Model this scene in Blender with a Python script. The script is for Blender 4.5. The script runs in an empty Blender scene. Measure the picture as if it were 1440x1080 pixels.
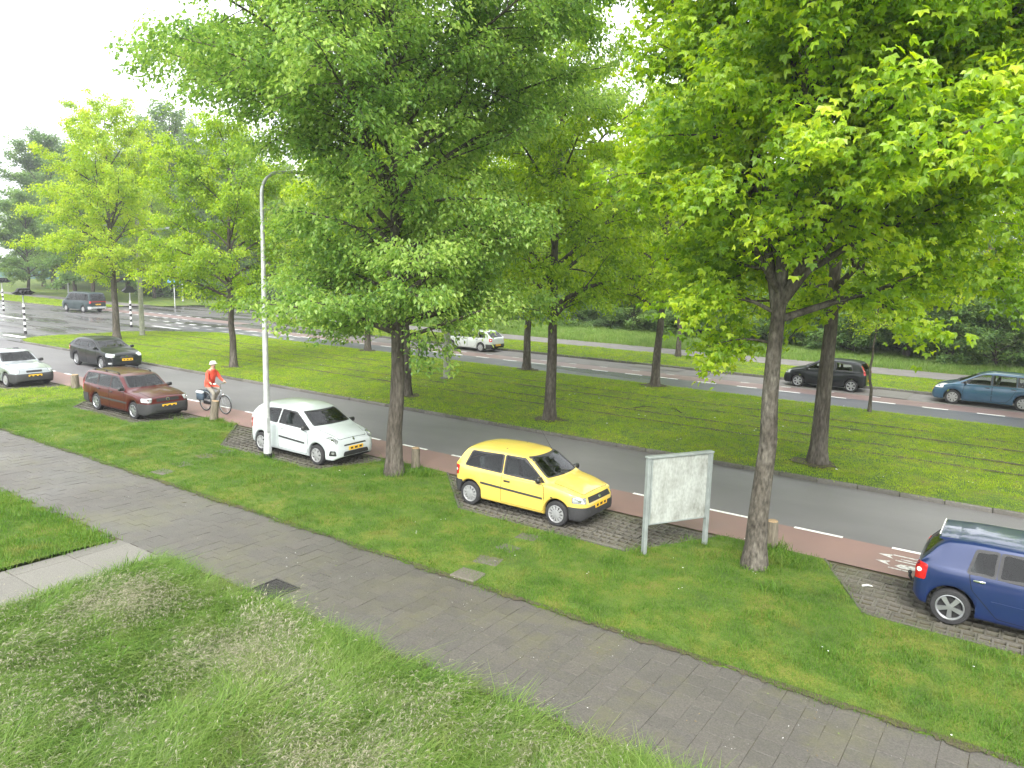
import bpy, bmesh, math, random
import numpy as np
from mathutils import Vector, Matrix
from mathutils.bvhtree import BVHTree

SC = bpy.context.scene
COL = SC.collection
PI = math.pi
R = math.radians

# ------------------------------------------------------------------ camera
CAM_H = 5.5
cd = bpy.data.cameras.new('camera')
cam = bpy.data.objects.new('camera', cd)
COL.objects.link(cam)
_M = Matrix(((0.81756913, -0.10996544, 0.56523298),
             (0.57521251, 0.11049919, -0.81050632),
             (0.0266699, 0.98777403, 0.15359422)))
cam.matrix_world = Matrix.Translation((0, 0, CAM_H)) @ _M.to_4x4()
cd.sensor_width = 36.0
cd.lens = 1064.0 / 1440.0 * 36.0
cd.clip_start = 0.05
cd.clip_end = 3000.0
SC.camera = cam

# ------------------------------------------------------------------ world, sun, exposure
SUN_EL, SUN_AZ = R(42), R(152)          # azimuth measured from +y, clockwise
wd = bpy.data.worlds.new('World')
SC.world = wd
wd.use_nodes = True
nt = wd.node_tree
nt.nodes.clear()
sky = nt.nodes.new('ShaderNodeTexSky')
sky.sky_type = 'NISHITA'
sky.sun_disc = False
sky.sun_elevation = SUN_EL
sky.sun_rotation = SUN_AZ
sky.air_density = 1.0
sky.dust_density = 6.0
sky.ozone_density = 1.0
hsv = nt.nodes.new('ShaderNodeHueSaturation')      # thin bright overcast: the sky has lost most of its blue
hsv.inputs['Saturation'].default_value = 0.22
cloud = nt.nodes.new('ShaderNodeMix'); cloud.data_type = 'RGBA'      # even cloud veil over the clear sky
cloud.inputs[0].default_value = 0.72
cloud.inputs[7].default_value = (6.3, 6.5, 6.7, 1)
bgn = nt.nodes.new('ShaderNodeBackground')
bgn.inputs['Strength'].default_value = 0.15
wo = nt.nodes.new('ShaderNodeOutputWorld')
nt.links.new(sky.outputs[0], hsv.inputs['Color'])
nt.links.new(hsv.outputs[0], cloud.inputs[6]); nt.links.new(cloud.outputs[2], bgn.inputs['Color'])
nt.links.new(bgn.outputs[0], wo.inputs['Surface'])

sl = bpy.data.lights.new('sun', 'SUN')
sl.energy = 1.5
sl.angle = R(32)
sl.color = (1.0, 0.965, 0.90)
so = bpy.data.objects.new('sun', sl)
COL.objects.link(so)
_sd = Vector((math.sin(SUN_AZ) * math.cos(SUN_EL), math.cos(SUN_AZ) * math.cos(SUN_EL), math.sin(SUN_EL)))
so.rotation_euler = _sd.to_track_quat('Z', 'Y').to_euler()

SC.view_settings.view_transform = 'Standard'
SC.view_settings.look = 'None'
SC.view_settings.exposure = 1.7
SC.view_settings.gamma = 1.0
SC.view_settings.use_curve_mapping = False
try:
    SC.cycles.max_bounces = 8
    SC.cycles.diffuse_bounces = 5
    SC.cycles.glossy_bounces = 3
    SC.cycles.transmission_bounces = 5
    SC.cycles.transparent_max_bounces = 8
    SC.cycles.use_denoising = True
except Exception:
    pass

# ------------------------------------------------------------------ helpers
def props(o, label=None, cat=None, group=None, kind=None):
    if label: o['label'] = label
    if cat: o['category'] = cat
    if group: o['group'] = group
    if kind: o['kind'] = kind
    return o

def fast_mesh(name, verts, faces, smooth=False):
    """verts Nx3, faces MxK (uniform K) numpy arrays"""
    me = bpy.data.meshes.new(name)
    v = np.asarray(verts, dtype=np.float32)
    f = np.asarray(faces, dtype=np.int32)
    k = f.shape[1]
    me.vertices.add(len(v)); me.vertices.foreach_set('co', v.ravel())
    me.loops.add(f.size); me.loops.foreach_set('vertex_index', f.ravel())
    me.polygons.add(len(f))
    me.polygons.foreach_set('loop_start', np.arange(0, f.size, k, dtype=np.int32))
    me.polygons.foreach_set('use_smooth', np.full(len(f), bool(smooth), dtype=bool))
    me.update(calc_edges=True)
    return me

def link(name, me, mat=None, parent=None, loc=None, rotz=0.0):
    o = bpy.data.objects.new(name, me)
    COL.objects.link(o)
    if mat is not None and me is not None:
        mats = mat if isinstance(mat, (list, tuple)) else [mat]
        if len(me.materials) == 0:
            for m in mats: me.materials.append(m)
    if parent: o.parent = parent
    if loc is not None: o.location = loc
    if rotz: o.rotation_euler = (0, 0, rotz)
    return o

def empty(name, loc, rotz=0.0):
    o = bpy.data.objects.new(name, None)
    COL.objects.link(o)
    o.location = loc
    o.rotation_euler = (0, 0, rotz)
    o.empty_display_size = 0.3
    return o

def bm_obj(name, bm, mat, parent=None, smooth=None, loc=None, rotz=0.0):
    me = bpy.data.meshes.new(name)
    bmesh.ops.recalc_face_normals(bm, faces=bm.faces)
    bm.to_mesh(me); bm.free()
    if smooth is not None:
        me.polygons.foreach_set('use_smooth', np.ones(len(me.polygons), dtype=bool))
        me.set_sharp_from_angle(angle=R(smooth))
    return link(name, me, mat, parent, loc, rotz)

def add_box(bm, c, s, rz=0.0, bevel=0.0, tilt=None):
    m = Matrix.Translation(c) @ Matrix.Rotation(rz, 4, 'Z')
    if tilt is not None: m = m @ tilt.to_4x4()
    r = bmesh.ops.create_cube(bm, size=1.0, matrix=m @ Matrix.Diagonal((s[0], s[1], s[2], 1)))
    if bevel > 0:
        es = set()
        for v in r['verts']:
            for e in v.link_edges: es.add(e)
        bmesh.ops.bevel(bm, geom=list(es), offset=bevel, segments=1, affect='EDGES')

def add_tube(bm, pts, radii, n=8, caps=True):
    pts = [Vector(p) for p in pts]
    if not isinstance(radii, (list, tuple)): radii = [radii] * len(pts)
    rings = []
    up = None
    for i, p in enumerate(pts):
        d = (pts[min(i + 1, len(pts) - 1)] - pts[max(i - 1, 0)])
        if d.length < 1e-9: d = Vector((0, 0, 1))
        d.normalize()
        if up is None:
            up = Vector((0, 0, 1)) if abs(d.z) < .9 else Vector((1, 0, 0))
        a = d.cross(up)
        if a.length < 1e-6: a = d.orthogonal()
        a.normalize(); b = d.cross(a).normalized()
        up = b.cross(d) if False else -b if b.dot(up) < 0 else b
        rings.append([bm.verts.new(p + (a * math.cos(2 * PI * k / n) + b * math.sin(2 * PI * k / n)) * radii[i]) for k in range(n)])
        a0 = a
    for r0, r1 in zip(rings[:-1], rings[1:]):
        # align start
        best = min(range(n), key=lambda s: (r0[0].co - r1[s].co).length)
        o1 = 1 if (r0[1].co - r1[(best + 1) % n].co).length < (r0[1].co - r1[(best - 1) % n].co).length else -1
        for k in range(n):
            bm.faces.new((r0[k], r0[(k + 1) % n], r1[(best + o1 * (k + 1)) % n], r1[(best + o1 * k) % n]))
    if caps:
        bm.faces.new(rings[0]); bm.faces.new(rings[-1])

def add_lathe(bm, prof, n=24, m=None):
    """prof = [(r,z)...] spun about Z"""
    m = m or Matrix.Identity(4)
    rings = []
    for r, z in prof:
        if r < 1e-6:
            rings.append([bm.verts.new(m @ Vector((0, 0, z)))])
        else:
            rings.append([bm.verts.new(m @ Vector((r * math.cos(2 * PI * k / n), r * math.sin(2 * PI * k / n), z))) for k in range(n)])
    for a, b in zip(rings[:-1], rings[1:]):
        for k in range(n):
            k2 = (k + 1) % n
            if len(a) == 1 and len(b) > 1: bm.faces.new((a[0], b[k], b[k2]))
            elif len(b) == 1 and len(a) > 1: bm.faces.new((a[k], a[k2], b[0]))
            elif len(a) > 1: bm.faces.new((a[k], a[k2], b[k2], b[k]))

# ------------------------------------------------------------------ materials
def new_mat(name):
    m = bpy.data.materials.new(name)
    m.use_nodes = True
    t = m.node_tree
    b = t.nodes.get('Principled BSDF')
    return m, t, b

def N(t, typ, **kw):
    n = t.nodes.new(typ)
    for k, v in kw.items(): setattr(n, k, v)
    return n

def plain(name, col, rough=0.5, metal=0.0, coat=0.0, spec=0.5, noise=0.0, nscale=8.0, bump=0.0, bscale=40.0):
    m, t, b = new_mat(name)
    b.inputs['Base Color'].default_value = (*col, 1)
    b.inputs['Roughness'].default_value = rough
    b.inputs['Metallic'].default_value = metal
    b.inputs['Coat Weight'].default_value = coat
    b.inputs['Coat Roughness'].default_value = 0.04
    b.inputs['Specular IOR Level'].default_value = spec
    if noise > 0 or bump > 0:
        tc = N(t, 'ShaderNodeTexCoord')
    if noise > 0:
        nz = N(t, 'ShaderNodeTexNoise'); nz.inputs['Scale'].default_value = nscale; nz.inputs['Detail'].default_value = 6
        mp = N(t, 'ShaderNodeMapRange'); mp.inputs[1].default_value = .3; mp.inputs[2].default_value = .7
        mp.inputs[3].default_value = 1 - noise; mp.inputs[4].default_value = 1 + noise
        mx = N(t, 'ShaderNodeVectorMath', operation='SCALE'); mx.inputs[0].default_value = col
        t.links.new(tc.outputs['Object'], nz.inputs['Vector']); t.links.new(nz.outputs['Fac'], mp.inputs[0])
        t.links.new(mp.outputs[0], mx.inputs['Scale']); t.links.new(mx.outputs[0], b.inputs['Base Color'])
    if bump > 0:
        n2 = N(t, 'ShaderNodeTexNoise'); n2.inputs['Scale'].default_value = bscale; n2.inputs['Detail'].default_value = 8
        bp = N(t, 'ShaderNodeBump'); bp.inputs['Strength'].default_value = bump; bp.inputs['Distance'].default_value = .02
        t.links.new(tc.outputs['Object'], n2.inputs['Vector']); t.links.new(n2.outputs['Fac'], bp.inputs['Height'])
        t.links.new(bp.outputs[0], b.inputs['Normal'])
    return m

def ramp_mat(name, stops, scale=1.0, detail=8, rough=0.9, coords='Object', stretch=None, bump=0.3, bscale=30, bdist=.02,
             fine=0.0, fscale=60, spec=.3, rough_var=None, dist=0.0):
    """noise -> colour ramp, plus finer noise multiplied, plus bump"""
    m, t, b = new_mat(name)
    tc = N(t, 'ShaderNodeTexCoord')
    vec = tc.outputs[coords]
    if stretch:
        mpn = N(t, 'ShaderNodeMapping'); mpn.inputs['Scale'].default_value = stretch
        t.links.new(vec, mpn.inputs['Vector']); vec = mpn.outputs[0]
    nz = N(t, 'ShaderNodeTexNoise'); nz.inputs['Scale'].default_value = scale; nz.inputs['Detail'].default_value = detail
    nz.inputs['Roughness'].default_value = .62; nz.inputs['Distortion'].default_value = dist
    t.links.new(vec, nz.inputs['Vector'])
    cr = N(t, 'ShaderNodeValToRGB')
    el = cr.color_ramp.elements
    while len(el) < len(stops): el.new(.5)
    for e, (p, c) in zip(el, stops):
        e.position = p; e.color = (*c, 1)
    t.links.new(nz.outputs['Fac'], cr.inputs['Fac'])
    out = cr.outputs['Color']
    if fine > 0:
        n3 = N(t, 'ShaderNodeTexNoise'); n3.inputs['Scale'].default_value = fscale; n3.inputs['Detail'].default_value = 4
        t.links.new(vec, n3.inputs['Vector'])
        mp = N(t, 'ShaderNodeMapRange'); mp.inputs[1].default_value = .3; mp.inputs[2].default_value = .7
        mp.inputs[3].default_value = 1 - fine; mp.inputs[4].default_value = 1 + fine
        t.links.new(n3.outputs['Fac'], mp.inputs[0])
        mx = N(t, 'ShaderNodeVectorMath', operation='SCALE')
        t.links.new(out, mx.inputs[0]); t.links.new(mp.outputs[0], mx.inputs['Scale']); out = mx.outputs[0]
    t.links.new(out, b.inputs['Base Color'])
    b.inputs['Roughness'].default_value = rough
    b.inputs['Specular IOR Level'].default_value = spec
    if rough_var:
        n4 = N(t, 'ShaderNodeTexNoise'); n4.inputs['Scale'].default_value = rough_var[2]; n4.inputs['Detail'].default_value = 5
        t.links.new(vec, n4.inputs['Vector'])
        m4 = N(t, 'ShaderNodeMapRange'); m4.inputs[1].default_value = .35; m4.inputs[2].default_value = .65
        m4.inputs[3].default_value = rough_var[0]; m4.inputs[4].default_value = rough_var[1]
        t.links.new(n4.outputs['Fac'], m4.inputs[0]); t.links.new(m4.outputs[0], b.inputs['Roughness'])
    if bump > 0:
        n2 = N(t, 'ShaderNodeTexNoise'); n2.inputs['Scale'].default_value = bscale; n2.inputs['Detail'].default_value = 8
        t.links.new(vec, n2.inputs['Vector'])
        bp = N(t, 'ShaderNodeBump'); bp.inputs['Strength'].default_value = bump; bp.inputs['Distance'].default_value = bdist
        t.links.new(n2.outputs['Fac'], bp.inputs['Height']); t.links.new(bp.outputs[0], b.inputs['Normal'])
    return m

def attr_leaf(name, stops, trans=0.45, gloss=.03, attr='tone', patch=None):
    """leaf / blade material: colour from the per-leaf 'tone' attribute, reflecting and letting light through"""
    m = bpy.data.materials.new(name); m.use_nodes = True
    t = m.node_tree; t.nodes.clear()
    out = N(t, 'ShaderNodeOutputMaterial')
    at = N(t, 'ShaderNodeAttribute'); at.attribute_name = attr
    cr = N(t, 'ShaderNodeValToRGB'); el = cr.color_ramp.elements
    while len(el) < len(stops): el.new(.5)
    for e, (p, c) in zip(el, stops):
        e.position = p; e.color = (*c, 1)
    oi = N(t, 'ShaderNodeObjectInfo')
    ad = N(t, 'ShaderNodeMath', operation='MULTIPLY_ADD'); ad.inputs[1].default_value = .3; ad.inputs[2].default_value = -.15
    a2 = N(t, 'ShaderNodeMath', operation='ADD')
    t.links.new(oi.outputs['Random'], ad.inputs[0]); t.links.new(ad.outputs[0], a2.inputs[0])
    t.links.new(at.outputs['Fac'], a2.inputs[1]); t.links.new(a2.outputs[0], cr.inputs['Fac'])
    df = N(t, 'ShaderNodeBsdfDiffuse'); tr = N(t, 'ShaderNodeBsdfTranslucent'); gl = N(t, 'ShaderNodeBsdfGlossy')
    gl.inputs['Roughness'].default_value = .45
    gl.inputs['Color'].default_value = (.8, .85, .8, 1)
    tc = N(t, 'ShaderNodeHueSaturation'); tc.inputs['Saturation'].default_value = 1.08; tc.inputs['Value'].default_value = 1.35
    tc.inputs['Hue'].default_value = .487
    cout = cr.outputs[0]
    if patch:                                   # growth differs from place to place: lusher, yellower and dry spots
        ge = N(t, 'ShaderNodeNewGeometry')
        na = N(t, 'ShaderNodeTexNoise'); na.inputs['Scale'].default_value = patch[0]; na.inputs['Detail'].default_value = 6; na.inputs['Roughness'].default_value = .65
        t.links.new(ge.outputs['Position'], na.inputs['Vector'])
        ma = N(t, 'ShaderNodeMath', operation='MULTIPLY_ADD'); ma.inputs[1].default_value = patch[1]; ma.inputs[2].default_value = -patch[1] / 2
        t.links.new(na.outputs['Fac'], ma.inputs[0])
        a3 = N(t, 'ShaderNodeMath', operation='ADD'); t.links.new(a2.outputs[0], a3.inputs[0]); t.links.new(ma.outputs[0], a3.inputs[1])
        t.links.new(a3.outputs[0], cr.inputs['Fac'])
        nb_ = N(t, 'ShaderNodeTexNoise'); nb_.inputs['Scale'].default_value = patch[0] * 1.7; nb_.inputs['Detail'].default_value = 7; nb_.inputs['Roughness'].default_value = .7
        mpn_ = N(t, 'ShaderNodeMapping'); mpn_.inputs['Location'].default_value = (13.1, 4.7, 0)
        t.links.new(ge.outputs['Position'], mpn_.inputs['Vector']); t.links.new(mpn_.outputs[0], nb_.inputs['Vector'])
        mb_ = N(t, 'ShaderNodeMapRange'); mb_.inputs[1].default_value = .54; mb_.inputs[2].default_value = .72; mb_.inputs[3].default_value = 0; mb_.inputs[4].default_value = patch[2]
        t.links.new(nb_.outputs['Fac'], mb_.inputs[0])
        mx_ = N(t, 'ShaderNodeMix', data_type='RGBA'); mx_.inputs[7].default_value = (*patch[3], 1)
        t.links.new(mb_.outputs[0], mx_.inputs[0]); t.links.new(cout, mx_.inputs[6]); cout = mx_.outputs[2]
    t.links.new(cout, df.inputs['Color']); t.links.new(cout, tc.inputs['Color'])
    t.links.new(tc.outputs[0], tr.inputs['Color'])
    m1 = N(t, 'ShaderNodeMixShader'); m1.inputs[0].default_value = trans
    m2 = N(t, 'ShaderNodeMixShader'); m2.inputs[0].default_value = gloss
    t.links.new(df.outputs[0], m1.inputs[1]); t.links.new(tr.outputs[0], m1.inputs[2])
    t.links.new(m1.outputs[0], m2.inputs[1]); t.links.new(gl.outputs[0], m2.inputs[2])
    t.links.new(m2.outputs[0], out.inputs['Surface'])
    return m

def piece_mat(name, cols, rough=.8, noise_scale=14, bump=.3, rough_var=None, attr=None, speck=.25, moss=None):
    """paver / slab material: each piece its own tone (object random or the 'tone' attribute) with grain"""
    m, t, b = new_mat(name)
    tc = N(t, 'ShaderNodeTexCoord')
    geo = N(t, 'ShaderNodeNewGeometry')
    if attr:
        src = N(t, 'ShaderNodeAttribute'); src.attribute_name = attr; fac = src.outputs['Fac']
    else:
        src = N(t, 'ShaderNodeObjectInfo'); fac = src.outputs['Random']
    cr = N(t, 'ShaderNodeValToRGB'); el = cr.color_ramp.elements
    while len(el) < len(cols): el.new(.5)
    for i, (e, c) in enumerate(zip(el, cols)):
        e.position = i / (len(cols) - 1); e.color = (*c, 1)
    t.links.new(fac, cr.inputs['Fac'])
    nz = N(t, 'ShaderNodeTexNoise'); nz.inputs['Scale'].default_value = noise_scale; nz.inputs['Detail'].default_value = 9
    nz.inputs['Roughness'].default_value = .7
    t.links.new(geo.outputs['Position'], nz.inputs['Vector'])
    mp = N(t, 'ShaderNodeMapRange'); mp.inputs[1].default_value = .25; mp.inputs[2].default_value = .75
    mp.inputs[3].default_value = 1 - speck; mp.inputs[4].default_value = 1 + speck
    t.links.new(nz.outputs['Fac'], mp.inputs[0])
    mx = N(t, 'ShaderNodeVectorMath', operation='SCALE')
    t.links.new(cr.outputs[0], mx.inputs[0]); t.links.new(mp.outputs[0], mx.inputs['Scale'])
    out = mx.outputs[0]
    if moss:
        n5 = N(t, 'ShaderNodeTexNoise'); n5.inputs['Scale'].default_value = .55; n5.inputs['Detail'].default_value = 7
        n5.inputs['Roughness'].default_value = .7
        t.links.new(geo.outputs['Position'], n5.inputs['Vector'])
        m5 = N(t, 'ShaderNodeMapRange'); m5.inputs[1].default_value = .48; m5.inputs[2].default_value = .72
        m5.inputs[3].default_value = 0; m5.inputs[4].default_value = moss[1]
        t.links.new(n5.outputs['Fac'], m5.inputs[0])
        mm = N(t, 'ShaderNodeMix', data_type='RGBA')
        t.links.new(m5.outputs[0], mm.inputs[0]); t.links.new(out, mm.inputs[6]); mm.inputs[7].default_value = (*moss[0], 1)
        out = mm.outputs[2]
    t.links.new(out, b.inputs['Base Color'])
    b.inputs['Roughness'].default_value = rough
    if rough_var:
        n4 = N(t, 'ShaderNodeTexNoise'); n4.inputs['Scale'].default_value = rough_var[2]; n4.inputs['Detail'].default_value = 5
        t.links.new(geo.outputs['Position'], n4.inputs['Vector'])
        m4 = N(t, 'ShaderNodeMapRange'); m4.inputs[1].default_value = .35; m4.inputs[2].default_value = .65
        m4.inputs[3].default_value = rough_var[0]; m4.inputs[4].default_value = rough_var[1]
        t.links.new(n4.outputs['Fac'], m4.inputs[0]); t.links.new(m4.outputs[0], b.inputs['Roughness'])
    if bump > 0:
        n2 = N(t, 'ShaderNodeTexNoise'); n2.inputs['Scale'].default_value = 120; n2.inputs['Detail'].default_value = 6
        t.links.new(geo.outputs['Position'], n2.inputs['Vector'])
        bp = N(t, 'ShaderNodeBump'); bp.inputs['Strength'].default_value = bump; bp.inputs['Distance'].default_value = .006
        t.links.new(n2.outputs['Fac'], bp.inputs['Height']); t.links.new(bp.outputs[0], b.inputs['Normal'])
    return m

M = {}
M['soil'] = ramp_mat('soil', [(.3, (.045, .038, .022)), (.55, (.08, .068, .04)), (.75, (.07, .085, .03))], scale=6, bump=.6, bscale=60, fine=.3)
M['lawn_soil'] = ramp_mat('lawn_ground', [(.32, (.050, .092, .013)), (.48, (.080, .132, .017)), (.60, (.128, .152, .021)), (.75, (.14, .125, .040))],
                          scale=1.1, bump=.7, bscale=70, fine=.35, fscale=45, bdist=.03)
M['far_ground'] = ramp_mat('far_ground', [(.3, (.06, .105, .018)), (.6, (.105, .15, .025)), (.8, (.14, .16, .035))], scale=.4, bump=.5, bscale=20, fine=.3, fscale=9)
M['asphalt'] = ramp_mat('asphalt', [(.25, (.110, .106, .110)), (.5, (.135, .130, .132)), (.75, (.160, .153, .154))], scale=.35, detail=10,
                        rough=.5, bump=.35, bscale=160, bdist=.006, fine=.18, fscale=90, spec=.4, rough_var=(.48, .70, .22), stretch=(.5, 1, 1))
M['wet_asphalt'] = ramp_mat('wet_asphalt', [(.25, (.065, .065, .068)), (.5, (.095, .090, .088)), (.75, (.135, .125, .118))], scale=.5, detail=10,
                            rough=.3, bump=.25, bscale=120, bdist=.005, fine=.2, fscale=60, spec=.55, rough_var=(.10, .55, .35), stretch=(.35, 1.2, 1))
M['far_asphalt'] = ramp_mat('far_asphalt', [(.25, (.062, .064, .074)), (.5, (.080, .082, .092)), (.75, (.098, .10, .108))], scale=.35, detail=10,
                            rough=.4, bump=.25, bscale=120, bdist=.005, fine=.15, fscale=70, spec=.55, rough_var=(.25, .5, .2), stretch=(.4, 1, 1))
M['red_lane'] = ramp_mat('red_asphalt', [(.25, (.165, .108, .096)), (.5, (.205, .128, .112)), (.75, (.24, .150, .130))], scale=.6, detail=10,
                         rough=.6, bump=.35, bscale=160, bdist=.006, fine=.2, fscale=90, spec=.5, rough_var=(.5, .75, .3))
M['red_far'] = ramp_mat('red_far_asphalt', [(.25, (.155, .105, .098)), (.5, (.19, .128, .118)), (.75, (.21, .15, .136))], scale=.6, detail=10,
                        rough=.45, bump=.25, bscale=100, bdist=.005, fine=.2, fscale=70, spec=.5)
M['paint'] = ramp_mat('road_paint', [(.30, (.42, .42, .41)), (.42, (.72, .72, .70)), (.7, (.80, .80, .78))], scale=9, detail=8, rough=.6, bump=.1, bscale=80)
M['old_paint'] = ramp_mat('worn_road_paint', [(.35, (.20, .17, .165)), (.5, (.52, .51, .50)), (.7, (.66, .66, .64))], scale=14, detail=8, rough=.6, bump=.1, bscale=80)
M['far_path'] = ramp_mat('far_pavement', [(.3, (.13, .12, .115)), (.6, (.175, .165, .155)), (.8, (.20, .19, .175))], scale=1.4, bump=.2, bscale=40, fine=.15, fscale=30, rough=.7)
M['tile'] = piece_mat('paving_tile', [(.077, .071, .062), (.083, .077, .067), (.090, .082, .071), (.080, .074, .066)], rough=.75, speck=.60, noise_scale=48, bump=.6,
                      rough_var=(.6, .8, .5), moss=((.115, .112, .050), .75))
M['tile_far'] = piece_mat('paving_tile_joined', [(.077, .071, .062), (.083, .077, .067), (.090, .082, .071), (.080, .074, .066)], rough=.75, speck=.60, noise_scale=48, bump=.6,
                          rough_var=(.45, .7, .5), attr='tone', moss=((.115, .112, .050), .5))
M['slab'] = piece_mat('exposed_aggregate', [(.125, .119, .104), (.15, .143, .125), (.165, .158, .138)], rough=.8, speck=.55, noise_scale=55, bump=.8)
M['grass_paver'] = piece_mat('grass_paver', [(.085, .079, .064), (.105, .098, .080), (.125, .117, .098)], rough=.85, speck=.4, noise_scale=22, moss=((.075, .085, .03), .7))
M['edging'] = piece_mat('edging_stone', [(.072, .066, .055), (.09, .083, .07), (.105, .098, .082)], rough=.85, speck=.35, noise_scale=20, moss=((.075, .085, .03), .6))
M['kerb'] = piece_mat('kerb_stone', [(.085, .080, .070), (.11, .104, .092), (.135, .128, .114)], rough=.8, speck=.35, noise_scale=12, moss=((.06, .065, .03), .7))
M['step'] = piece_mat('sunken_tile', [(.085, .08, .06), (.11, .10, .078), (.095, .09, .072)], rough=.85, speck=.4, noise_scale=15)
M['rail'] = plain('rail_steel', (.045, .036, .028), .5, .6)
M['bark'] = ramp_mat('bark', [(.30, (.043, .036, .029)), (.5, (.086, .076, .063)), (.66, (.122, .110, .093)), (.8, (.165, .154, .134))],
                     scale=5, stretch=(1, 1, .22), bump=1.0, bscale=14, bdist=.05, fine=.45, fscale=26, rough=.95, spec=.15)
M['bark_pale'] = ramp_mat('bark_pale', [(.30, (.045, .039, .031)), (.48, (.083, .074, .060)), (.62, (.118, .108, .090)), (.78, (.20, .19, .165))],
                          scale=4, stretch=(1, 1, .4), bump=1.0, bscale=12, bdist=.05, fine=.5, fscale=22, rough=.95, spec=.15)
M['bark_dark'] = ramp_mat('bark_dark', [(.3, (.040, .033, .027)), (.6, (.080, .068, .055)), (.8, (.115, .10, .085))],
                          scale=5, stretch=(1, 1, .22), bump=1.0, bscale=14, bdist=.04, fine=.4, fscale=26, rough=.95, spec=.15)
M['leaf_dark'] = attr_leaf('leaf_dark', [(.05, (.078, .172, .036)), (.4, (.185, .330, .062)), (.7, (.280, .43, .085)), (1, (.42, .55, .14))], .60)
M['leaf_bright'] = attr_leaf('leaf_bright', [(.05, (.13, .26, .015)), (.4, (.29, .46, .024)), (.7, (.44, .58, .034)), (1, (.57, .65, .07))], .60)
M['leaf_median'] = attr_leaf('leaf_median', [(.05, (.125, .235, .018)), (.4, (.245, .395, .028)), (.7, (.355, .490, .038)), (1, (.48, .57, .06))], .62)
M['leaf_far'] = attr_leaf('leaf_far', [(.05, (.070, .145, .045)), (.4, (.130, .235, .058)), (.7, (.190, .30, .070)), (1, (.26, .37, .085))], .48)
M['leaf_hedge'] = attr_leaf('leaf_hedge', [(.05, (.055, .11, .042)), (.4, (.10, .18, .062)), (.7, (.15, .24, .085)), (1, (.26, .35, .17))], .42)
M['blade'] = attr_leaf('grass_blade', [(.0, (.046, .118, .013)), (.4, (.082, .185, .019)), (.7, (.113, .215, .026)), (1, (.170, .24, .042))], .40, .012, patch=(.55, 1.3, .75, (.25, .21, .07)))
M['blade_lawn'] = attr_leaf('lawn_blade', [(.0, (.150, .265, .016)), (.4, (.235, .370, .020)), (.7, (.320, .440, .028)), (1, (.40, .45, .05))], .40, .012, patch=(.40, 1.2, .6, (.40, .34, .10)))
M['blade_tall'] = attr_leaf('tall_blade', [(.0, (.075, .150, .026)), (.4, (.135, .240, .042)), (.7, (.190, .295, .058)), (1, (.30, .36, .13))], .40, .02, patch=(.6, 1.2, .6, (.30, .29, .14)))
M['seed_stem'] = attr_leaf('seed_stem', [(.0, (.15, .175, .085)), (.5, (.235, .235, .140)), (1, (.36, .33, .24))], .30, .05)
M['wood_post'] = ramp_mat('weathered_wood', [(.3, (.09, .075, .055)), (.55, (.16, .14, .105)), (.8, (.24, .215, .17))], scale=7, stretch=(1, 1, .15), bump=.8, bscale=20, fine=.3, fscale=40)
M['wood_cut'] = plain('cut_wood', (.30, .21, .12), .9, noise=.3, nscale=30)
M['galv'] = plain('galvanised_steel', (.46, .47, .47), .5, .3, noise=.18, nscale=5, bump=.05, bscale=30)
M['pole_grey'] = plain('grey_pole', (.33, .345, .34), .5, .2, noise=.12, nscale=4)
M['concrete_pole'] = plain('concrete_pole', (.25, .255, .20), .85, noise=.2, nscale=6, bump=.2, bscale=40)
M['frame_grey'] = plain('painted_frame', (.21, .235, .225), .55, .1, noise=.16, nscale=6)
M['board'] = ramp_mat('stained_board', [(.28, (.12, .122, .105)), (.44, (.27, .285, .26)), (.6, (.33, .35, .325)), (.8, (.37, .39, .365))], scale=3.4, detail=9, stretch=(1, 1, .55),
                      rough=.6, bump=.05, fine=.15, fscale=25)
M['iron'] = plain('cast_iron', (.055, .052, .050), .55, .5, noise=.3, nscale=20, bump=.3, bscale=60)
M['black'] = plain('black_plastic', (.018, .018, .019), .45)
M['trim'] = plain('dark_trim', (.030, .030, .032), .6, noise=.15, nscale=20)
M['under'] = plain('underside', (.010, .010, .010), .9)
M['gap'] = plain('shut_line', (.006, .006, .006), .9)
M['rubber'] = plain('tyre_rubber', (.020, .020, .021), .8, noise=.25, nscale=25)
M['alloy'] = plain('alloy_wheel', (.36, .37, .38), .35, .75, noise=.1, nscale=9)
M['cap'] = plain('wheel_cover', (.30, .305, .305), .45, .35, noise=.16, nscale=12)
M['hub_dark'] = plain('wheel_recess', (.015, .015, .015), .8)
M['glass'] = plain('car_glass', (.026, .034, .034), .03, 0, 0, .42, noise=.9, nscale=2.6)
M['glass_clear'] = plain('car_glass_light', (.075, .088, .084), .05, 0, 0, .7)
def clear_glass(name, tint):
    m = bpy.data.materials.new(name); m.use_nodes = True; t = m.node_tree; t.nodes.clear()
    o = N(t, 'ShaderNodeOutputMaterial'); tr = N(t, 'ShaderNodeBsdfTransparent'); gl = N(t, 'ShaderNodeBsdfGlossy'); fr = N(t, 'ShaderNodeFresnel'); mx = N(t, 'ShaderNodeMixShader')
    tr.inputs['Color'].default_value = (*tint, 1); gl.inputs['Roughness'].default_value = .02; fr.inputs['IOR'].default_value = 1.5
    t.links.new(fr.outputs[0], mx.inputs[0]); t.links.new(tr.outputs[0], mx.inputs[1]); t.links.new(gl.outputs[0], mx.inputs[2]); t.links.new(mx.outputs[0], o.inputs['Surface'])
    return m
M['pane'] = clear_glass('window_pane', (.60, .68, .66))
M['pane_clear'] = clear_glass('window_pane_clear', (.80, .86, .84))
M['seat'] = plain('seat_cloth', (.060, .062, .066), .9, noise=.25, nscale=15)
M['dash'] = plain('dashboard', (.035, .036, .038), .7)
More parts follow.
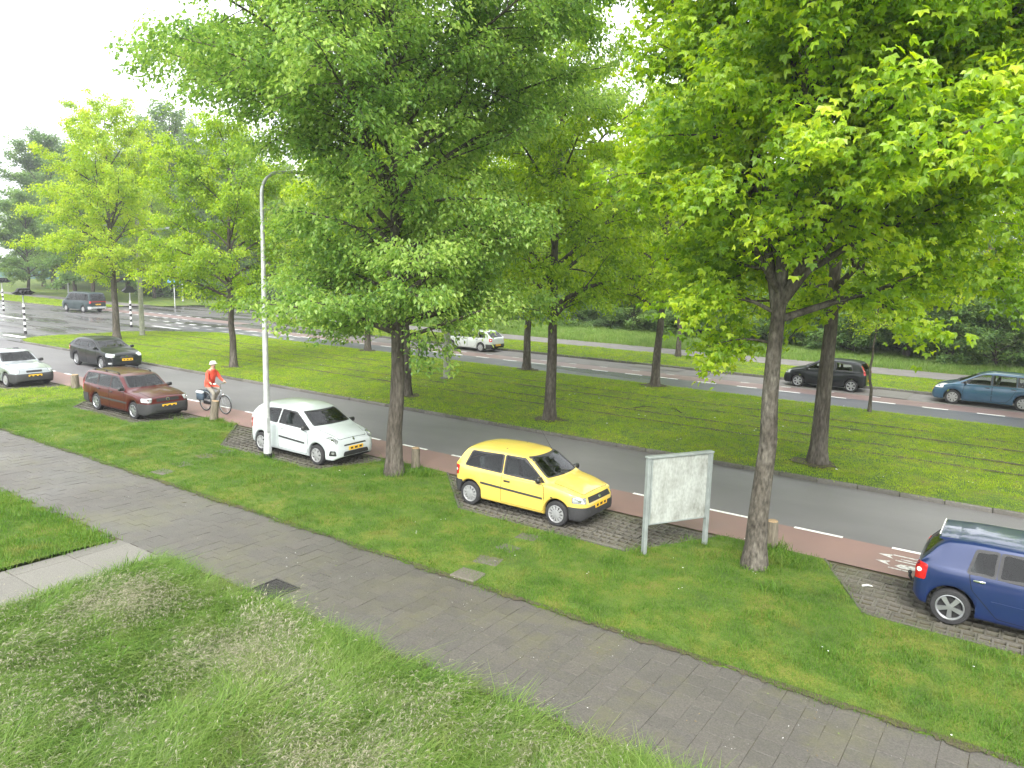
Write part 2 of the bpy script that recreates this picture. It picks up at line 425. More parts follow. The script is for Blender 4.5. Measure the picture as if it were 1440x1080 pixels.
M['lining'] = plain('headlining', (.14, .14, .135), .9)
M['lamp_glass'] = plain('headlamp_glass', (.40, .42, .43), .08, .4, 1.0, noise=.5, nscale=16)
M['tail'] = plain('tail_lamp', (.42, .010, .012), .12, 0, 1.0)
M['amber'] = plain('indicator', (.65, .22, .02), .15, 0, 1.0)
M['white_lamp'] = plain('white_lamp', (.75, .75, .74), .15, 0, 1.0)
M['plate'] = plain('plate_yellow', (.78, .46, .025), .4)
M['plate_ink'] = plain('plate_ink', (.03, .028, .02), .5)
M['chrome'] = plain('chrome', (.70, .71, .72), .12, 1.0)
M['mirror'] = plain('mirror_glass', (.6, .63, .65), .05, .9)
def car_paint(name, col, metal=0.0, rough=.3, coat=1.0):
    m = plain('paint_' + name, col, rough, metal, coat, .5 if coat > .6 else .25, noise=.05, nscale=3)
    t = m.node_tree                            # the inner face of the sheet metal is trimmed in dark lining
    b = t.nodes['Principled BSDF']; out = t.nodes['Material Output']
    ge = N(t, 'ShaderNodeNewGeometry'); df = N(t, 'ShaderNodeBsdfDiffuse'); df.inputs['Color'].default_value = (.07, .07, .07, 1); mx = N(t, 'ShaderNodeMixShader')
    t.links.new(ge.outputs['Backfacing'], mx.inputs[0]); t.links.new(b.outputs[0], mx.inputs[1]); t.links.new(df.outputs[0], mx.inputs[2]); t.links.new(mx.outputs[0], out.inputs['Surface'])
    return m
M['yellow'] = car_paint('yellow', (.62, .455, .088), rough=.35)
M['white'] = car_paint('white', (.47, .51, .52))
M['maroon'] = car_paint('maroon', (.070, .010, .010), .2, coat=.55)
M['silver'] = car_paint('silver', (.25, .275, .285), .3)
M['blackp'] = car_paint('black', (.006, .008, .009), .0, coat=.4)
M['navy'] = car_paint('navy', (.008, .021, .085), .2, coat=.9)
M['teal'] = car_paint('teal_blue', (.025, .085, .150), .3)
M['pale'] = car_paint('pale', (.46, .49, .47), .1)
M['vanp'] = car_paint('dark_grey', (.020, .034, .036), .1, coat=.4)
M['brick'] = None

# ------------------------------------------------------------------ ground surfaces
rng = np.random.default_rng(7)

def strip(name, x0, x1, y0f, y1f, zf, nx, ny, mat, jitter0=0.0, jitter1=0.0, kind='structure', parent=None):
    """sheet between two lines y0(x), y1(x); zf(x,y) gives its height"""
    xs = np.linspace(x0, x1, nx) if np.isscalar(nx) else np.asarray(nx)
    n = len(xs)
    ys0 = np.array([y0f(x) for x in xs]) if callable(y0f) else np.full(n, y0f, float)
    ys1 = np.array([y1f(x) for x in xs]) if callable(y1f) else np.full(n, y1f, float)
    r = np.random.default_rng(abs(hash(name)) % 1000 if False else len(name) * 13 + int(abs(x0) * 7))
    if jitter0: ys0 = ys0 + r.normal(0, jitter0, n)
    if jitter1: ys1 = ys1 + r.normal(0, jitter1, n)
    t = np.linspace(0, 1, ny)
    X = np.repeat(xs[:, None], ny, 1)
    Y = ys0[:, None] * (1 - t) + ys1[:, None] * t
    Z = zf(X, Y) if callable(zf) else np.full_like(X, zf)
    V = np.stack([X, Y, Z], -1).reshape(-1, 3)
    i = np.arange(n - 1)[:, None] * ny + np.arange(ny - 1)[None]
    F = np.stack([i, i + ny, i + ny + 1, i + 1], -1).reshape(-1, 4)
    me = fast_mesh(name, V, F, smooth=True)
    o = link(name, me, mat, parent)
    if kind: o['kind'] = kind
    return o

def vnoise(X, Y, s, seed):
    """smooth value noise, cheap"""
    out = np.zeros_like(X)
    r = np.random.default_rng(seed)
    for k in range(6):
        a = r.uniform(0, 2 * PI); f = s * r.uniform(.5, 2.0); p = r.uniform(0, 2 * PI)
        out += np.sin((X * math.cos(a) + Y * math.sin(a)) * f + p) / 6
    return out

# one great sheet of ground out to the horizon
gv = np.array([[-520, -60, -.12], [260, -60, -.12], [260, 460, -.12], [-520, 460, -.12]])
link('ground', fast_mesh('ground', gv, np.array([[0, 1, 2, 3]])), M['far_ground'])['kind'] = 'structure'

Y_PATH0, Y_PATH1 = 7.27, 9.9
Y_BAY, Y_RED, Y_DASH, Y_KERB = 13.0, 15.15, 16.7, 20.85
# verge edge: islands of grass reach the red lane between the parking bays
VX = [-80, -53, -51, -46.5, -44.5, -43, -33.9, -32.9, -31.2, -30.6, -28.4, -24.3, -23.3, -21.7, -19.5, -15.4, -14.5, -12.55, -10.4, -6.2, -5.0, -3.0, -1.9, 30]
VY = [15.1, 15.1, 15.1, 13., 13., 13., 13., 15.1, 15.1, 15.1, 13., 13., 15.1, 15.1, 13., 13., 15.1, 15.1, 12.95, 12.95, 15.1, 15.1, 12.95, 12.95]
def verge_edge(x): return float(np.interp(x, VX, VY))

vx = np.unique(np.concatenate([np.linspace(-80, 30, 560), VX]))
def z_verge(X, Y):
    e0 = np.clip((Y - 9.9) / .5, 0, 1)
    edge = np.array([verge_edge(x) for x in X[:, 0]])[:, None]
    e1 = np.clip((edge - Y) / .3, 0, 1)
    return .045 - .03 * (1 - e0) + .015 * e0 * e1 + .02 * vnoise(X, Y, 1.6, 3) * e0 * e1
verge = strip('grass_verge', -80, 30, Y_PATH1, lambda x: verge_edge(x) - .05, z_verge, vx, 16, M['lawn_soil'], jitter0=.035)
strip('parking_bay', -80, 30, verge_edge, Y_RED, -.02, vx, 2, M['soil'])
strip('bike_lane', -140, 40, Y_RED, Y_DASH, .0, 40, 2, M['red_lane'])
strip('road', -160, 40, Y_DASH, Y_KERB, .0, 40, 2, M['asphalt'])
path_bed = strip('path_bed', -80, 30, Y_PATH0 - .25, Y_PATH1 + .1, .003, 60, 2, M['soil'])

def z_low(X, Y):
    e = np.clip((7.15 - Y) / .5, 0, 1)
    return .005 + .05 * e + .05 * vnoise(X, Y, 1.2, 9) * e
low_a = strip('rough_grass', -12.7, 24, -4, lambda x: 7.10 + .05 * math.sin(x * 1.9), z_low, 120, 40, M['lawn_soil'], jitter1=.04)
low_b = strip('rough_grass_left', -80, -14.35, -4, 7.17, z_low, 160, 40, M['lawn_soil'], jitter1=.04)
strip('entrance_path_bed', -14.35, -12.7, -4, 7.02, -.02, 4, 4, M['soil'])

# median: grass between four tram rails
RAILS = [24.97, 26.405, 28.47, 29.905]
X_MED0 = -54.0
def z_med(X, Y):
    e = np.clip((Y - 21.05) / .4, 0, 1) * np.clip((33.35 - Y) / .4, 0, 1)
    return .085 + .03 * e + .015 * vnoise(X, Y, 1.3, 21) * e
def med0(x): return 21.0 + max(0, (-51.5 - x)) ** 2 * .28
def med1(x): return 33.4 - max(0, (-48.0 - x)) ** 2 * .13
median = strip('median_grass', X_MED0, 36, med0, med1, z_med, 300, 50, M['lawn_soil'])
strip('tram_crossing', -170, X_MED0 + .02, Y_KERB, 33.5, -.004, 40, 6, M['wet_asphalt'])
strip('tram_crossing_tip', X_MED0, -46, Y_KERB + .15, 33.45, -.006, 10, 4, M['wet_asphalt'])
strip('far_road', X_MED0, 60, 33.4, 36.4, .0, 30, 2, M['far_asphalt'])
strip('far_road_wet', -190, X_MED0, 33.5, 38.0, .0, 40, 2, M['wet_asphalt'])
strip('far_bike_lane', X_MED0, 60, 36.4, 37.95, .0, 30, 2, M['red_far'])
strip('far_parking', X_MED0, 60, 37.95, 40.4, -.002, 30, 2, M['far_path'])
def far_kerb(x):
    if x > -45: return 40.4
    if x > -62: return 40.4 + ((-45 - x) / 17.0) ** 1.6 * 4.6
    return 45.0
def z_far(X, Y): return .09 + .03 * vnoise(X, Y, .8, 5)
strip('side_street', -84, -44.5, 38.0, 51.5, .002, 30, 6, M['wet_asphalt'])
strip('far_footpath', -62, 60, 46.3, 49.5, .10, 60, 2, M['far_path'])
far_v1 = strip('far_verge', -62, 60, far_kerb, 46.3, z_far, 160, 8, M['lawn_soil'])
far_v2 = strip('far_rough_grass', -80, 60, lambda x: 49.5 if x > -62 else 51.2, lambda x: 75.0, z_far, 120, 12, M['lawn_soil'])
far_v3 = strip('far_lawn_left', -190, -82, 38.0, 43.6, z_far, 60, 8, M['lawn_soil'])
strip('far_footpath_left', -190, -82, 43.6, 46.6, .10, 40, 2, M['far_path'])
far_v4 = strip('far_meadow', -210, -80, 46.6, 84, z_far, 60, 10, M['lawn_soil'])

# road markings -----------------------------------------------------------------
def marking(name, polys, z, mat, label, cat='road marking', group=None):
    bm = bmesh.new()
    for p in polys:
        bm.faces.new([bm.verts.new((a, b, z)) for a, b in p])
    o = bm_obj(name, bm, mat)
    o['kind'] = 'structure'
    return o
def rect(x0, x1, y0, y1): return [(x0, y0), (x1, y0), (x1, y1), (x0, y1)]
for k in range(-3, 50):
    x = -2.03 - 1.95 * k
    marking('lane_dash', [rect(x, x + 1.0, Y_DASH - .055, Y_DASH + .055)], .005, M['paint'], '')
for k in range(0, 34):
    x = 2.2 - 2.02 * k
    marking('far_lane_dash', [rect(x, x + .98, 36.30, 36.46)], .005, M['paint'], '')
    if k > 3:
        marking('far_bay_dash', [rect(x - .3, x + .15, 37.75, 37.92)], .005, M['old_paint'], '')
# give-way blocks and lines where the side street meets the far road
for k in range(9):
    x = -60 + k * 1.9
    marking('crossing_block', [rect(x, x + .85, 35.95, 36.2)], .006, M['old_paint'], '')
    marking('crossing_block', [rect(x + .9, x + 1.75, 34.55, 34.8)], .006, M['old_paint'], '')
for k in range(14):
    x = -84 + k * 1.6
    marking('crossing_block', [rect(x, x + .8, 38.55, 38.8)], .008, M['old_paint'], '')
    marking('crossing_block', [rect(x, x + .8, 40.9, 41.15)], .008, M['old_paint'], '')
marking('stop_line', [rect(-58.5, -54.6, 33.05, 33.35)], .006, M['paint'], '')
marking('stop_line', [rect(-49.5, -44.0, 33.5, 33.75)], .006, M['paint'], '')
marking('stop_line', [rect(-57.5, -55.0, 22.0, 22.5)], .006, M['paint'], '')
marking('stop_line', [rect(-80, -70, 28.6, 28.9)], .006, M['paint'], '')
strip('side_bike_lane', -84, -56, 39.0, 40.7, .006, 20, 2, M['red_far'])

# worn bicycle symbol painted on the red lane
def poly_line(pts, w):
    out = []
    for (x0, y0), (x1, y1) in zip(pts[:-1], pts[1:]):
        d = Vector((x1 - x0, y1 - y0)); d.normalize(); n = Vector((-d.y, d.x)) * w / 2
        out.append([(x0 + n.x, y0 + n.y), (x0 - n.x, y0 - n.y), (x1 - n.x, y1 - n.y), (x1 + n.x, y1 + n.y)])
    return out
bk = []
for yc in (15.72, 16.13):
    bk += [[(-2.20, yc + .05), (-1.93, yc + .16), (-1.98, yc + .02)], [(-2.20, yc + .05), (-1.98, yc + .02), (-1.90, yc - .10)]]
for yc, xa, xb in ((15.50, -1.92, -1.50), (15.98, -1.86, -1.42), (16.10, -1.78, -1.25), (16.28, -1.95, -1.38)):
    bk += poly_line([(xa, yc), (xb, yc - .01)], .055)
bk += [[(-1.83, 15.66), (-1.70, 15.58), (-1.46, 15.60), (-1.40, 15.72), (-1.52, 15.82), (-1.74, 15.80)]]
for yc, xa, xb in ((15.52, -1.36, -.95), (15.70, -1.30, -.85), (15.92, -1.30, -.80), (16.08, -1.12, -.75), (16.25, -1.25, -.70)):
    bk += poly_line([(xa, yc), (xb, yc - .01)], .05)
marking('bicycle_symbol', bk, .005, M['old_paint'], '')

# ------------------------------------------------------------------ paving pieces
def box_mesh(name, sx, sy, sz, bev=.0):
    bm = bmesh.new()
    add_box(bm, (0, 0, -sz / 2), (sx, sy, sz), bevel=bev)
    me = bpy.data.meshes.new(name)
    bmesh.ops.recalc_face_normals(bm, faces=bm.faces)
    bm.to_mesh(me); bm.free()
    return me

GRATE = (-10.4, 7.42, -9.84, 7.92)
fp = empty('footpath', (0, 0, 0)); fp['kind'] = 'structure'
tile_me = box_mesh('tile', .297, .297, .05, .003); tile_me.materials.append(M['tile'])
tiles = []
r_t = np.random.default_rng(11)
nrow = 9
tw = (Y_PATH1 - Y_PATH0) / nrow
ts = .30
for i in range(-230, 60):
    x = i * ts
    off = (i % 2) * .5
    for j in range(-1, nrow + 1):
        y = Y_PATH0 + (j + off) * tw + tw / 2
        if y < Y_PATH0 - .02 or y > Y_PATH1 + .10: continue
        if GRATE[0] - .12 < x < GRATE[2] + .12 and GRATE[1] - .12 < y < GRATE[3] + .12: continue
        tiles.append((x, y))
tiles = np.array(tiles)
dist = np.hypot(tiles[:, 0], tiles[:, 1])
# in view: right of the left frame edge
camf = np.array([[-0.56523298, 0.81050632]])
ang = np.degrees(np.arctan2(tiles[:, 1], tiles[:, 0]))
key = dist + np.where((ang > 176) | (ang < 78), 100, 0)
order = np.argsort(key)
wave = .008 * vnoise(tiles[:, 0], tiles[:, 1], 1.4, 17)
for n_, k in enumerate(order[:300]):
    o = bpy.data.objects.new('paving_tile', tile_me)
    COL.objects.link(o); o.parent = fp
    o.location = (tiles[k, 0] + r_t.normal(0, .002), tiles[k, 1] + r_t.normal(0, .002), .012 + wave[k] + r_t.normal(0, .001))
    o.rotation_euler = (r_t.normal(0, .005), r_t.normal(0, .005), r_t.normal(0, .005))
    o.scale = (1.0, tw / .3, 1)
rest = order[300:]
cv = np.array([[-.1485, -.1485, 0], [.1485, -.1485, 0], [.1485, .1485, 0], [-.1485, .1485, 0],
               [-.1485, -.1485, -.05], [.1485, -.1485, -.05], [.1485, .1485, -.05], [-.1485, .1485, -.05]])
cf = np.array([[0, 1, 2, 3], [0, 4, 5, 1], [1, 5, 6, 2], [2, 6, 7, 3], [3, 7, 4, 0]])
P = np.stack([tiles[rest, 0], tiles[rest, 1], .012 + wave[rest] + r_t.normal(0, .0018, len(rest))], -1)
V = (cv[None] * np.array([1, tw / .3, 1]) + P[:, None, :])
tilt = r_t.normal(0, .008, (len(rest), 2))
V[:, :, 2] += (cv[None, :, 0] * tilt[:, :1] + cv[None, :, 1] * tilt[:, 1:])
F = (cf[None] + (np.arange(len(rest)) * 8)[:, None, None])
me = fast_mesh('paving_tiles_joined', V.reshape(-1, 3), F.reshape(-1, 4))
a = me.attributes.new('tone', 'FLOAT', 'POINT'); a.data.foreach_set('value', np.repeat(r_t.random(len(rest)), 8).astype(np.float32))
o = link('paving_tiles', me, M['tile_far'], fp); o['kind'] = 'stuff'

# drain grate in the path
gr = empty('drain_cover', ((GRATE[0] + GRATE[2]) / 2, (GRATE[1] + GRATE[3]) / 2, .012))
props(gr, 'square dark iron drain cover set in the grey footpath', 'drain cover')
bm = bmesh.new(); add_box(bm, (0, .02, -.022), (1.16, 1.10, .036)); bm_obj('mortar_bed', bm, M['tile'], gr)
bm = bmesh.new()
gx, gy = GRATE[2] - GRATE[0], GRATE[3] - GRATE[1]
for sx in (-1, 1):
    add_box(bm, (sx * (gx / 2 + .015), 0, -.012), (.03, gy + .06, .05))
    add_box(bm, (0, sx * (gy / 2 + .015), -.013), (gx, .03, .05))
bm_obj('frame', bm, M['iron'], gr)
bm = bmesh.new()
add_box(bm, (0, 0, -.018), (gx - .01, gy - .01, .04))
for i in range(9):
    for j in range(8):
        add_box(bm, (-gx / 2 + .05 + i * (gx - .1) / 8, -gy / 2 + .05 + j * (gy - .1) / 7, .002), (.035, .035, .012))
bm_obj('lid', bm, M['iron'], gr)

# entrance path of exposed-aggregate slabs
ep = empty('entrance_path', (0, 0, 0)); ep['kind'] = 'structure'
def slab(x0, x1, y0, y1):
    me = box_mesh('slab', x1 - x0 - .012, y1 - y0 - .012, .06, .008); me.materials.append(M['slab'])
    o = link('slab', me, None, ep, ((x0 + x1) / 2, (y0 + y1) / 2, .022))
    o.rotation_euler = (R(r_t.normal(0, .3)), R(r_t.normal(0, .3)), 0)
yy = 7.25
while yy > -3:
    slab(-13.99, -12.72, yy - 1.0, yy)
    slab(-14.33, -13.99, yy - 1.0, yy)
    yy -= 1.0

# sunken stepping tiles across the verge
STEP_L = ['nearest the %s car', 'third from the path, before the %s car', 'second from the path, before the %s car', 'at the path edge, before the %s car']
for q_, (x, y, rz, s) in enumerate([(-8.12, 12.35, .1, .36), (-8.08, 11.6, -.15, .34), (-8.0, 10.85, .2, .40), (-7.9, 10.12, .05, .42),
                      (-18.75, 12.6, .1, .40), (-18.65, 11.95, -.1, .42), (-18.35, 11.05, .0, .40), (-18.06, 10.35, .1, .40)]):
    me = box_mesh('stepping_tile', s * 1.25, s, .06, .015); me.materials.append(M['step'])
    o = link('stepping_tile', me, None, None, (x, y, .062), rz)
    near = x > -12
    props(o, 'sunken stepping tile in the verge grass ' + STEP_L[q_ % 4] % ('yellow' if near else 'white'),
          'stepping tile', 'stepping tiles beside the yellow car' if near else 'stepping tiles beside the white car')

# kerb stones along the median (near side), 1 m each
kb = empty('median_kerb', (0, 0, 0)); kb['kind'] = 'structure'
kerb_me = box_mesh('kerb_stone', .99, .12, .24, .018); kerb_me.materials.append(M['kerb'])
for i in range(58):
    x = -51.5 + i + .5
    o = bpy.data.objects.new('kerb_stone', kerb_me); COL.objects.link(o); o.parent = kb
    o.location = (x, Y_KERB + .06 + r_t.normal(0, .006), .105 + r_t.normal(0, .004)); o.rotation_euler = (0, 0, r_t.normal(0, .005))
for i in range(5):
    x0 = -51.5 - i * .6
    o = bpy.data.objects.new('kerb_stone', kerb_me); COL.objects.link(o); o.parent = kb
    xm = x0 - .3
    o.location = (xm, med0(xm) - .075, .125); o.rotation_euler = (0, 0, math.atan(-.56 * (-51.5 - xm))); o.scale = (.66, 1, 1)
kb2 = empty('far_kerb', (0, 0, 0)); kb2['kind'] = 'structure'
for i in range(46):
    x = -45 + i * 2 + .5
    o = bpy.data.objects.new('kerb_stone', kerb_me); COL.objects.link(o); o.parent = kb2
    o.location = (x + .5, 40.4 + .03, .13); o.scale = (2.0, 1, 1)
for i in range(14):
    x = -45 - i * 1.2 - .6
    o = bpy.data.objects.new('kerb_stone', kerb_me); COL.objects.link(o); o.parent = kb2
    s = (far_kerb(x + .1) - far_kerb(x - .1)) / .2
    o.location = (x, far_kerb(x) - .02, .13); o.rotation_euler = (0, 0, math.atan(s)); o.scale = (1.3 * math.hypot(1, s) * .95, 1, 1)
kb3 = empty('crossing_kerb', (0, 0, 0)); kb3['kind'] = 'structure'
for i in range(50):
    o = bpy.data.objects.new('kerb_stone', kerb_me); COL.objects.link(o); o.parent = kb3
    o.location = (-83 - i * 2, 37.95, .12); o.scale = (2.0, 1, 1)

# edging stones round the parking bays
eb = empty('bay_edging', (0, 0, 0)); eb['kind'] = 'structure'
edge_me = box_mesh('edging_stone', .97, .05, .2, .01); edge_me.materials.append(M['edging'])
for (xa, ya), (xb, yb) in zip(list(zip(VX, VY))[5:-1], list(zip(VX, VY))[6:]):
    L = math.hypot(xb - xa, yb - ya)
    if ya > 15 and yb > 15: continue
    n = max(1, int(round(min(L, 34) / 1.0)))
    if xb > 20: n = 8; xb = xa + 8.0; L = 8.0
    for k in range(n):
        t = (k + .5) / n
        o = bpy.data.objects.new('edging_stone', edge_me); COL.objects.link(o); o.parent = eb
        o.location = (xa + (xb - xa) * t, ya + (yb - ya) * t, .054 + r_t.normal(0, .010))
        o.rotation_euler = (r_t.normal(0, .03), r_t.normal(0, .015), math.atan2(yb - ya, xb - xa) + r_t.normal(0, .01)); o.scale = (L / n / 1.0, 1, 1)

# grass pavers with open cells in the bays
def paver_mesh():
    bm = bmesh.new()
    W, D, T, g = .597, .397, .09, .028
    xs = [-W / 2]; ys = [-D / 2]
    cw = (W - 4 * g) / 3; ch = (D - 3 * g) / 2
    for i in range(3): xs += [xs[-1] + g, xs[-1] + g + cw]
    xs.append(W / 2)
    for i in range(2): ys += [ys[-1] + g, ys[-1] + g + ch]
    ys.append(D / 2)
    G = [[bm.verts.new((x, y, 0)) for y in ys] for x in xs]
    B = {}
    hole = lambda i, j: i % 2 == 1 and j % 2 == 1
    for i in range(len(xs) - 1):
        for j in range(len(ys) - 1):
            q = [G[i][j], G[i + 1][j], G[i + 1][j + 1], G[i][j + 1]]
            if not hole(i, j): bm.faces.new(q)
            else:
                b = [bm.verts.new((v.co.x, v.co.y, -T)) for v in q]
                for k in range(4): bm.faces.new((q[k], b[k], b[(k + 1) % 4], q[(k + 1) % 4]))
    me = bpy.data.meshes.new('grass_paver')
    bmesh.ops.recalc_face_normals(bm, faces=bm.faces)
    bm.to_mesh(me); bm.free(); me.materials.append(M['grass_paver'])
    return me
pav_me = paver_mesh()
bays = empty('bay_paving', (0, 0, 0)); bays['kind'] = 'structure'
cnt = 0
cells = []
for j in range(5):
    for i in range(-62, 8):
        x = i * .605 + (j % 2) * .30; y = 13.14 + j * .402
        if y + .12 < verge_edge(x) and y + .12 < verge_edge(x - .3) and y + .12 < verge_edge(x + .3): continue
        cells.append((x, y))
cells.sort(key=lambda c: math.hypot(*c))
for (x, y) in cells[:300]:
    o = bpy.data.objects.new('grass_paver', pav_me); COL.objects.link(o); o.parent = bays
    o.location = (x, y, .03 + r_t.normal(0, .005)); o.rotation_euler = (r_t.normal(0, .015), r_t.normal(0, .015), r_t.normal(0, .01))

# tram rails in the grass
for i, y in enumerate(RAILS):
    bm = bmesh.new()
    add_box(bm, (-10, y, .06), (88, .062, .09))
    add_box(bm, (-10, y + .055, .052), (88, .02, .09))
    add_box(bm, (-107, y, -.035), (105.9, .05, .09))
    o = bm_obj('tram_rail', bm, M['rail']); o['kind'] = 'structure'
for i, (xa, xb, y0) in enumerate([(-54, 34, y) for y in RAILS]):
    strip('rail_bed', xa, xb, y0 - .075, y0 + .11, .132, 60, 2, M['soil'])

# ------------------------------------------------------------------ grass (geometry-node scatter of tufts)
def tuft(name, nb, h, spread, lean, w, mat, seed, seed_head=False, curve=.6, dirn=None):
    r = np.random.default_rng(seed)
    Vs, Fs, T = [], [], []
    base = 0
    for b in range(nb):
        p = r.normal(0, spread, 2)
        a = r.uniform(0, 2 * PI) if dirn is None else r.normal(0, dirn); hh = h * r.uniform(.55, 1.15); ln = lean * r.uniform(.3, 1.3) * hh
        d = np.array([math.cos(a), math.sin(a)]); n = np.array([-d[1], d[0]])
        tone = r.uniform(0, 1) * .7 + .15
        segs = 3
        for s in range(segs):
            t = s / segs
            c = p + d * ln * (t ** 1.8); z = hh * (t - curve * .35 * t * t)
            ww = w * (1 - t * .75) / 2
            Vs += [[c[0] - n[0] * ww, c[1] - n[1] * ww, z], [c[0] + n[0] * ww, c[1] + n[1] * ww, z]]
            T += [tone, tone]
        t = 1.0
        c = p + d * ln; z = hh * (1 - curve * .35)
        Vs += [[c[0] - n[0] * w * .08, c[1] - n[1] * w * .08, z], [c[0] + n[0] * w * .08, c[1] + n[1] * w * .08, z]]; T += [tone, tone]
        for s in range(segs):
            q = base + 2 * s
            Fs.append([q, q + 1, q + 3, q + 2])
        base += 2 * (segs + 1)
        if seed_head:
            for k in range(2):
                a2 = a + r.normal(0, .5); d2 = np.array([math.cos(a2), math.sin(a2)]); n2 = np.array([-d2[1], d2[0]]) if k else np.array([d2[0] * .2, d2[1] * .2])
                L = h * .22; hw = w * 1.5
                q0 = np.array([c[0], c[1], z - L * .1]); q1 = np.array([c[0] + d2[0] * L * .8, c[1] + d2[1] * L * .8, z + L * .35 - .4 * L])
                mid = (q0 + q1) / 2 + np.array([0, 0, L * .2])
                s3 = np.array([n2[0], n2[1], .5 if k == 0 else 0]) * hw
                Vs += [q0.tolist(), (mid + s3).tolist(), q1.tolist(), (mid - s3).tolist()]; T += [tone * .5 + .5] * 4
                Fs.append([base, base + 1, base + 2, base + 3]); base += 4
    me = fast_mesh(name, np.array(Vs), np.array(Fs))
    at = me.attributes.new('tone', 'FLOAT', 'POINT'); at.data.foreach_set('value', np.array(T, dtype=np.float32))
    me.materials.append(mat)
    return bpy.data.objects.new(name, me)

def tuft_col(name, objs):
    c = bpy.data.collections.new(name)
    for o in objs: c.objects.link(o)
    return c

TC = {
    'lawn': tuft_col('lawn_tufts', [tuft('lawn_tuft', 26, .055, .075, .7, .007, M['blade'], s) for s in (1, 2, 3)]),
    'mow': tuft_col('mown_tufts', [tuft('mown_tuft', 22, .05, .11, .7, .011, M['blade_lawn'], s) for s in (4, 5, 6)]),
    'tall': tuft_col('tall_tufts', [tuft('tall_tuft', 32, .34, .10, 1.35, .008, M['blade_tall'], s, curve=1.25, dirn=.75) for s in (7, 8, 9)]),
    'seed': tuft_col('seed_tufts', [tuft('seed_tuft', 22, .42, .12, 1.3, .0032, M['seed_stem'], s, True, curve=1.1, dirn=.6) for s in (10, 11, 12)]),
    'rough': tuft_col('rough_tufts', [tuft('rough_tuft', 22, .24, .18, .7, .016, M['blade_tall'], s) for s in (13, 14)]),
    'weed': tuft_col('weed_tufts', [tuft('weed_tuft', 24, .16, .08, .9, .012, M['blade'], s) for s in (15, 16)]),
}

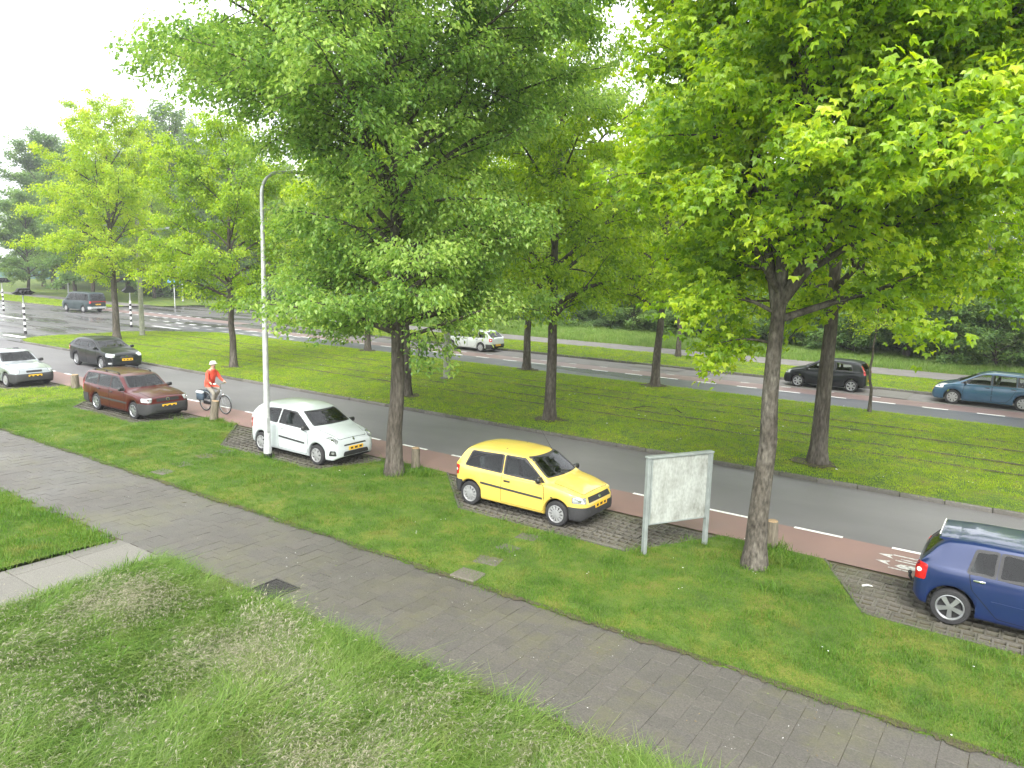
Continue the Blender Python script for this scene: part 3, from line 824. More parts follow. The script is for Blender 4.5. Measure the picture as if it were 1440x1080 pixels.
def scatter(name, src, col, density, smin, smax, seed, label, cat='grass', mask=None, mscale=1.0, bounds=None, swirl=False, dz=0.0):
    """src mesh surface -> instances of the tufts"""
    me = src.data.copy()
    if dz: me.transform(Matrix.Translation((0, 0, dz)))
    if bounds:
        bm = bmesh.new(); bm.from_mesh(me)
        kill = [f for f in bm.faces if not (bounds[0] < f.calc_center_median().x < bounds[1] and bounds[2] < f.calc_center_median().y < bounds[3])]
        bmesh.ops.delete(bm, geom=kill, context='FACES'); bm.to_mesh(me); bm.free()
    o = bpy.data.objects.new(name, me); COL.objects.link(o)
    props(o, label, cat, None, 'stuff')
    g = bpy.data.node_groups.new(name, 'GeometryNodeTree')
    g.interface.new_socket('Geometry', in_out='INPUT', socket_type='NodeSocketGeometry')
    g.interface.new_socket('Geometry', in_out='OUTPUT', socket_type='NodeSocketGeometry')
    gi = g.nodes.new('NodeGroupInput'); go = g.nodes.new('NodeGroupOutput')
    dp = g.nodes.new('GeometryNodeDistributePointsOnFaces'); dp.inputs['Seed'].default_value = seed
    dp.inputs['Density'].default_value = density
    pos = g.nodes.new('GeometryNodeInputPosition')
    nz = g.nodes.new('ShaderNodeTexNoise'); nz.inputs['Scale'].default_value = mscale; nz.inputs['Detail'].default_value = 3
    g.links.new(pos.outputs[0], nz.inputs['Vector'])
    if mask:
        mr = g.nodes.new('ShaderNodeMapRange'); mr.inputs[1].default_value = mask[0]; mr.inputs[2].default_value = mask[1]
        mr.inputs[3].default_value = mask[2] * density; mr.inputs[4].default_value = mask[3] * density
        g.links.new(nz.outputs[0], mr.inputs[0]); g.links.new(mr.outputs[0], dp.inputs['Density'])
    ci = g.nodes.new('GeometryNodeCollectionInfo'); ci.inputs['Collection'].default_value = col
    ci.inputs['Separate Children'].default_value = True; ci.inputs['Reset Children'].default_value = True
    ip = g.nodes.new('GeometryNodeInstanceOnPoints'); ip.inputs['Pick Instance'].default_value = True
    rv = g.nodes.new('FunctionNodeRandomValue'); rv.data_type = 'FLOAT_VECTOR'
    rv.inputs[0].default_value = (-.12, -.12, 0); rv.inputs[1].default_value = (.12, .12, 6.283)
    rot = rv.outputs[0]
    if swirl:                                    # neighbouring tufts are pressed over the same way
        rv.inputs[0].default_value = (-.2, -.2, -.95); rv.inputs[1].default_value = (.2, .2, .95)
        ns = g.nodes.new('ShaderNodeTexNoise'); ns.inputs['Scale'].default_value = .55; ns.inputs['Detail'].default_value = 2
        g.links.new(pos.outputs[0], ns.inputs['Vector'])
        mz = g.nodes.new('ShaderNodeMath'); mz.operation = 'MULTIPLY'; mz.inputs[1].default_value = 14.0
        g.links.new(ns.outputs[0], mz.inputs[0])
        cx = g.nodes.new('ShaderNodeCombineXYZ'); g.links.new(mz.outputs[0], cx.inputs['Z'])
        av = g.nodes.new('ShaderNodeVectorMath'); av.operation = 'ADD'
        g.links.new(rv.outputs[0], av.inputs[0]); g.links.new(cx.outputs[0], av.inputs[1]); rot = av.outputs[0]
    rs = g.nodes.new('FunctionNodeRandomValue'); rs.data_type = 'FLOAT'
    rs.inputs[2].default_value = smin; rs.inputs[3].default_value = smax
    n2 = g.nodes.new('ShaderNodeTexNoise'); n2.inputs['Scale'].default_value = .9; n2.inputs['Detail'].default_value = 2
    g.links.new(pos.outputs[0], n2.inputs['Vector'])
    m2 = g.nodes.new('ShaderNodeMapRange'); m2.inputs[1].default_value = .3; m2.inputs[2].default_value = .7
    m2.inputs[3].default_value = .65; m2.inputs[4].default_value = 1.3
    g.links.new(n2.outputs[0], m2.inputs[0])
    ml = g.nodes.new('ShaderNodeMath'); ml.operation = 'MULTIPLY'
    g.links.new(rs.outputs[1], ml.inputs[0]); g.links.new(m2.outputs[0], ml.inputs[1])
    g.links.new(gi.outputs[0], dp.inputs['Mesh']); g.links.new(dp.outputs['Points'], ip.inputs['Points'])
    g.links.new(ci.outputs[0], ip.inputs['Instance']); g.links.new(rot, ip.inputs['Rotation'])
    g.links.new(ml.outputs[0], ip.inputs['Scale'])
    g.links.new(ip.outputs[0], go.inputs[0])
    md = o.modifiers.new('scatter', 'NODES'); md.node_group = g
    return o

scatter('verge_turf', verge, TC['lawn'], 95, .6, 1.25, 1, 'short bright green turf between footpath and parking bays', bounds=(-30, 6, 0, 20))
edge_n = strip('path_edge_soil', -40, 12, lambda x: 9.85 + .025 * math.sin(x * 3.1 + 2 * math.sin(x * .7)) + .02 * math.sin(x * 8.7 + x * x * .3), lambda x: 9.98, .028, 900, 2, M['soil'], jitter0=.025)
scatter('path_edge_moss', edge_n, TC['lawn'], 260, .35, .85, 21, 'frayed yellowish turf creeping over the footpath edge', mask=(.40, .55, .1, 1), mscale=2.5, bounds=(-32, 6, 0, 20))
edge_s = strip('path_edge_soil', -12.6, 12, 7.12, lambda x: 7.33 + .03 * math.sin(x * 2.7) + .02 * math.sin(x * 8.3), .026, 400, 2, M['soil'], jitter1=.015)
scatter('meadow_edge', edge_s, TC['lawn'], 160, .6, 1.3, 22, 'meadow grass creeping over the near footpath edge', bounds=(-13, 6, 0, 20))
scatter('verge_turf_far', verge, TC['mow'], 40, .7, 1.3, 2, 'short green turf on the verge towards the silver car', bounds=(-60, -30, 0, 20))
scatter('verge_weeds', verge, TC['weed'], 26, .5, 1.1, 3, 'scattered longer grass clumps on the verge', mask=(.52, .66, 0, 1), mscale=1.7, bounds=(-40, 6, 0, 20))
scatter('median_turf', median, TC['mow'], 55, .55, 1.15, 4, 'mown yellow green turf of the tram median', bounds=(-54, 6, 0, 40))
scatter('long_grass', low_a, TC['tall'], 130, .3, 1.2, 5, 'long wind-bent meadow grass in the foreground', mask=(.25, .7, .55, 1.1), mscale=.8, bounds=(-13, 3, 1.5, 8), swirl=True)
scatter('seeding_grass', low_a, TC['seed'], 105, .5, 1.15, 6, 'pale seeding grass stalks lying over the foreground meadow', mask=(.46, .62, 0, 1), mscale=.75, bounds=(-13, 1, 1.5, 6.6), swirl=True)
scatter('meadow_weeds', low_a, TC['weed'], 30, .8, 1.7, 41, 'broad bladed weeds and upright clumps in the foreground meadow', mask=(.45, .62, 0, 1), mscale=1.3, bounds=(-13, 3, 1.5, 8))
scatter('meadow_turf', low_a, TC['lawn'], 90, 1.0, 2.0, 7, 'dense green under-grass of the foreground meadow', bounds=(-13, 3, 1.5, 8))
scatter('long_grass_left', low_b, TC['lawn'], 110, .8, 1.9, 8, 'bright green grass left of the concrete entrance path', bounds=(-34, -14, 3, 8))
scatter('far_verge_turf', far_v1, TC['mow'], 22, .8, 1.5, 9, 'mown green strip between far parking row and far footpath', bounds=(-62, 12, 0, 60))
scatter('far_rough_turf', far_v2, TC['rough'], 13, .8, 1.5, 10, 'long rough grass in front of the far bushes', bounds=(-80, 12, 0, 66))
scatter('far_left_turf', far_v3, TC['mow'], 8, 1.5, 2.5, 11, 'green strip beyond the tram crossing', bounds=(-135, -82, 0, 60))

# ------------------------------------------------------------------ trees
class Tubes:
    def __init__(s): s.V = []; s.F = []; s.n = 0
    def add(s, pts, rad, k):
        pts = np.asarray(pts, float); rad = np.asarray(rad, float)
        d = np.gradient(pts, axis=0); d /= np.linalg.norm(d, axis=1, keepdims=True) + 1e-9
        ref = np.array([0, 0, 1.0]) if abs(d[0, 2]) < .8 else np.array([1.0, 0, 0])
        a = np.cross(d, ref); a /= np.linalg.norm(a, axis=1, keepdims=True) + 1e-9
        b = np.cross(d, a)
        th = np.linspace(0, 2 * PI, k, endpoint=False)
        ring = pts[:, None, :] + rad[:, None, None] * (a[:, None, :] * np.cos(th)[None, :, None] + b[:, None, :] * np.sin(th)[None, :, None])
        m = len(pts)
        s.V.append(ring.reshape(-1, 3))
        i = np.arange(m - 1)[:, None] * k + np.arange(k)[None]
        j = np.arange(m - 1)[:, None] * k + (np.arange(k)[None] + 1) % k
        s.F.append((np.stack([i, j, j + k, i + k], -1).reshape(-1, 4)) + s.n)
        s.n += m * k
    def mesh(s, name):
        return fast_mesh(name, np.concatenate(s.V), np.concatenate(s.F), smooth=True)

LEAF_DIAMOND = (np.array([[0, 0, 0], [.38, .42, .06], [1, 0, -.10], [.38, -.42, .06]]), np.array([[0, 1, 2, 2], [0, 2, 3, 3]]))
def leaf_shape(kind):
    if kind == 'maple':      # three lobes spreading from the stalk, each folded on its own rib
        vs, fs = [], []
        for k, (a, L) in enumerate(((-.95, .78), (0, 1.0), (.95, .78))):
            ca, sa = math.cos(a), math.sin(a)
            for (x, y, z) in ((0, 0, 0), (.50 * L, .27, .045), (L, 0, -.16), (.50 * L, -.27, .045)):
                vs.append([x * ca - y * sa, x * sa + y * ca, z])
            fs += [[4 * k, 4 * k + 1, 4 * k + 2], [4 * k, 4 * k + 2, 4 * k + 3]]
        return np.array(vs), np.array(fs)
    v = np.array([[0, 0, 0], [.42, .30, .05], [1, 0, -.12], [.42, -.30, .05]])
    f = np.array([[0, 1, 2], [0, 2, 3]])
    return v, f

def grow(seed, H, clear, Rprof, tr, nlimb, nleaf, lsize, kind='oval', top=.92, lean=(0, 0), sec_dens=2.4, flat=.75, el0=22, el1=68, fork=None, k_trunk=14,
         clump=.10, droop=.25, twist=.10, bias=None):
    """returns (wood Tubes, leaf verts, leaf faces, tone)"""
    r = np.random.default_rng(seed)
    T = Tubes()
    nt = 16
    tz = np.linspace(0, 1, nt) ** 1.25 * H * top
    tt = tz / (H * top)
    wob = np.cumsum(r.normal(0, twist, (nt, 2)) * (np.arange(nt) > 2)[:, None], axis=0) * .6
    trunk = np.stack([lean[0] * tt * H + wob[:, 0], lean[1] * tt * H + wob[:, 1], tz], -1)
    trad = tr * (1 - .93 * tt ** .9) * (1 + .45 * np.exp(-tz / .22) + .05 * np.exp(-tz / 1.2))
    trunk[0, 2] = -.15
    T.add(trunk, trad, k_trunk)
    anchors = []   # (pos, dir, tone_of_branch)
    def at_trunk(z):
        return np.array([np.interp(z, tz, trunk[:, 0]), np.interp(z, tz, trunk[:, 1]), z]), np.interp(z, tz, trad)
    ga = r.uniform(0, 2 * PI)
    limbs = []
    for i in range(nlimb):
        u = (i + .5) / nlimb
        z0 = clear + (H * top * .97 - clear) * u ** 1.15
        az = ga + i * 2.39996 + r.normal(0, .25)
        el = R(el0 + (el1 - el0) * u + r.normal(0, 6))
        limbs.append((z0, az, el, 1.0))
    if fork:
        limbs += fork
    for (z0, az, el, mul) in limbs:
        p0, r0 = at_trunk(z0)
        # length until envelope reached
        hd = np.array([math.cos(az), math.sin(az)])
        L = .6
        while L < 14:
            zz = z0 + L * math.sin(el); rr = L * math.cos(el)
            bf = 1.0 if bias is None else 1 + bias[1] * math.cos(az - bias[0]) * float(np.clip((bias[2] - zz) / 2.5, 0, 1))
            if zz > H or rr > Rprof(zz) * bf: break
            L += .15
        L *= r.uniform(.82, 1.06) * mul
        n = 8
        pts = [p0]; e = el + R(14); a = az
        for s in range(n):
            e -= R(28) / n + r.normal(0, .07); a += r.normal(0, .13)
            pts.append(pts[-1] + L / n * np.array([math.cos(a) * math.cos(e), math.sin(a) * math.cos(e), math.sin(e)]))
        pts = np.array(pts)
        rl = min(r0 * .62, .012 + L * .017) * (1.25 if mul > 1.01 else 1)
        rad = rl * (1 - np.linspace(0, 1, n + 1) * .88)
        T.add(pts, rad, 7)
        ns = int(L * sec_dens) + 3
        for q in range(ns):
            t = .18 + .82 * (q + r.uniform(0, 1)) / ns
            f = t * n; i0 = min(int(f), n - 1); pp = pts[i0] + (pts[i0 + 1] - pts[i0]) * (f - i0)
            d = pts[i0 + 1] - pts[i0]; d /= np.linalg.norm(d)
            side = 1 if q % 2 else -1
            aa = math.atan2(d[1], d[0]) + side * R(r.uniform(30, 72))
            ee = math.asin(np.clip(d[2], -1, 1)) * .5 + r.normal(.10, .42)
            sl = (.34 * L * (1.12 - t) + .38) * r.uniform(.7, 1.25)
            sp = [pp]; m = 5
            for s in range(m):
                ee -= .05 + r.normal(0, .07); aa += r.normal(0, .15)
                sp.append(sp[-1] + sl / m * np.array([math.cos(aa) * math.cos(ee), math.sin(aa) * math.cos(ee), math.sin(ee)]))
            sp = np.array(sp)
            T.add(sp, np.linspace(max(.006, rad[i0] * .45), .004, m + 1), 4)
            tone = r.normal(0, .13)
            ntw = int(sl * 4.5) + 2
            for w in range(ntw):
                t2 = .2 + .8 * (w + r.uniform(0, 1)) / ntw
                f2 = t2 * m; k0 = min(int(f2), m - 1); q0 = sp[k0] + (sp[k0 + 1] - sp[k0]) * (f2 - k0)
                a3 = aa + r.uniform(-1.2, 1.2); e3 = r.normal(.0, .45)
                tl = r.uniform(.22, .55) * (1 if L > 1.5 else .7)
                dd = np.array([math.cos(a3) * math.cos(e3), math.sin(a3) * math.cos(e3), math.sin(e3)])
                anchors.append((*q0, *dd, tl, tone))
    A = np.array(anchors)
    m = len(A)
    per = r.poisson(nleaf / m, m)
    idx = np.repeat(np.arange(m), per)
    n = len(idx)
    u = r.uniform(0, 1, n) ** .8
    P = A[idx, 0:3] + A[idx, 3:6] * (A[idx, 6] * u)[:, None] + r.normal(0, 1, (n, 3)) * np.array([clump, clump, clump * flat])
    # orientation
    az = np.arctan2(A[idx, 4], A[idx, 3]) + r.normal(0, .9, n)
    pitch = -droop + r.normal(0, .38, n)
    roll = r.normal(0, .38, n)
    d = np.stack([np.cos(az) * np.cos(pitch), np.sin(az) * np.cos(pitch), np.sin(pitch)], -1)
    sd = np.stack([-np.sin(az), np.cos(az), np.zeros(n)], -1)
    nn = np.cross(d, sd)
    s2 = sd * np.cos(roll)[:, None] + nn * np.sin(roll)[:, None]
    n2 = np.cross(d, s2)
    size = lsize * r.uniform(.65, 1.25, n)
    lv, lf = leaf_shape(kind)
    V = P[:, None, :] + size[:, None, None] * (lv[None, :, 0:1] * d[:, None] + lv[None, :, 1:2] * s2[:, None] + lv[None, :, 2:3] * n2[:, None])
    F = lf[None] + (np.arange(n) * len(lv))[:, None, None]
    tone = np.clip(.5 + A[idx, 7] + r.normal(0, .21, n), 0, 1)
    return T, V, F, tone, (P, d, s2, n2, size)

def leaf_mesh(name, V, F, tone, mat):
    nv = V.shape[1]
    if F.shape[2] == 4:
        f = F.reshape(-1, 4)
        # split quads (some degenerate) into triangles
        t1 = f[:, [0, 1, 2]]; q = f[:, 2] != f[:, 3]; t2 = f[q][:, [0, 2, 3]]
        f = np.concatenate([t1, t2])
    else: f = F.reshape(-1, 3)
    me = fast_mesh(name, V.reshape(-1, 3), f, smooth=False)
    at = me.attributes.new('tone', 'FLOAT', 'POINT')
    at.data.foreach_set('value', np.repeat(tone, nv).astype(np.float32))
    me.materials.append(mat)
    return me

def tree_thing(name, loc, wood_me, crown_me, label, cat='tree', group=None, rz=0.0, sc=1.0):
    t = empty(name, loc, rz)
    t.scale = (sc, sc, sc)
    props(t, label, cat, group)
    w = link('trunk', wood_me, None, t)
    c = link('crown', crown_me, None, t); c['kind'] = 'stuff'
    return t

def prof(pts):
    zs = [p[0] for p in pts]; rs = [p[1] for p in pts]
    return lambda z: float(np.interp(z, zs, rs))

# the dark green tree beside the white car
T_, V_, F_, tone_, _ = grow(101, 15.5, 3.5, prof([(2.6, 1.6), (3.4, 2.7), (5, 3.3), (7.3, 3.2), (8.3, 3.6), (9.3, 5.3), (10.8, 6.3), (12, 6.0), (14, 4.3), (15.5, 1.5)]),
                            .215, 64, 225000, .118, 'oval', el0=10, el1=66, clump=.14, twist=.05, sec_dens=2.7, droop=.55, bias=(R(35) - .4, .12, 9.5), fork=[(3.7, R(205), R(6), 1.3), (3.9, R(28), R(4), 1.35), (4.3, R(60), R(10), 1.2), (7.4, R(195), R(34), 1.0), (8.0, R(228), R(30), 1.0), (8.6, R(165), R(30), 1.0), (9.0, R(210), R(20), .95), (8.8, R(260), R(24), 1.0), (7.8, R(20), R(34), 1.0), (8.8, R(50), R(24), 1.0), (9.6, R(0), R(16), 1.0), (10.4, R(185), R(14), .9)])
wm = T_.mesh('trunk_dark_tree'); wm.materials.append(M['bark'])
tree_thing('broadleaf_tree', (-13.42, 13.98, .04), wm, leaf_mesh('crown_dark_tree', V_, F_, tone_, M['leaf_dark']),
           'big dark green tree on the grass island between the white car and the yellow car', rz=.4)

# the bright green tree beside the notice board
T_, V_, F_, tone_, lf_ = grow(202, 13.8, 4.6, prof([(3.4, .8), (4.4, 2.2), (5.6, 3.5), (7, 4.0), (9, 4.2), (11, 3.6), (13.5, 1.2)]),
                              .195, 48, 112000, .118, 'maple', lean=(.004, -.004), el0=24, el1=62, clump=.16, twist=.05, sec_dens=2.2,
                              fork=[(4.6, 2.75, R(74), 1.3), (4.9, -.2, R(48), 1.2), (6.2, 1.2, R(62), 1.0), (4.2, R(150), R(10), .8), (6.0, -.5, R(30), 1.1), (7.0, .3, R(30), 1.1), (8.0, -.3, R(38), 1.1)], droop=.7, bias=(R(25) - .24, .50, 40))
P_, d_, s_, n_, sz_ = lf_
tree_b_loc = np.array([-3.94, 13.76, .04])
dcam = np.linalg.norm(P_ + tree_b_loc - np.array([0, 0, CAM_H]), axis=1)
rel = P_ + tree_b_loc - np.array([0, 0, CAM_H])
cc = rel @ np.array(_M)
vis = (np.abs(cc[:, 0] / -cc[:, 2]) < .66) & (np.abs(cc[:, 1] / -cc[:, 2]) < .5) & (cc[:, 2] < 0)
near_idx = np.argsort(np.where(vis, dcam / sz_, 1e9))[:300]
keep = np.ones(len(P_), bool); keep[near_idx] = False
wm = T_.mesh('trunk_bright_tree'); wm.materials.append(M['bark_pale'])
tb = empty('broadleaf_tree', tuple(tree_b_loc))
props(tb, 'big bright green tree with pale mottled trunk beside the notice board', 'tree')
link('trunk', wm, None, tb)
lv_, lfa_ = leaf_shape('maple')
F2 = lfa_[None] + (np.arange(keep.sum()) * len(lv_))[:, None, None]
c_ = link('crown', leaf_mesh('crown_bright_tree', V_[keep], F2, tone_[keep], M['leaf_bright']), None, tb); c_['kind'] = 'stuff'
for k in range(4):        # four leaf meshes of different tone shared by the 300 leaves nearest the window
    pass
leaf_mes = [leaf_mesh('leaf', lv_[None], lfa_[None], np.array([q]), M['leaf_bright']) for q in (.3, .45, .6, .75, .9)]
for i in near_idx:
    o = bpy.data.objects.new('leaf', leaf_mes[min(4, int(tone_[i] * 5))]); COL.objects.link(o); o.parent = tb
    mm = Matrix(((d_[i, 0], s_[i, 0], n_[i, 0], P_[i, 0]), (d_[i, 1], s_[i, 1], n_[i, 1], P_[i, 1]), (d_[i, 2], s_[i, 2], n_[i, 2], P_[i, 2]), (0, 0, 0, 1)))
    o.matrix_local = mm @ Matrix.Scale(float(sz_[i]), 4)

# median trees: four crowns shared between them
protos = []
for sd, H, clr, Rm, tr_, nl in [(31, 13.5, 3.3, 4.6, .20, 52000), (32, 14.5, 3.5, 5.0, .21, 56000), (33, 12.5, 3.0, 4.2, .18, 44000), (34, 15.5, 3.6, 5.2, .23, 56000)]:
    T_, V_, F_, tone_, _ = grow(sd, H, clr, prof([(clr - 1, .8), (clr + .3, Rm * .75), (H * .5, Rm), (H * .72, Rm * .9), (H * .9, Rm * .5), (H, .6)]),
                                tr_, 30, nl, .15, 'oval', el0=14, el1=62, droop=.6, clump=.14, sec_dens=2.2, twist=.06)
    w_ = T_.mesh('trunk_median'); w_.materials.append(M['bark'])
    protos.append((w_, leaf_mesh('crown_median', V_, F_, tone_, M['leaf_median'])))
GRP = 'trees on the tram median'
for (x, y, p, rz, sc, lab) in [
    (-4.9, 22.55, 3, .3, 1.05, 'median tree just right of the bright green tree trunk'),
    (-14.05, 22.55, 1, 1.7, 1.0, 'median tree by the kerb, behind the yellow car'),
    (-21.15, 22.75, 0, 2.9, 1.0, 'median tree by the near kerb, just right of the dark tree trunk'),
    (-33.0, 22.85, 2, 4.1, 1.0, 'median tree by the near kerb, straight behind the cyclist'),
    (-49.1, 25.4, 3, 5.5, 1.0, 'tall median tree behind the moving black car, near the crossing'),
    (-14.65, 32.8, 0, .9, 1.03, 'median tree by the far road, left of the black parked hatchback'),
    (-22.1, 33.0, 1, 2.2, .98, 'median tree by the far road, right of the pale parked car'),
    (-33.9, 32.95, 2, 3.7, 1.05, 'median tree by the far road, left of the dark tree trunk'),
    (5.5, 22.6, 1, 1.0, 1.0, 'median tree past the right edge above the dark blue car'),
    (3.5, 33.0, 2, 2.0, 1.1, 'median tree by the far road at the right edge')]:
    tree_thing('median_tree', (x, y, .1), protos[p][0], protos[p][1], lab, 'tree', GRP, rz, sc)
# thin sapling by the far road
T_, V_, F_, tone_, _ = grow(41, 7.5, 2.9, prof([(2.2, .5), (3.2, 1.5), (5, 1.9), (7.5, .4)]), .065, 15, 4200, .13, 'oval', el0=25, el1=65, k_trunk=8)
w_ = T_.mesh('trunk_sapling'); w_.materials.append(M['bark'])
tree_thing('sapling', (-5.32, 32.75, .1), w_, leaf_mesh('crown_sapling', V_, F_, tone_, M['leaf_median']), 'thin young tree on the median, between the two cars parked beyond', 'tree')

# far trees: dense, darker
fprot = []
for sd, H, clr, Rm, tr_, nl in [(51, 16.0, 2.4, 5.8, .26, 42000), (52, 18.0, 3.0, 6.6, .3, 48000), (53, 14.0, 1.8, 5.4, .22, 40000)]:
    T_, V_, F_, tone_, _ = grow(sd, H, clr, prof([(clr - 1, 1.5), (clr + .5, Rm * .85), (H * .45, Rm), (H * .72, Rm * .85), (H * .92, Rm * .45), (H, .6)]),
                                tr_, 30, nl, .24, 'oval', el0=12, el1=62, clump=.22, sec_dens=1.7, twist=.08)
    w_ = T_.mesh('trunk_far'); w_.materials.append(M['bark_dark'])
    fprot.append((w_, leaf_mesh('crown_far', V_, F_, tone_, M['leaf_far'])))
# loose light ones for the avenue on the left
T_, V_, F_, tone_, _ = grow(61, 16.0, 4.2, prof([(3.5, 1.0), (5, 3.6), (8, 4.6), (12, 4.4), (15, 2.6), (16, .8)]), .22, 30, 34000, .17, 'oval', el0=18, el1=62, clump=.18, sec_dens=2.0)
w_ = T_.mesh('trunk_loose'); w_.materials.append(M['bark'])
loose = (w_, leaf_mesh('crown_loose', V_, F_, tone_, M['leaf_median']))

G1 = 'trees on the far verge'
for i, (x, y, k, rz, sc, lab) in enumerate([
    (-51.2, 44.6, 'l', .2, .9, 'verge tree beside the side street, seen left of the dark tree trunk'),
    (-18.9, 45.6, 'l', 1.3, .8, 'verge tree with thin trunk before the far footpath, behind the middle of the median'),
    (-7.4, 57.5, 0, 2.0, .85, 'far tree with brown trunk among the bushes at the right'),
    (-36.0, 45.4, 'l', 3.3, .9, 'verge tree before the far footpath, behind the pale parked car'),
    (-100.0, 46.8, 1, 4.0, .85, 'tree at the left end of the hedge beyond the crossing'),
    (-91.5, 44.8, 0, 5.0, .95, 'broad dark tree by the far path, behind the grey van'),
    (-110.0, 45.6, 2, .6, .95, 'tree by the far path at the left edge, beyond the striped poles'),
    (-96.2, 55.0, 'l', 1.9, .9, 'loose light tree behind the hedge at the left'),
    (-128.0, 58.0, 1, .6, 1.0, 'dark tree standing on the far meadow at the left'),
    (2.5, 45.5, 'l', 2.4, .95, 'verge tree before the far footpath at the right edge')]):
    pr = loose if k == 'l' else fprot[k]
    tree_thing('verge_tree', (x, y, .05), pr[0], pr[1], lab, 'tree', G1, rz, sc)

# the wood behind: single trees whose crowns run together
G2 = 'trees of the far belt'
rw = np.random.default_rng(5)
belt = []
for i in range(24):
    x = -128 + i * 6.4 + rw.normal(0, 1.2)
    belt.append((x, 78 - max(0, x + 60) * .12 + rw.normal(0, 2)))
for i in range(15):
    x = -170 + i * 14 + rw.normal(0, 2)
    belt.append((x, 104 - max(0, x + 60) * .1 + rw.normal(0, 3)))
for i in range(9):
    belt.append((-128 - i * 8 + rw.normal(0, 2), 57 + i * 6 + rw.normal(0, 3)))
for i in range(10):
    belt.append((-118 + i * 6.5 + rw.normal(0, 1.5), 63 + i * .9 + rw.normal(0, 2)))
def belt_label(x, y, i):
    a = math.degrees(math.atan2(y, -x))
    row = 'front row' if y < 72 else ('middle row' if y < 92 else 'rear row')
    for lim, t_ in ((24, 'at the extreme left edge'), (28, 'left of the grey van'), (32, 'above the grey van'), (36, 'behind the tall median tree at the crossing'), (40, 'above the pale leaved hedge'), (45, 'behind the street lamp'), (51, 'left of the dark tree trunk'), (57, 'right of the dark tree trunk'), (64, 'above the yellow car'), (71, 'above the notice board'), (78, 'behind the bright green tree')):
        if a < lim: return 'dense belt tree, ' + row + ', ' + t_
    return 'dense belt tree, ' + row + ', at the right edge'
for i, (x, y) in enumerate(belt):
    k = int(rw.integers(0, 4))
    pr = loose if (k == 3 and x < -60) else fprot[k % 3]
    tree_thing('belt_tree', (x, y, 0), pr[0], pr[1], belt_label(x, y, i), 'tree', G2, rw.uniform(0, 6.28), rw.uniform(.95, 1.2) * (1.0 if y < 90 else 1.2) * (1.3 if x < -105 else 1.0))

# shrubs along the far rough grass
def shrub_mesh(seed, H, Rr, nl, ls, mat):
    T_, V_, F_, tone_, _ = grow(seed, H, .25, prof([(0, Rr * .9), (H * .35, Rr), (H * .75, Rr * .75), (H, .3)]), .07, 26, nl, ls, 'oval', el0=8, el1=70, clump=.16, sec_dens=2.2, k_trunk=6)
    w_ = T_.mesh('stems'); w_.materials.append(M['bark_dark'])
    return w_, leaf_mesh('foliage', V_, F_, tone_, mat)
sp = [shrub_mesh(71, 4.6, 2.9, 13000, .20, M['leaf_far']), shrub_mesh(72, 3.4, 2.5, 10000, .18, M['leaf_hedge']), shrub_mesh(73, 5.6, 3.3, 15000, .21, M['leaf_far'])]
G3 = 'bushes behind the far footpath'
rs_ = np.random.default_rng(8)
KIND = ['dark green bush', 'low greyish green bush', 'tall dark bush']
def seg(x):
    for lim, t_ in ((-52, 'far left'), (-40, 'beside the dark tree trunk'), (-28, 'behind the pale parked car'), (-20, 'straight beyond the yellow car'), (-12, 'left of the parked black car'), (-4, 'behind the parked black car')):
        if x < lim: return t_
    return 'behind the teal blue car'
for row, (n_, st, x_0) in enumerate(((25, 3.0, -62), (17, 4.4, -62))):
    for i in range(n_):
        x = x_0 + i * st + rs_.normal(0, .6)
        y = np.interp(x, [-62, -46, -33, -24, -18, -5, 12], [67, 65, 61.5, 60.5, 58.7, 56.6, 55.6]) + row * 4.0 + rs_.normal(0, .5)
        if -9.5 < x < -5.5 and row == 0: y += 2.5
        k = int(rs_.integers(0, 3)) if row == 0 else 2
        t = empty('bush', (x, y, 0), rs_.uniform(0, 6.28)); s_ = rs_.uniform(.8, 1.1) if row == 0 else rs_.uniform(1.0, 1.4); t.scale = (s_, s_, s_)
        props(t, KIND[k] + (' in the front row, ' if row == 0 else ' in the back row, ') + seg(x), 'bush', G3)
        link('stems', sp[k][0], None, t)
        c = link('foliage', sp[k][1], None, t); c['kind'] = 'stuff'
# pale-leaved hedge beyond the side street on the left
hd = empty('hedge', (-90, 60, 0))
props(hd, 'trimmed hedge with whitish green leaves beyond the side street', 'hedge')
r = np.random.default_rng(77)
n = 16000
L_, D_, Hh = 26.0, 2.2, 2.3
fp_ = r.uniform(0, 1, (n, 3))
px = (fp_[:, 0] - .5) * L_
face = r.integers(0, 3, n)
py = np.where(face == 0, -D_ / 2 + r.normal(0, .12, n), (fp_[:, 1] - .5) * D_)
pz = np.where(face == 1, Hh + r.normal(0, .10, n) + .15 * np.sin(px * 1.3), .1 + fp_[:, 2] * (Hh - .1))
Pn = np.stack([px, py + .15 * np.sin(px * 2.1), pz], -1)
az = r.uniform(0, 6.28, n); pt = r.normal(-.2, .6, n)
d = np.stack([np.cos(az) * np.cos(pt), np.sin(az) * np.cos(pt), np.sin(pt)], -1); sd = np.stack([-np.sin(az), np.cos(az), 0 * az], -1); nn = np.cross(d, sd)
lv, lf = leaf_shape('oval')
V = Pn[:, None] + .24 * (lv[None, :, :1] * d[:, None] + lv[None, :, 1:2] * 1.4 * sd[:, None] + lv[None, :, 2:] * nn[:, None])
c = link('foliage', leaf_mesh('hedge_foliage', V, lf[None] + (np.arange(n) * 4)[:, None, None], np.clip(r.normal(.62, .28, n), 0, 1), M['leaf_hedge']), None, hd); c['kind'] = 'stuff'
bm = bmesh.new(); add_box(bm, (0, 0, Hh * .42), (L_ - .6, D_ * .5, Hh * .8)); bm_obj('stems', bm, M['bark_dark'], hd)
hd.rotation_euler = (0, 0, R(14))

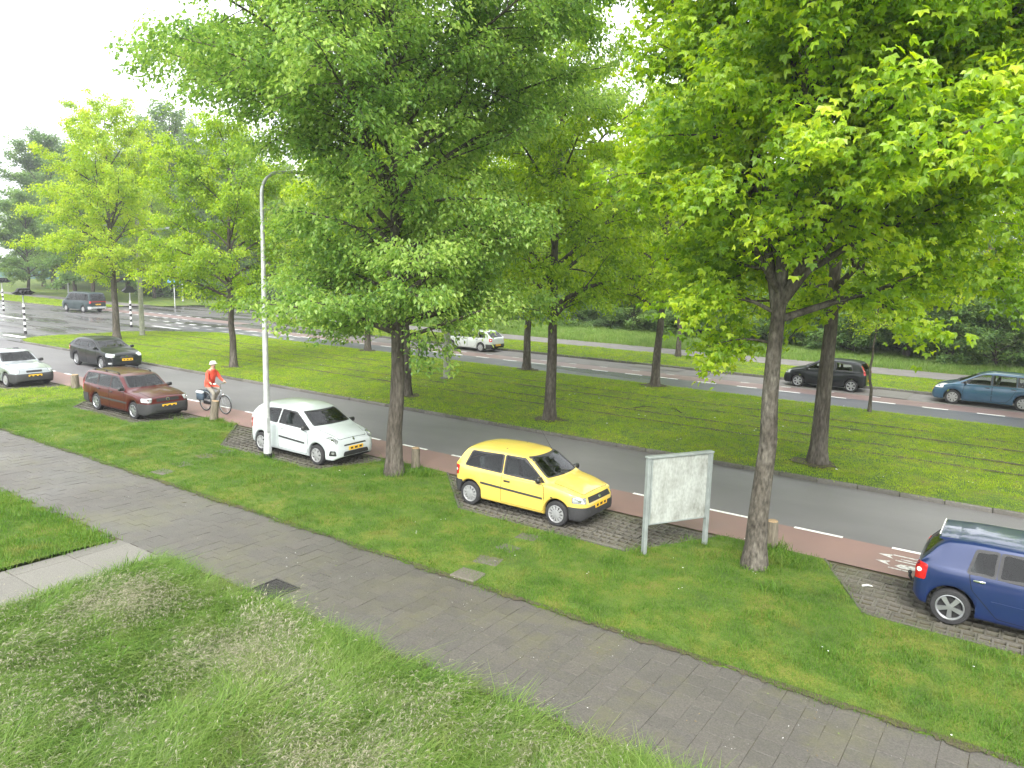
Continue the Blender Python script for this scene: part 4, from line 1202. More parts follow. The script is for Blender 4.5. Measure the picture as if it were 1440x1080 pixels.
# ------------------------------------------------------------------ buildings glimpsed behind the trees
M['brick'] = None
m, t, b = new_mat('brick_wall')
tc = N(t, 'ShaderNodeTexCoord'); br = N(t, 'ShaderNodeTexBrick')
br.inputs['Color1'].default_value = (.20, .095, .065, 1); br.inputs['Color2'].default_value = (.26, .13, .09, 1); br.inputs['Mortar'].default_value = (.3, .28, .25, 1)
br.inputs['Scale'].default_value = 4.0; br.inputs['Mortar Size'].default_value = .012
mpn = N(t, 'ShaderNodeMapping'); mpn.inputs['Rotation'].default_value = (R(90), 0, 0)
t.links.new(tc.outputs['Object'], mpn.inputs['Vector']); t.links.new(mpn.outputs[0], br.inputs['Vector']); t.links.new(br.outputs[0], b.inputs['Base Color'])
b.inputs['Roughness'].default_value = .9
M['brick'] = m
M['render_grey'] = plain('grey_render', (.42, .42, .40), .9, noise=.12, nscale=1.5)
M['render_white'] = plain('white_cladding', (.72, .73, .72), .7, noise=.08, nscale=1.5)
M['roof_tile'] = ramp_mat('roof_tiles', [(.3, (.10, .045, .03)), (.6, (.16, .07, .045)), (.8, (.20, .10, .07))], scale=2, stretch=(4, 1, 4), bump=.6, bscale=12, fine=.3, fscale=8)
M['win'] = plain('window_glass', (.03, .038, .042), .06, 0, 0, .8)
M['win_frame'] = plain('window_frame', (.70, .71, .70), .5)
M['teal_wall'] = plain('teal_screen', (.055, .115, .11), .7, noise=.2, nscale=1.2)

def block(name, loc, rz, L, D, Hh, floors, bays_, wall, label, roof='flat'):
    t = empty(name, loc, rz); props(t, label, 'building')
    bm = bmesh.new(); add_box(bm, (0, 0, Hh / 2), (L, D, Hh)); bm_obj('wall', bm, wall, t)
    bm = bmesh.new()
    if roof == 'flat':
        add_box(bm, (0, 0, Hh + .12), (L + .5, D + .5, .24)); bm_obj('roof', bm, M['render_white'], t)
    else:
        h = roof
        a = [bm.verts.new(v) for v in ((-L / 2 - .3, -D / 2 - .4, Hh + .01), (L / 2 + .3, -D / 2 - .4, Hh + .01), (L / 2 + .3, D / 2 + .4, Hh + .01), (-L / 2 - .3, D / 2 + .4, Hh + .01),
                                       (-L / 2 - .3, 0, Hh + h), (L / 2 + .3, 0, Hh + h))]
        for q in ((0, 1, 5, 4), (2, 3, 4, 5), (1, 2, 5), (3, 0, 4), (0, 3, 2, 1)): bm.faces.new([a[i] for i in q])
        rf = bm_obj('roof', bm, M['roof_tile'], t)
        for s in (-.3, .25):
            bm = bmesh.new(); add_box(bm, (L * s, 0, Hh + h + .2), (.7, .6, 1.0)); add_box(bm, (L * s, 0, Hh + h + .76), (.84, .74, .12)); bm_obj('chimney', bm, wall, rf)
    fh = Hh / floors; bw = L / bays_
    ww, wh = bw * .62, fh * .5
    for f in range(floors):
        for i in range(bays_):
            x = -L / 2 + (i + .5) * bw; z = f * fh + fh * .55
            bm = bmesh.new()
            for sx in (-1, 1):
                add_box(bm, (x + sx * (ww / 2 - .04), -D / 2 - .02, z), (.08, .10, wh))
                add_box(bm, (x, -D / 2 - .02, z + sx * (wh / 2 - .04)), (ww - .16, .099, .08))
            add_box(bm, (x + ww * .12, -D / 2 - .02, z), (.06, .098, wh - .16))
            add_box(bm, (x, -D / 2 - .06, z - wh / 2 - .04), (ww + .12, .2, .08))
            w = bm_obj('window', bm, M['win_frame'], t)
            bm = bmesh.new(); add_box(bm, (x, -D / 2 - .01, z), (ww - .16, .04, wh - .16)); bm_obj('pane', bm, M['win'], w)
    return t
block('apartment_building', (2, 88, 0), R(-4), 62, 10, 11.2, 4, 17, M['brick'], 'long brick apartment block with white window frames behind the trees on the right')
block('row_house', (-78, 96, 0), R(12), 40, 9, 5.4, 2, 9, M['brick'], 'brick row houses with red tiled roof behind the far hedge', roof=3.4)
block('row_house', (-128, 92, 0), R(16), 30, 9, 5.4, 2, 7, M['render_grey'], 'pale rendered houses with tiled roof beyond the meadow on the left', roof=3.2)
# low teal screen wall of upright panels beyond the meadow
sw = empty('screen_fence', (-170, 79, 0), R(20)); props(sw, 'low dark teal panel fence beyond the far meadow at the left', 'fence')
for i in range(22):
    bm = bmesh.new(); add_box(bm, ((i - 11) * 2.02, 0, 1.35), (1.94, .12, 2.5)); bm_obj('panel', bm, M['teal_wall'], sw)
for i in range(23):
    bm = bmesh.new(); add_box(bm, ((i - 11.5) * 2.02, 0, 1.4), (.07, .16, 2.8)); bm_obj('post', bm, M['pole_grey'], sw)
# white service box by the fence
bx = empty('service_cabinet', (-155, 78, 0), .3); props(bx, 'tall white service cabinet beside the teal fence', 'cabinet')
bm = bmesh.new(); add_box(bm, (0, 0, 1.6), (2.0, .8, 3.2), bevel=.05); bm_obj('housing', bm, M['render_white'], bx)
bm = bmesh.new(); add_box(bm, (0, -.42, 1.5), (1.7, .05, 2.6), bevel=.02); bm_obj('door', bm, M['win_frame'], bx)

# ------------------------------------------------------------------ street furniture
def lamp_post(loc, rz, H, label, group=None, arm=1.6, r0=.088, r1=.048):
    t = empty('street_lamp', loc, rz); props(t, label, 'street lamp', group)
    bm = bmesh.new()
    add_lathe(bm, [(r0 * 1.28, 0), (r0 * 1.28, .28), (r0, .34), (r0 * .95, 1.3), (r0 * .8, H * .5), (r1, H - .7)], 16)
    a = [(0, 0, H - .7)] + [(.55 * (1 - math.cos(q)), 0, H - .7 + .6 * math.sin(q)) for q in np.linspace(.2, PI / 2, 7)] + [(arm * .7, 0, H - .06), (arm, 0, H - .02)]
    add_tube(bm, a, [r1] + [r1 * .9] * 7 + [r1 * .8, r1 * .7], 10)
    bm_obj('mast', bm, M['galv'], t, smooth=40)
    bm = bmesh.new(); add_box(bm, (0, -r0 * 1.0, .95), (.10, .025, .42), bevel=.008); bm_obj('service_door', bm, M['pole_grey'], t)
    bm = bmesh.new(); add_lathe(bm, [(r0 * 1.34, -.02), (r0 * 1.34, .13), (r0 * 1.29, .14)], 16); bm_obj('foot_band', bm, M['black'], t, smooth=40)
    bm = bmesh.new()
    add_box(bm, (arm + .33, 0, H + .01), (.72, .24, .09), bevel=.03)
    hd = bm_obj('lamp_head', bm, M['pole_grey'], t, smooth=40)
    bm = bmesh.new(); add_box(bm, (arm + .36, 0, H - .055), (.5, .18, .04), bevel=.01); bm_obj('diffuser', bm, M['white_lamp'], hd)
    return t
lamp_post((-17.32, 13.0, .03), R(78), 7.9, 'tall grey street lamp with curved arm in front of the white car')
GL = 'street lamps beyond the crossing'
lamp_post((-113.0, 52.0, 0), R(-90), 9.0, 'distant slender street lamp behind the grey van', arm=1.2)
lamp_post((-88.0, 54.0, 0), R(-90), 9.0, 'distant slender street lamp behind the hedge trees', arm=1.2)

def tram_pole(loc, label, H=8.5, r=.17):
    t = empty('tram_pole', loc); props(t, label, 'pole', 'tram wire poles on the median')
    bm = bmesh.new(); add_lathe(bm, [(r * 1.06, -.1), (r, .05), (r * .72, H), (.0, H + .04)], 18); bm_obj('shaft', bm, M['concrete_pole'], t, smooth=50)
    bm = bmesh.new(); add_lathe(bm, [(r * 2.0, -.02), (r * 1.9, .035), (r * 1.05, .06)], 16); bm_obj('footing', bm, M['kerb'], t, smooth=40)
    for s in (-1, 1):
        bm = bmesh.new()
        add_tube(bm, [(0, s * r * .7, H - 1.3), (0, s * 2.3, H - 1.15)], .028, 6)
        add_tube(bm, [(0, s * r * .7, H - .2), (0, s * 2.2, H - 1.15)], .015, 5)
        add_tube(bm, [(0, s * 1.2, H - 1.25), (0, s * 1.75, H - 2.0)], .018, 5)
        bm_obj('bracket', bm, M['pole_grey'], t)
    return t
tram_pole((-23.15, 27.7, .1), 'greenish concrete tram pole in the median, right of the dark tree trunk')
tram_pole((-50.7, 28.0, .1), 'greenish concrete tram pole near the crossing end of the median')
# pale paved corners between the far parking bays
for (xa, xb, ya) in ((-6.3, -4.7, 38.0), (-19.3, -16.2, 39.2)):
    strip('bay_corner', xa, xb, ya, 40.38, .025, 4, 2, M['slab'])
# contact wires
wires = bmesh.new()
for y in (25.69, 29.19):
    add_tube(wires, [(x, y, 6.05 + .12 * ((x + 36) % 27 - 13.5) ** 2 / 180) for x in np.arange(-160, 40, 4.5)], .009, 4)
o = bm_obj('contact_wire', wires, M['rail']); props(o, 'thin pair of tram contact wires high above the median tracks', 'wire')

M['stripe_w'] = plain('white_band', (.78, .78, .77), .5)
M['stripe_k'] = plain('black_band', (.015, .015, .016), .5)
def signal_post(loc, label, rz):
    t = empty('signal_post', loc, rz); props(t, label, 'signal post', 'striped signal posts at the crossing')
    n = 10; h = 2.05
    for k in range(n):
        bm = bmesh.new(); r = .075
        add_lathe(bm, [(r, k * h / n + (.0 if k else -.02)), (r, (k + 1) * h / n)], 12)
        if k == 0: add_lathe(bm, [(r * 1.3, 0.001), (r * 1.3, .1), (r, .11)], 12)
        bm_obj('band', bm, M['stripe_k' if k % 2 == 0 else 'stripe_w'], t, smooth=60)
    bm = bmesh.new(); add_lathe(bm, [(.045, h), (.045, h + .62), (0, h + .63)], 10); bm_obj('neck', bm, M['pole_grey'], t, smooth=60)
    # wide dark signal head with backing board, lenses facing along the road
    bm = bmesh.new()
    pts = [(-.95, .0), (-.6, .10), (-.42, .30), (.42, .30), (.6, .10), (.95, .0), (.55, -.16), (-.55, -.16)]
    f = [bm.verts.new((0.0, a, h + .78 + c)) for a, c in pts]; g = [bm.verts.new((.14, a * .96, h + .78 + c * .96)) for a, c in pts]
    bm.faces.new(f); bm.faces.new(g[::-1])
    for i in range(8): bm.faces.new((f[i], f[(i + 1) % 8], g[(i + 1) % 8], g[i]))
    hd = bm_obj('signal_head', bm, M['black'], t)
    for s in (-.3, 0, .3):
        bm = bmesh.new()
        add_tube(bm, [(.14, s, h + .82), (.34, s, h + .80)], [.12, .125], 12, caps=False)
        bm_obj('visor', bm, M['trim'], hd)
    return t
signal_post((-57.6, 23.5, 0), 'nearest striped signal post, at the crossing in front of the grey van', R(20))
signal_post((-58.4, 31.4, 0), 'striped signal post beside the tall median tree', R(-150))
signal_post((-81.5, 31.5, 0), 'striped signal post cut by the left picture edge', R(15))

# blue direction plate on thin post by the side street
sg = empty('direction_sign', (-79.5, 47.8, 0), R(25)); props(sg, 'thin post with small blue plate in front of the far hedge', 'sign')
bm = bmesh.new(); add_lathe(bm, [(.05, 0), (.05, 3.0), (0, 3.01)], 10); bm_obj('post', bm, M['galv'], sg, smooth=60)
M['blue_plate'] = plain('blue_plate', (.12, .28, .50), .5)
bm = bmesh.new(); add_box(bm, (0, -.07, 2.86), (1.5, .03, .3), bevel=.008); bm_obj('plate', bm, M['blue_plate'], sg)

# wooden bollards
def bollard(x, y, h, lean, seed, label, r=.115):
    t = empty('wooden_bollard', (x, y, .0), seed); props(t, label, 'bollard', 'wooden bollards on the grass islands')
    t.rotation_euler = (lean, lean * .4, seed)
    rr = np.random.default_rng(int(seed * 10))
    bm = bmesh.new()
    n = 14; ph = rr.uniform(0, 6.28)
    rings = []
    for z, k in ((-.1, 1.15), (.1, 1.08), (h * .5, 1.0), (h * .92, .97), (h, .9)):
        rings.append([bm.verts.new((r * k * (1 + .06 * math.sin(3 * a + ph) + rr.normal(0, .015)) * math.cos(a), r * k * (1 + .06 * math.sin(3 * a + ph) + rr.normal(0, .015)) * math.sin(a), z + rr.normal(0, .004))) for a in np.linspace(0, 2 * PI, n, endpoint=False)])
    for a, b in zip(rings[:-1], rings[1:]):
        for k in range(n): bm.faces.new((a[k], a[(k + 1) % n], b[(k + 1) % n], b[k]))
    bm_obj('shaft', bm, M['wood_post'], t, smooth=60)
    bm = bmesh.new(); add_lathe(bm, [(r * .93, h - .001), (r * .8, h + .015), (0, h + .02)], n); bm_obj('cut_top', bm, M['wood_cut'], t)
bollard(-13.45, 14.83, .60, .02, .4, 'wooden bollard just behind the dark tree trunk')
bollard(-4.0, 15.05, .58, -.02, 1.3, 'wooden bollard half hidden behind the bright green tree trunk')
bollard(-22.72, 14.9, .72, .10, 2.2, 'pale leaning wooden bollard in front of the cyclist', r=.13)
bollard(-32.3, 14.9, .62, .0, 3.1, 'wooden bollard behind the maroon estate car', r=.15)

# notice board: painted panel between two square posts
A = Vector((-5.84, 12.99, 0)); B = Vector((-5.10, 14.25, 0))
nb = empty('notice_board', (A + B) / 2, math.atan2(B.y - A.y, B.x - A.x)); props(nb, 'blank weather-stained notice board on two grey posts beside the yellow car', 'notice board')
hl = (B - A).length / 2
for s in (-1, 1):
    bm = bmesh.new(); add_box(bm, (s * hl, 0, .96), (.075, .11, 2.0), bevel=.012); bm_obj('post', bm, M['frame_grey'], nb)
bm = bmesh.new(); add_box(bm, (0, -.012, 1.31), (hl * 2 - .075, .035, 1.30)); bm_obj('panel', bm, M['board'], nb)
bm = bmesh.new()
add_box(bm, (0, 0, 1.982), (hl * 2 + .10, .13, .045), bevel=.01)
bm_obj('top_rail', bm, M['frame_grey'], nb)
bm = bmesh.new(); add_box(bm, (0, -.01, .655), (hl * 2 - .08, .05, .03), bevel=.006); bm_obj('bottom_rail', bm, M['frame_grey'], nb)
for s in (-1, 1):
    bm = bmesh.new(); add_box(bm, (s * (hl - .06), -.035, 1.31), (.035, .02, 1.30)); bm_obj('side_strip', bm, M['frame_grey'], nb)

# twigs lying on the median, daisies and scraps in the turf
for (x, y, rz, lab) in [(-12.4, 26.9, .7, 'dark fallen twig on the median grass beyond the yellow car'), (-11.2, 27.3, 2.3, 'dark fallen twig on the median grass left of the bright tree')]:
    bm = bmesh.new(); add_tube(bm, [(-.45, 0, .02), (-.1, .05, .06), (.2, -.02, .08), (.5, .08, .03)], [.02, .018, .012, .006], 5); add_tube(bm, [(-.1, .05, .06), (.1, .25, .10)], [.012, .005], 5)
    o = bm_obj('fallen_twig', bm, M['bark_dark'], None, loc=(x, y, .14), rotz=rz); props(o, lab, 'twig')
def flower(name, n, sz, h):
    r = np.random.default_rng(n); Vs, Fs = [], []
    for k in range(n):
        a = r.uniform(0, 6.28, 1)[0]; c0 = np.array([r.normal(0, .05), r.normal(0, .05), h])
        b = len(Vs)
        Vs += [(c0 + sz * np.array([math.cos(a + q), math.sin(a + q), .15 * (q % 3)])).tolist() for q in (0, 1.57, 3.14, 4.71)]; Fs.append([b, b + 1, b + 2, b + 3])
    me = fast_mesh(name, np.array(Vs), np.array(Fs)); me.materials.append(M['stripe_w'])
    return bpy.data.objects.new(name, me)
TC['daisy'] = tuft_col('daisies', [flower('daisy', 1, .022, .075), flower('daisy', 2, .018, .07)])
scatter('verge_daisies', verge, TC['daisy'], .28, .4, .9, 31, 'tiny white daisies dotted over the verge turf', 'flowers', bounds=(-34, 6, 0, 20))
scatter('median_daisies', median, TC['daisy'], .12, .8, 1.8, 32, 'tiny white flowers and scraps dotted over the median turf', 'flowers', bounds=(-50, 6, 0, 40))
def flake(name, n, sz, mat):
    r = np.random.default_rng(n); Vs, Fs = [], []
    for k in range(n):
        a = r.uniform(0, 6.28); c0 = np.array([r.normal(0, .12), r.normal(0, .12), .004]); b = len(Vs); l_ = sz * r.uniform(.5, 1.4); w_ = l_ * r.uniform(.25, .6)
        d_ = np.array([math.cos(a), math.sin(a), 0]); n_ = np.array([-math.sin(a), math.cos(a), 0])
        Vs += [(c0 - d_ * l_).tolist(), (c0 + n_ * w_ + [0, 0, .004]).tolist(), (c0 + d_ * l_).tolist(), (c0 - n_ * w_).tolist()]; Fs.append([b, b + 1, b + 2, b + 3])
    me = fast_mesh(name, np.array(Vs), np.array(Fs)); me.materials.append(mat)
    return bpy.data.objects.new(name, me)
M['dry'] = plain('dry_leaf', (.16, .12, .06), .9, noise=.4, nscale=30)
M['green_bit'] = plain('green_bit', (.14, .20, .05), .8, noise=.4, nscale=30)
TC['flake'] = tuft_col('flakes', [flake('dry_flake', 5, .012, M['dry']), flake('green_flake', 4, .010, M['green_bit']), flake('pale_flake', 3, .007, M['stripe_w'])])
scatter('path_litter', path_bed, TC['flake'], 5, .5, 1.3, 51, 'small dry flakes and leaf bits strewn over the footpath', 'litter', mask=(.40, .70, .25, 1.6), mscale=1.2, bounds=(-30, 4, 7.2, 10), dz=.012)
# taller unmown grass round trunks, bollards and posts; worn bare rings under the median trees
def discs(name, spots, z, r0, mat, jit=.0):
    V_, F_ = [], []; r = np.random.default_rng(len(spots))
    for (x, y, rr) in spots:
        b = len(V_); V_.append((x, y, z)); n_ = 16
        for k in range(n_):
            a = 2 * PI * k / n_; q = (r0 + rr) * (1 + r.normal(0, jit)); V_.append((x + q * math.cos(a), y + q * math.sin(a) * .85, z - .004))
        for k in range(n_): F_.append((b, b + 1 + k, b + 1 + (k + 1) % n_))
    return fast_mesh(name, np.array(V_), np.array(F_))
feet = bpy.data.objects.new('feet_source', discs('feet_source', [(-13.42, 13.98, .22), (-3.94, 13.76, .24), (-13.45, 14.83, .06), (-4.0, 15.05, .10), (-22.72, 14.9, .16), (-32.3, 14.9, .16), (-5.84, 12.99, .0), (-5.1, 14.25, .06), (-17.32, 13.0, .0), (-3.5, 14.3, .2), (-12.9, 14.5, .15)], .045, .14, None))
scatter('trunk_foot_grass', feet, TC['weed'], 95, .6, 1.35, 61, 'taller unmown grass round the trunk feet and posts on the verge')
o = link('bare_ring', discs('bare_ring', [(x, y, rr) for (x, y, rr) in [(-4.9, 22.55, .45), (-14.05, 22.55, .42), (-21.15, 22.75, .38), (-33.0, 22.85, .4), (-14.65, 32.8, .45), (-22.1, 33.0, .4), (-33.9, 32.95, .4), (-23.15, 27.7, .12)]], .146, .18, None, .18), M['soil']); o['kind'] = 'structure'
# small scraps of litter
for (x, y, rz, lab) in [(-2.05, 14.15, .5, 'scrap of white paper on the bay paving behind the dark blue car'),]:
    bm = bmesh.new()
    v = [bm.verts.new(p) for p in ((-.09, -.03, 0), (.0, -.035, .018), (.10, -.02, .004), (.09, .035, .006), (.0, .03, .022), (-.08, .035, .002))]
    bm.faces.new((v[0], v[1], v[4], v[5])); bm.faces.new((v[1], v[2], v[3], v[4]))
    o = bm_obj('paper_scrap', bm, M['stripe_w'], None, loc=(x, y, .05), rotz=rz); props(o, lab, 'litter')

# ------------------------------------------------------------------ cars
def pchip(xk, yk, x):
    xk = np.asarray(xk, float); yk = np.asarray(yk, float); x = np.asarray(x, float)
    h = np.diff(xk); dl = np.diff(yk) / h
    m = np.zeros_like(yk)
    for i in range(1, len(xk) - 1):
        if dl[i - 1] * dl[i] > 0:
            w1 = 2 * h[i] + h[i - 1]; w2 = h[i] + 2 * h[i - 1]
            m[i] = (w1 + w2) / (w1 / dl[i - 1] + w2 / dl[i])
    m[0] = dl[0]; m[-1] = dl[-1]
    i = np.clip(np.searchsorted(xk, x) - 1, 0, len(h) - 1)
    t = (x - xk[i]) / h[i]
    return ((2 * t ** 3 - 3 * t ** 2 + 1) * yk[i] + (t ** 3 - 2 * t ** 2 + t) * h[i] * m[i] + (-2 * t ** 3 + 3 * t ** 2) * yk[i + 1] + (t ** 3 - t ** 2) * h[i] * m[i + 1])

def round_poly(pts, r):
    pts = [Vector(p) for p in pts]
    out = []
    n = len(pts)
    for i in range(n):
        p, a, b = pts[i], pts[i - 1], pts[(i + 1) % n]
        da, db = (a - p), (b - p)
        ra = min(r, da.length * .45); rb = min(r, db.length * .45)
        p0 = p + da.normalized() * ra; p1 = p + db.normalized() * rb
        for t in (0, .33, .67, 1):
            out.append(p0 * (1 - t) ** 2 + p * 2 * t * (1 - t) + p1 * t * t)
    res = []
    n = len(out)
    for i in range(n):
        a, b = out[i], out[(i + 1) % n]
        res.append(a)
        k = int((b - a).length / .09)
        for j in range(1, k + 1): res.append(a + (b - a) * (j / (k + 1)))
    return res

class Car:
    def __init__(s, name, loc, heading, label, spec, paint, cat='car', group='parked and moving cars'):
        s.sp = spec; s.paint = paint
        s.root = empty(name, loc, heading); props(s.root, label, cat, group)
        s.build_body()
    # ---- body loft
    def build_body(s):
        sp = s.sp; L = sp['L']; W = sp['W']
        hl = L / 2
        ar = sp['wr'] + sp.get('gap', .05)
        xs = list(np.linspace(-hl, hl, 70)) + [x for x, _ in sp['top']]
        for q in (.004, .012, .03, .06, .10, .15): xs += [-hl + q, hl - q]
        for cx in (sp['fx'], sp['rx']):
            xs = [x for x in xs if abs(x - cx) > ar + .01]
            xs += list(cx + ar * np.cos(np.linspace(0, PI, 19))) + [cx - ar - .003, cx + ar + .003]
        xs = np.array(sorted(xs)); keep = [0]
        for i in range(1, len(xs)):
            if xs[i] - xs[keep[-1]] > .0015: keep.append(i)
        xs = xs[keep]
        tk = sp['top']; zt = pchip([a for a, _ in tk], [b for _, b in tk], xs)
        wk = sp.get('w') or [(-hl, .80 * W), (-hl + .04, .88 * W), (-hl + .14, .95 * W), (-hl + .5, .99 * W), (0, W), (hl - .6, .985 * W), (hl - .28, .94 * W), (hl - .12, .86 * W), (hl - .035, .74 * W), (hl, .60 * W)]
        ww = pchip([a for a, _ in wk], [b for _, b in wk], xs)
        xt, xrr, xrf, xc = sp['x_tail'], sp['x_rr'], sp['x_rf'], sp['x_cowl']
        tb = sp.get('tumble', .19)
        tk2 = [(-hl, .76 * W), (xt, W - .085), (xrr, W - tb), (0.5 * (xrr + xrf), W - tb + .01), (xrf, W - tb), (xc, W - .115), (hl - .42, W - .14), (hl - .14, .78 * W), (hl, .54 * W)]
        wt = pchip([a for a, _ in tk2], [b for _, b in tk2], xs)
        wt = np.minimum(wt, ww - .01)
        ck = [(-hl, .02), (xt, .05), (xrr, .05), (xrf, .055), (xc, .06), (hl - .35, .055), (hl, .015)]
        cr = np.interp(xs, [a for a, _ in ck], [b for _, b in ck])
        bl = np.interp(xs, [-hl, hl], sp['belt'])
        zs0 = sp.get('sill', .2)
        zb = np.interp(xs, [-hl, -hl + .12, sp['rx'], sp['fx'], hl - .15, hl], [zs0 + .16, zs0 + .06, zs0, zs0, zs0 + .0, zs0 + .10])
        rings = []
        bm = bmesh.new()
        for i, x in enumerate(xs):
            zl = zb[i]
            for cx in (sp['fx'], sp['rx']):
                if abs(x - cx) <= ar + 1e-6:
                    zl = max(zl, sp['wr'] + math.sqrt(max(0, ar * ar - (x - cx) ** 2)))
            ze = zt[i] - cr[i]
            zbel = min(bl[i], ze - .015)
            zbel = max(zbel, zl + .03); ze = max(ze, zbel + .01)
            w = ww[i]; t = wt[i]
            c = [(0, zl), (w - .16, zl), (w - .035, zl), (w - .012, zl + .12 * (zbel - zl)), (w, zl + .45 * (zbel - zl)), (w - .006, zl + .72 * (zbel - zl)),
                 (w - .022, zl + .96 * (zbel - zl)), (w - .045 if ze - zbel > .06 else (w * .5 + t * .5), zbel + .03 * (ze - zbel)), (t + .02, zbel + .86 * (ze - zbel)), (t - .02, ze + .004), (t * .72, ze + .55 * cr[i]), (t * .35, zt[i] - .1 * cr[i]), (0, zt[i])]
            for _ in range(2):
                d = [c[0]]
                for a, b in zip(c[:-1], c[1:]):
                    d += [(a[0] * .75 + b[0] * .25, a[1] * .75 + b[1] * .25), (a[0] * .25 + b[0] * .75, a[1] * .25 + b[1] * .75)]
                d.append(c[-1]); c = d
            half = c
            full = [(-y, z) for y, z in half[::-1]][:-1] + half          # top centre(-) ... bottom ... top centre(+)
            full = full[:-1]                                               # closed ring: last equals first
            rings.append([bm.verts.new((x, y, z)) for y, z in full])
        m = len(rings[0]); nh = len(half)
        nu = 7
        for a, b in zip(rings[:-1], rings[1:]):
            for k in range(m):
                k2 = (k + 1) % m
                f = bm.faces.new((a[k], b[k], b[k2], a[k2]))
                if abs(k - (nh - 1)) < nu or abs(k2 - (nh - 1)) < nu: f.material_index = 1
        bm.faces.new(rings[0]); bm.faces.new(rings[-1])
        bmesh.ops.recalc_face_normals(bm, faces=bm.faces)
        bm.normal_update()
        s.bvh = BVHTree.FromBMesh(bm)
        s.bm_src = bm.copy()
        me = bpy.data.meshes.new('body'); bm.to_mesh(me); bm.free()
        me.polygons.foreach_set('use_smooth', np.ones(len(me.polygons), bool)); me.set_sharp_from_angle(angle=R(38))
        s.body = link('body', me, [s.paint, M['under']], s.root)
    # ---- a panel lying on the body, cut by a 2-D outline looked at along one axis
    def project(s, axis, sgn, u, v):
        if axis == 'side': o, d = Vector((u, sgn * 3, v)), Vector((0, -sgn, 0))
        elif axis == 'front': o, d = Vector((4, u, v)), Vector((-1, 0, 0))
        elif axis == 'rear': o, d = Vector((-4, u, v)), Vector((1, 0, 0))
        elif axis == 'corner': # front quarter, looked at from ahead and outside
            d = Vector((-1, -sgn * .75, 0)).normalized(); side = Vector((-d.y, d.x, 0)) * (1)
            o = s.cref + side * u + Vector((0, 0, v - s.cref.z)) - d * 3
        elif axis == 'rcorner':
            d = Vector((1, -sgn * .8, 0)).normalized(); side = Vector((-d.y, d.x, 0)) * (1)
            o = s.cref + side * u + Vector((0, 0, v - s.cref.z)) - d * 3
        else: o, d = Vector((u, v, 4)), Vector((0, 0, -1))
        h, n, i, dist = s.bvh.ray_cast(o, d)
        if h is None:
            h, n, i, dist = s.bvh.find_nearest(o + d * 2.5)
        if n.dot(d) > 0: n = -n
        return h, n, d
    def panel(s, name, pts, axis, off, mat, sgn=1, r=.03, parent=None, rim=True, label=None):
        out = round_poly(pts, r)
        c = Vector((0, 0))
        for p in out: c += p
        c /= len(out)
        bm = bmesh.new()
        rings = []
        big = max((p - c).length for p in out)
        levels = [1.0, .9, .7, .45, .2] if big > .25 else [1.0, .6]
        n = len(out)
        for li, sc in enumerate(levels):
            ring = []
            for p in out:
                q = c + (p - c) * sc
                h, nn, d = s.project(axis, sgn, q.x, q.y)
                nrm = (nn * .6 - d * .4).normalized()
                ring.append(bm.verts.new(h + nrm * off))
                if li == 0: ring[-1].normal = nrm
            rings.append(ring)
        h, nn, d = s.project(axis, sgn, c.x, c.y)
        cv = bm.verts.new(h + (nn * .6 - d * .4).normalized() * off)
        for a, b in zip(rings[:-1], rings[1:]):
            for k in range(n): bm.faces.new((a[k], a[(k + 1) % n], b[(k + 1) % n], b[k]))
        for k in range(n): bm.faces.new((rings[-1][k], rings[-1][(k + 1) % n], cv))
        if rim:
            low = []
            for k, p in enumerate(out):
                h, nn, d = s.project(axis, sgn, p.x, p.y)
                low.append(bm.verts.new(h - (nn * .6 - d * .4).normalized() * .004))
            for k in range(n): bm.faces.new((rings[0][k], low[k], low[(k + 1) % n], rings[0][(k + 1) % n]))
        o = bm_obj(name, bm, mat, parent or s.root, smooth=35)
        if label: o['label'] = label
        return o
    def cut(s, pts, axis, sgn):
        """opening in the body under a window: the outline's edges are cut through the sheet and the inside removed"""
        bm = bmesh.new(); bm.from_mesh(s.body.data); bm.faces.ensure_lookup_table()
        def uv(c): return Vector((c.x, c.z)) if axis == 'side' else Vector((c.y, c.z))
        lo = Vector((min(p[0] for p in pts), min(p[1] for p in pts))); hi = Vector((max(p[0] for p in pts), max(p[1] for p in pts)))
        def near(f):
            c = f.calc_center_median(); u = uv(c); n = f.normal
            if f.material_index == 1: return False
            if axis == 'side': ok = c.y * sgn > 0 and n.y * sgn > .12
            elif axis == 'front': ok = c.x > 0 and n.x > .12
            else: ok = c.x < 0 and n.x < -.12
            return ok and lo.x - .12 < u.x < hi.x + .12 and lo.y - .12 < u.y < hi.y + .12
        P = [Vector(p) for p in pts]; cen = sum(P, Vector((0, 0))) / len(P)
        planes = []
        for a, b in zip(P, P[1:] + P[:1]):
            d = b - a; n2 = Vector((d.y, -d.x)).normalized()
            if n2.dot(a - cen) < 0: n2 = -n2
            planes.append((a, n2))
            co = Vector((a.x, 0, a.y)) if axis == 'side' else Vector((0, a.x, a.y)); no = Vector((n2.x, 0, n2.y)) if axis == 'side' else Vector((0, n2.x, n2.y))
            fs = [f for f in bm.faces if near(f)]
            es = {e for f in fs for e in f.edges}; vs = {v for f in fs for v in f.verts}
            bmesh.ops.bisect_plane(bm, geom=list(vs) + list(es) + fs, dist=1e-5, plane_co=co, plane_no=no)
        dead = [f for f in bm.faces if near(f) and all((uv(f.calc_center_median()) - a).dot(n2) < 0 for a, n2 in planes)]
        bmesh.ops.delete(bm, geom=dead, context='FACES')
        bm.to_mesh(s.body.data); bm.free()
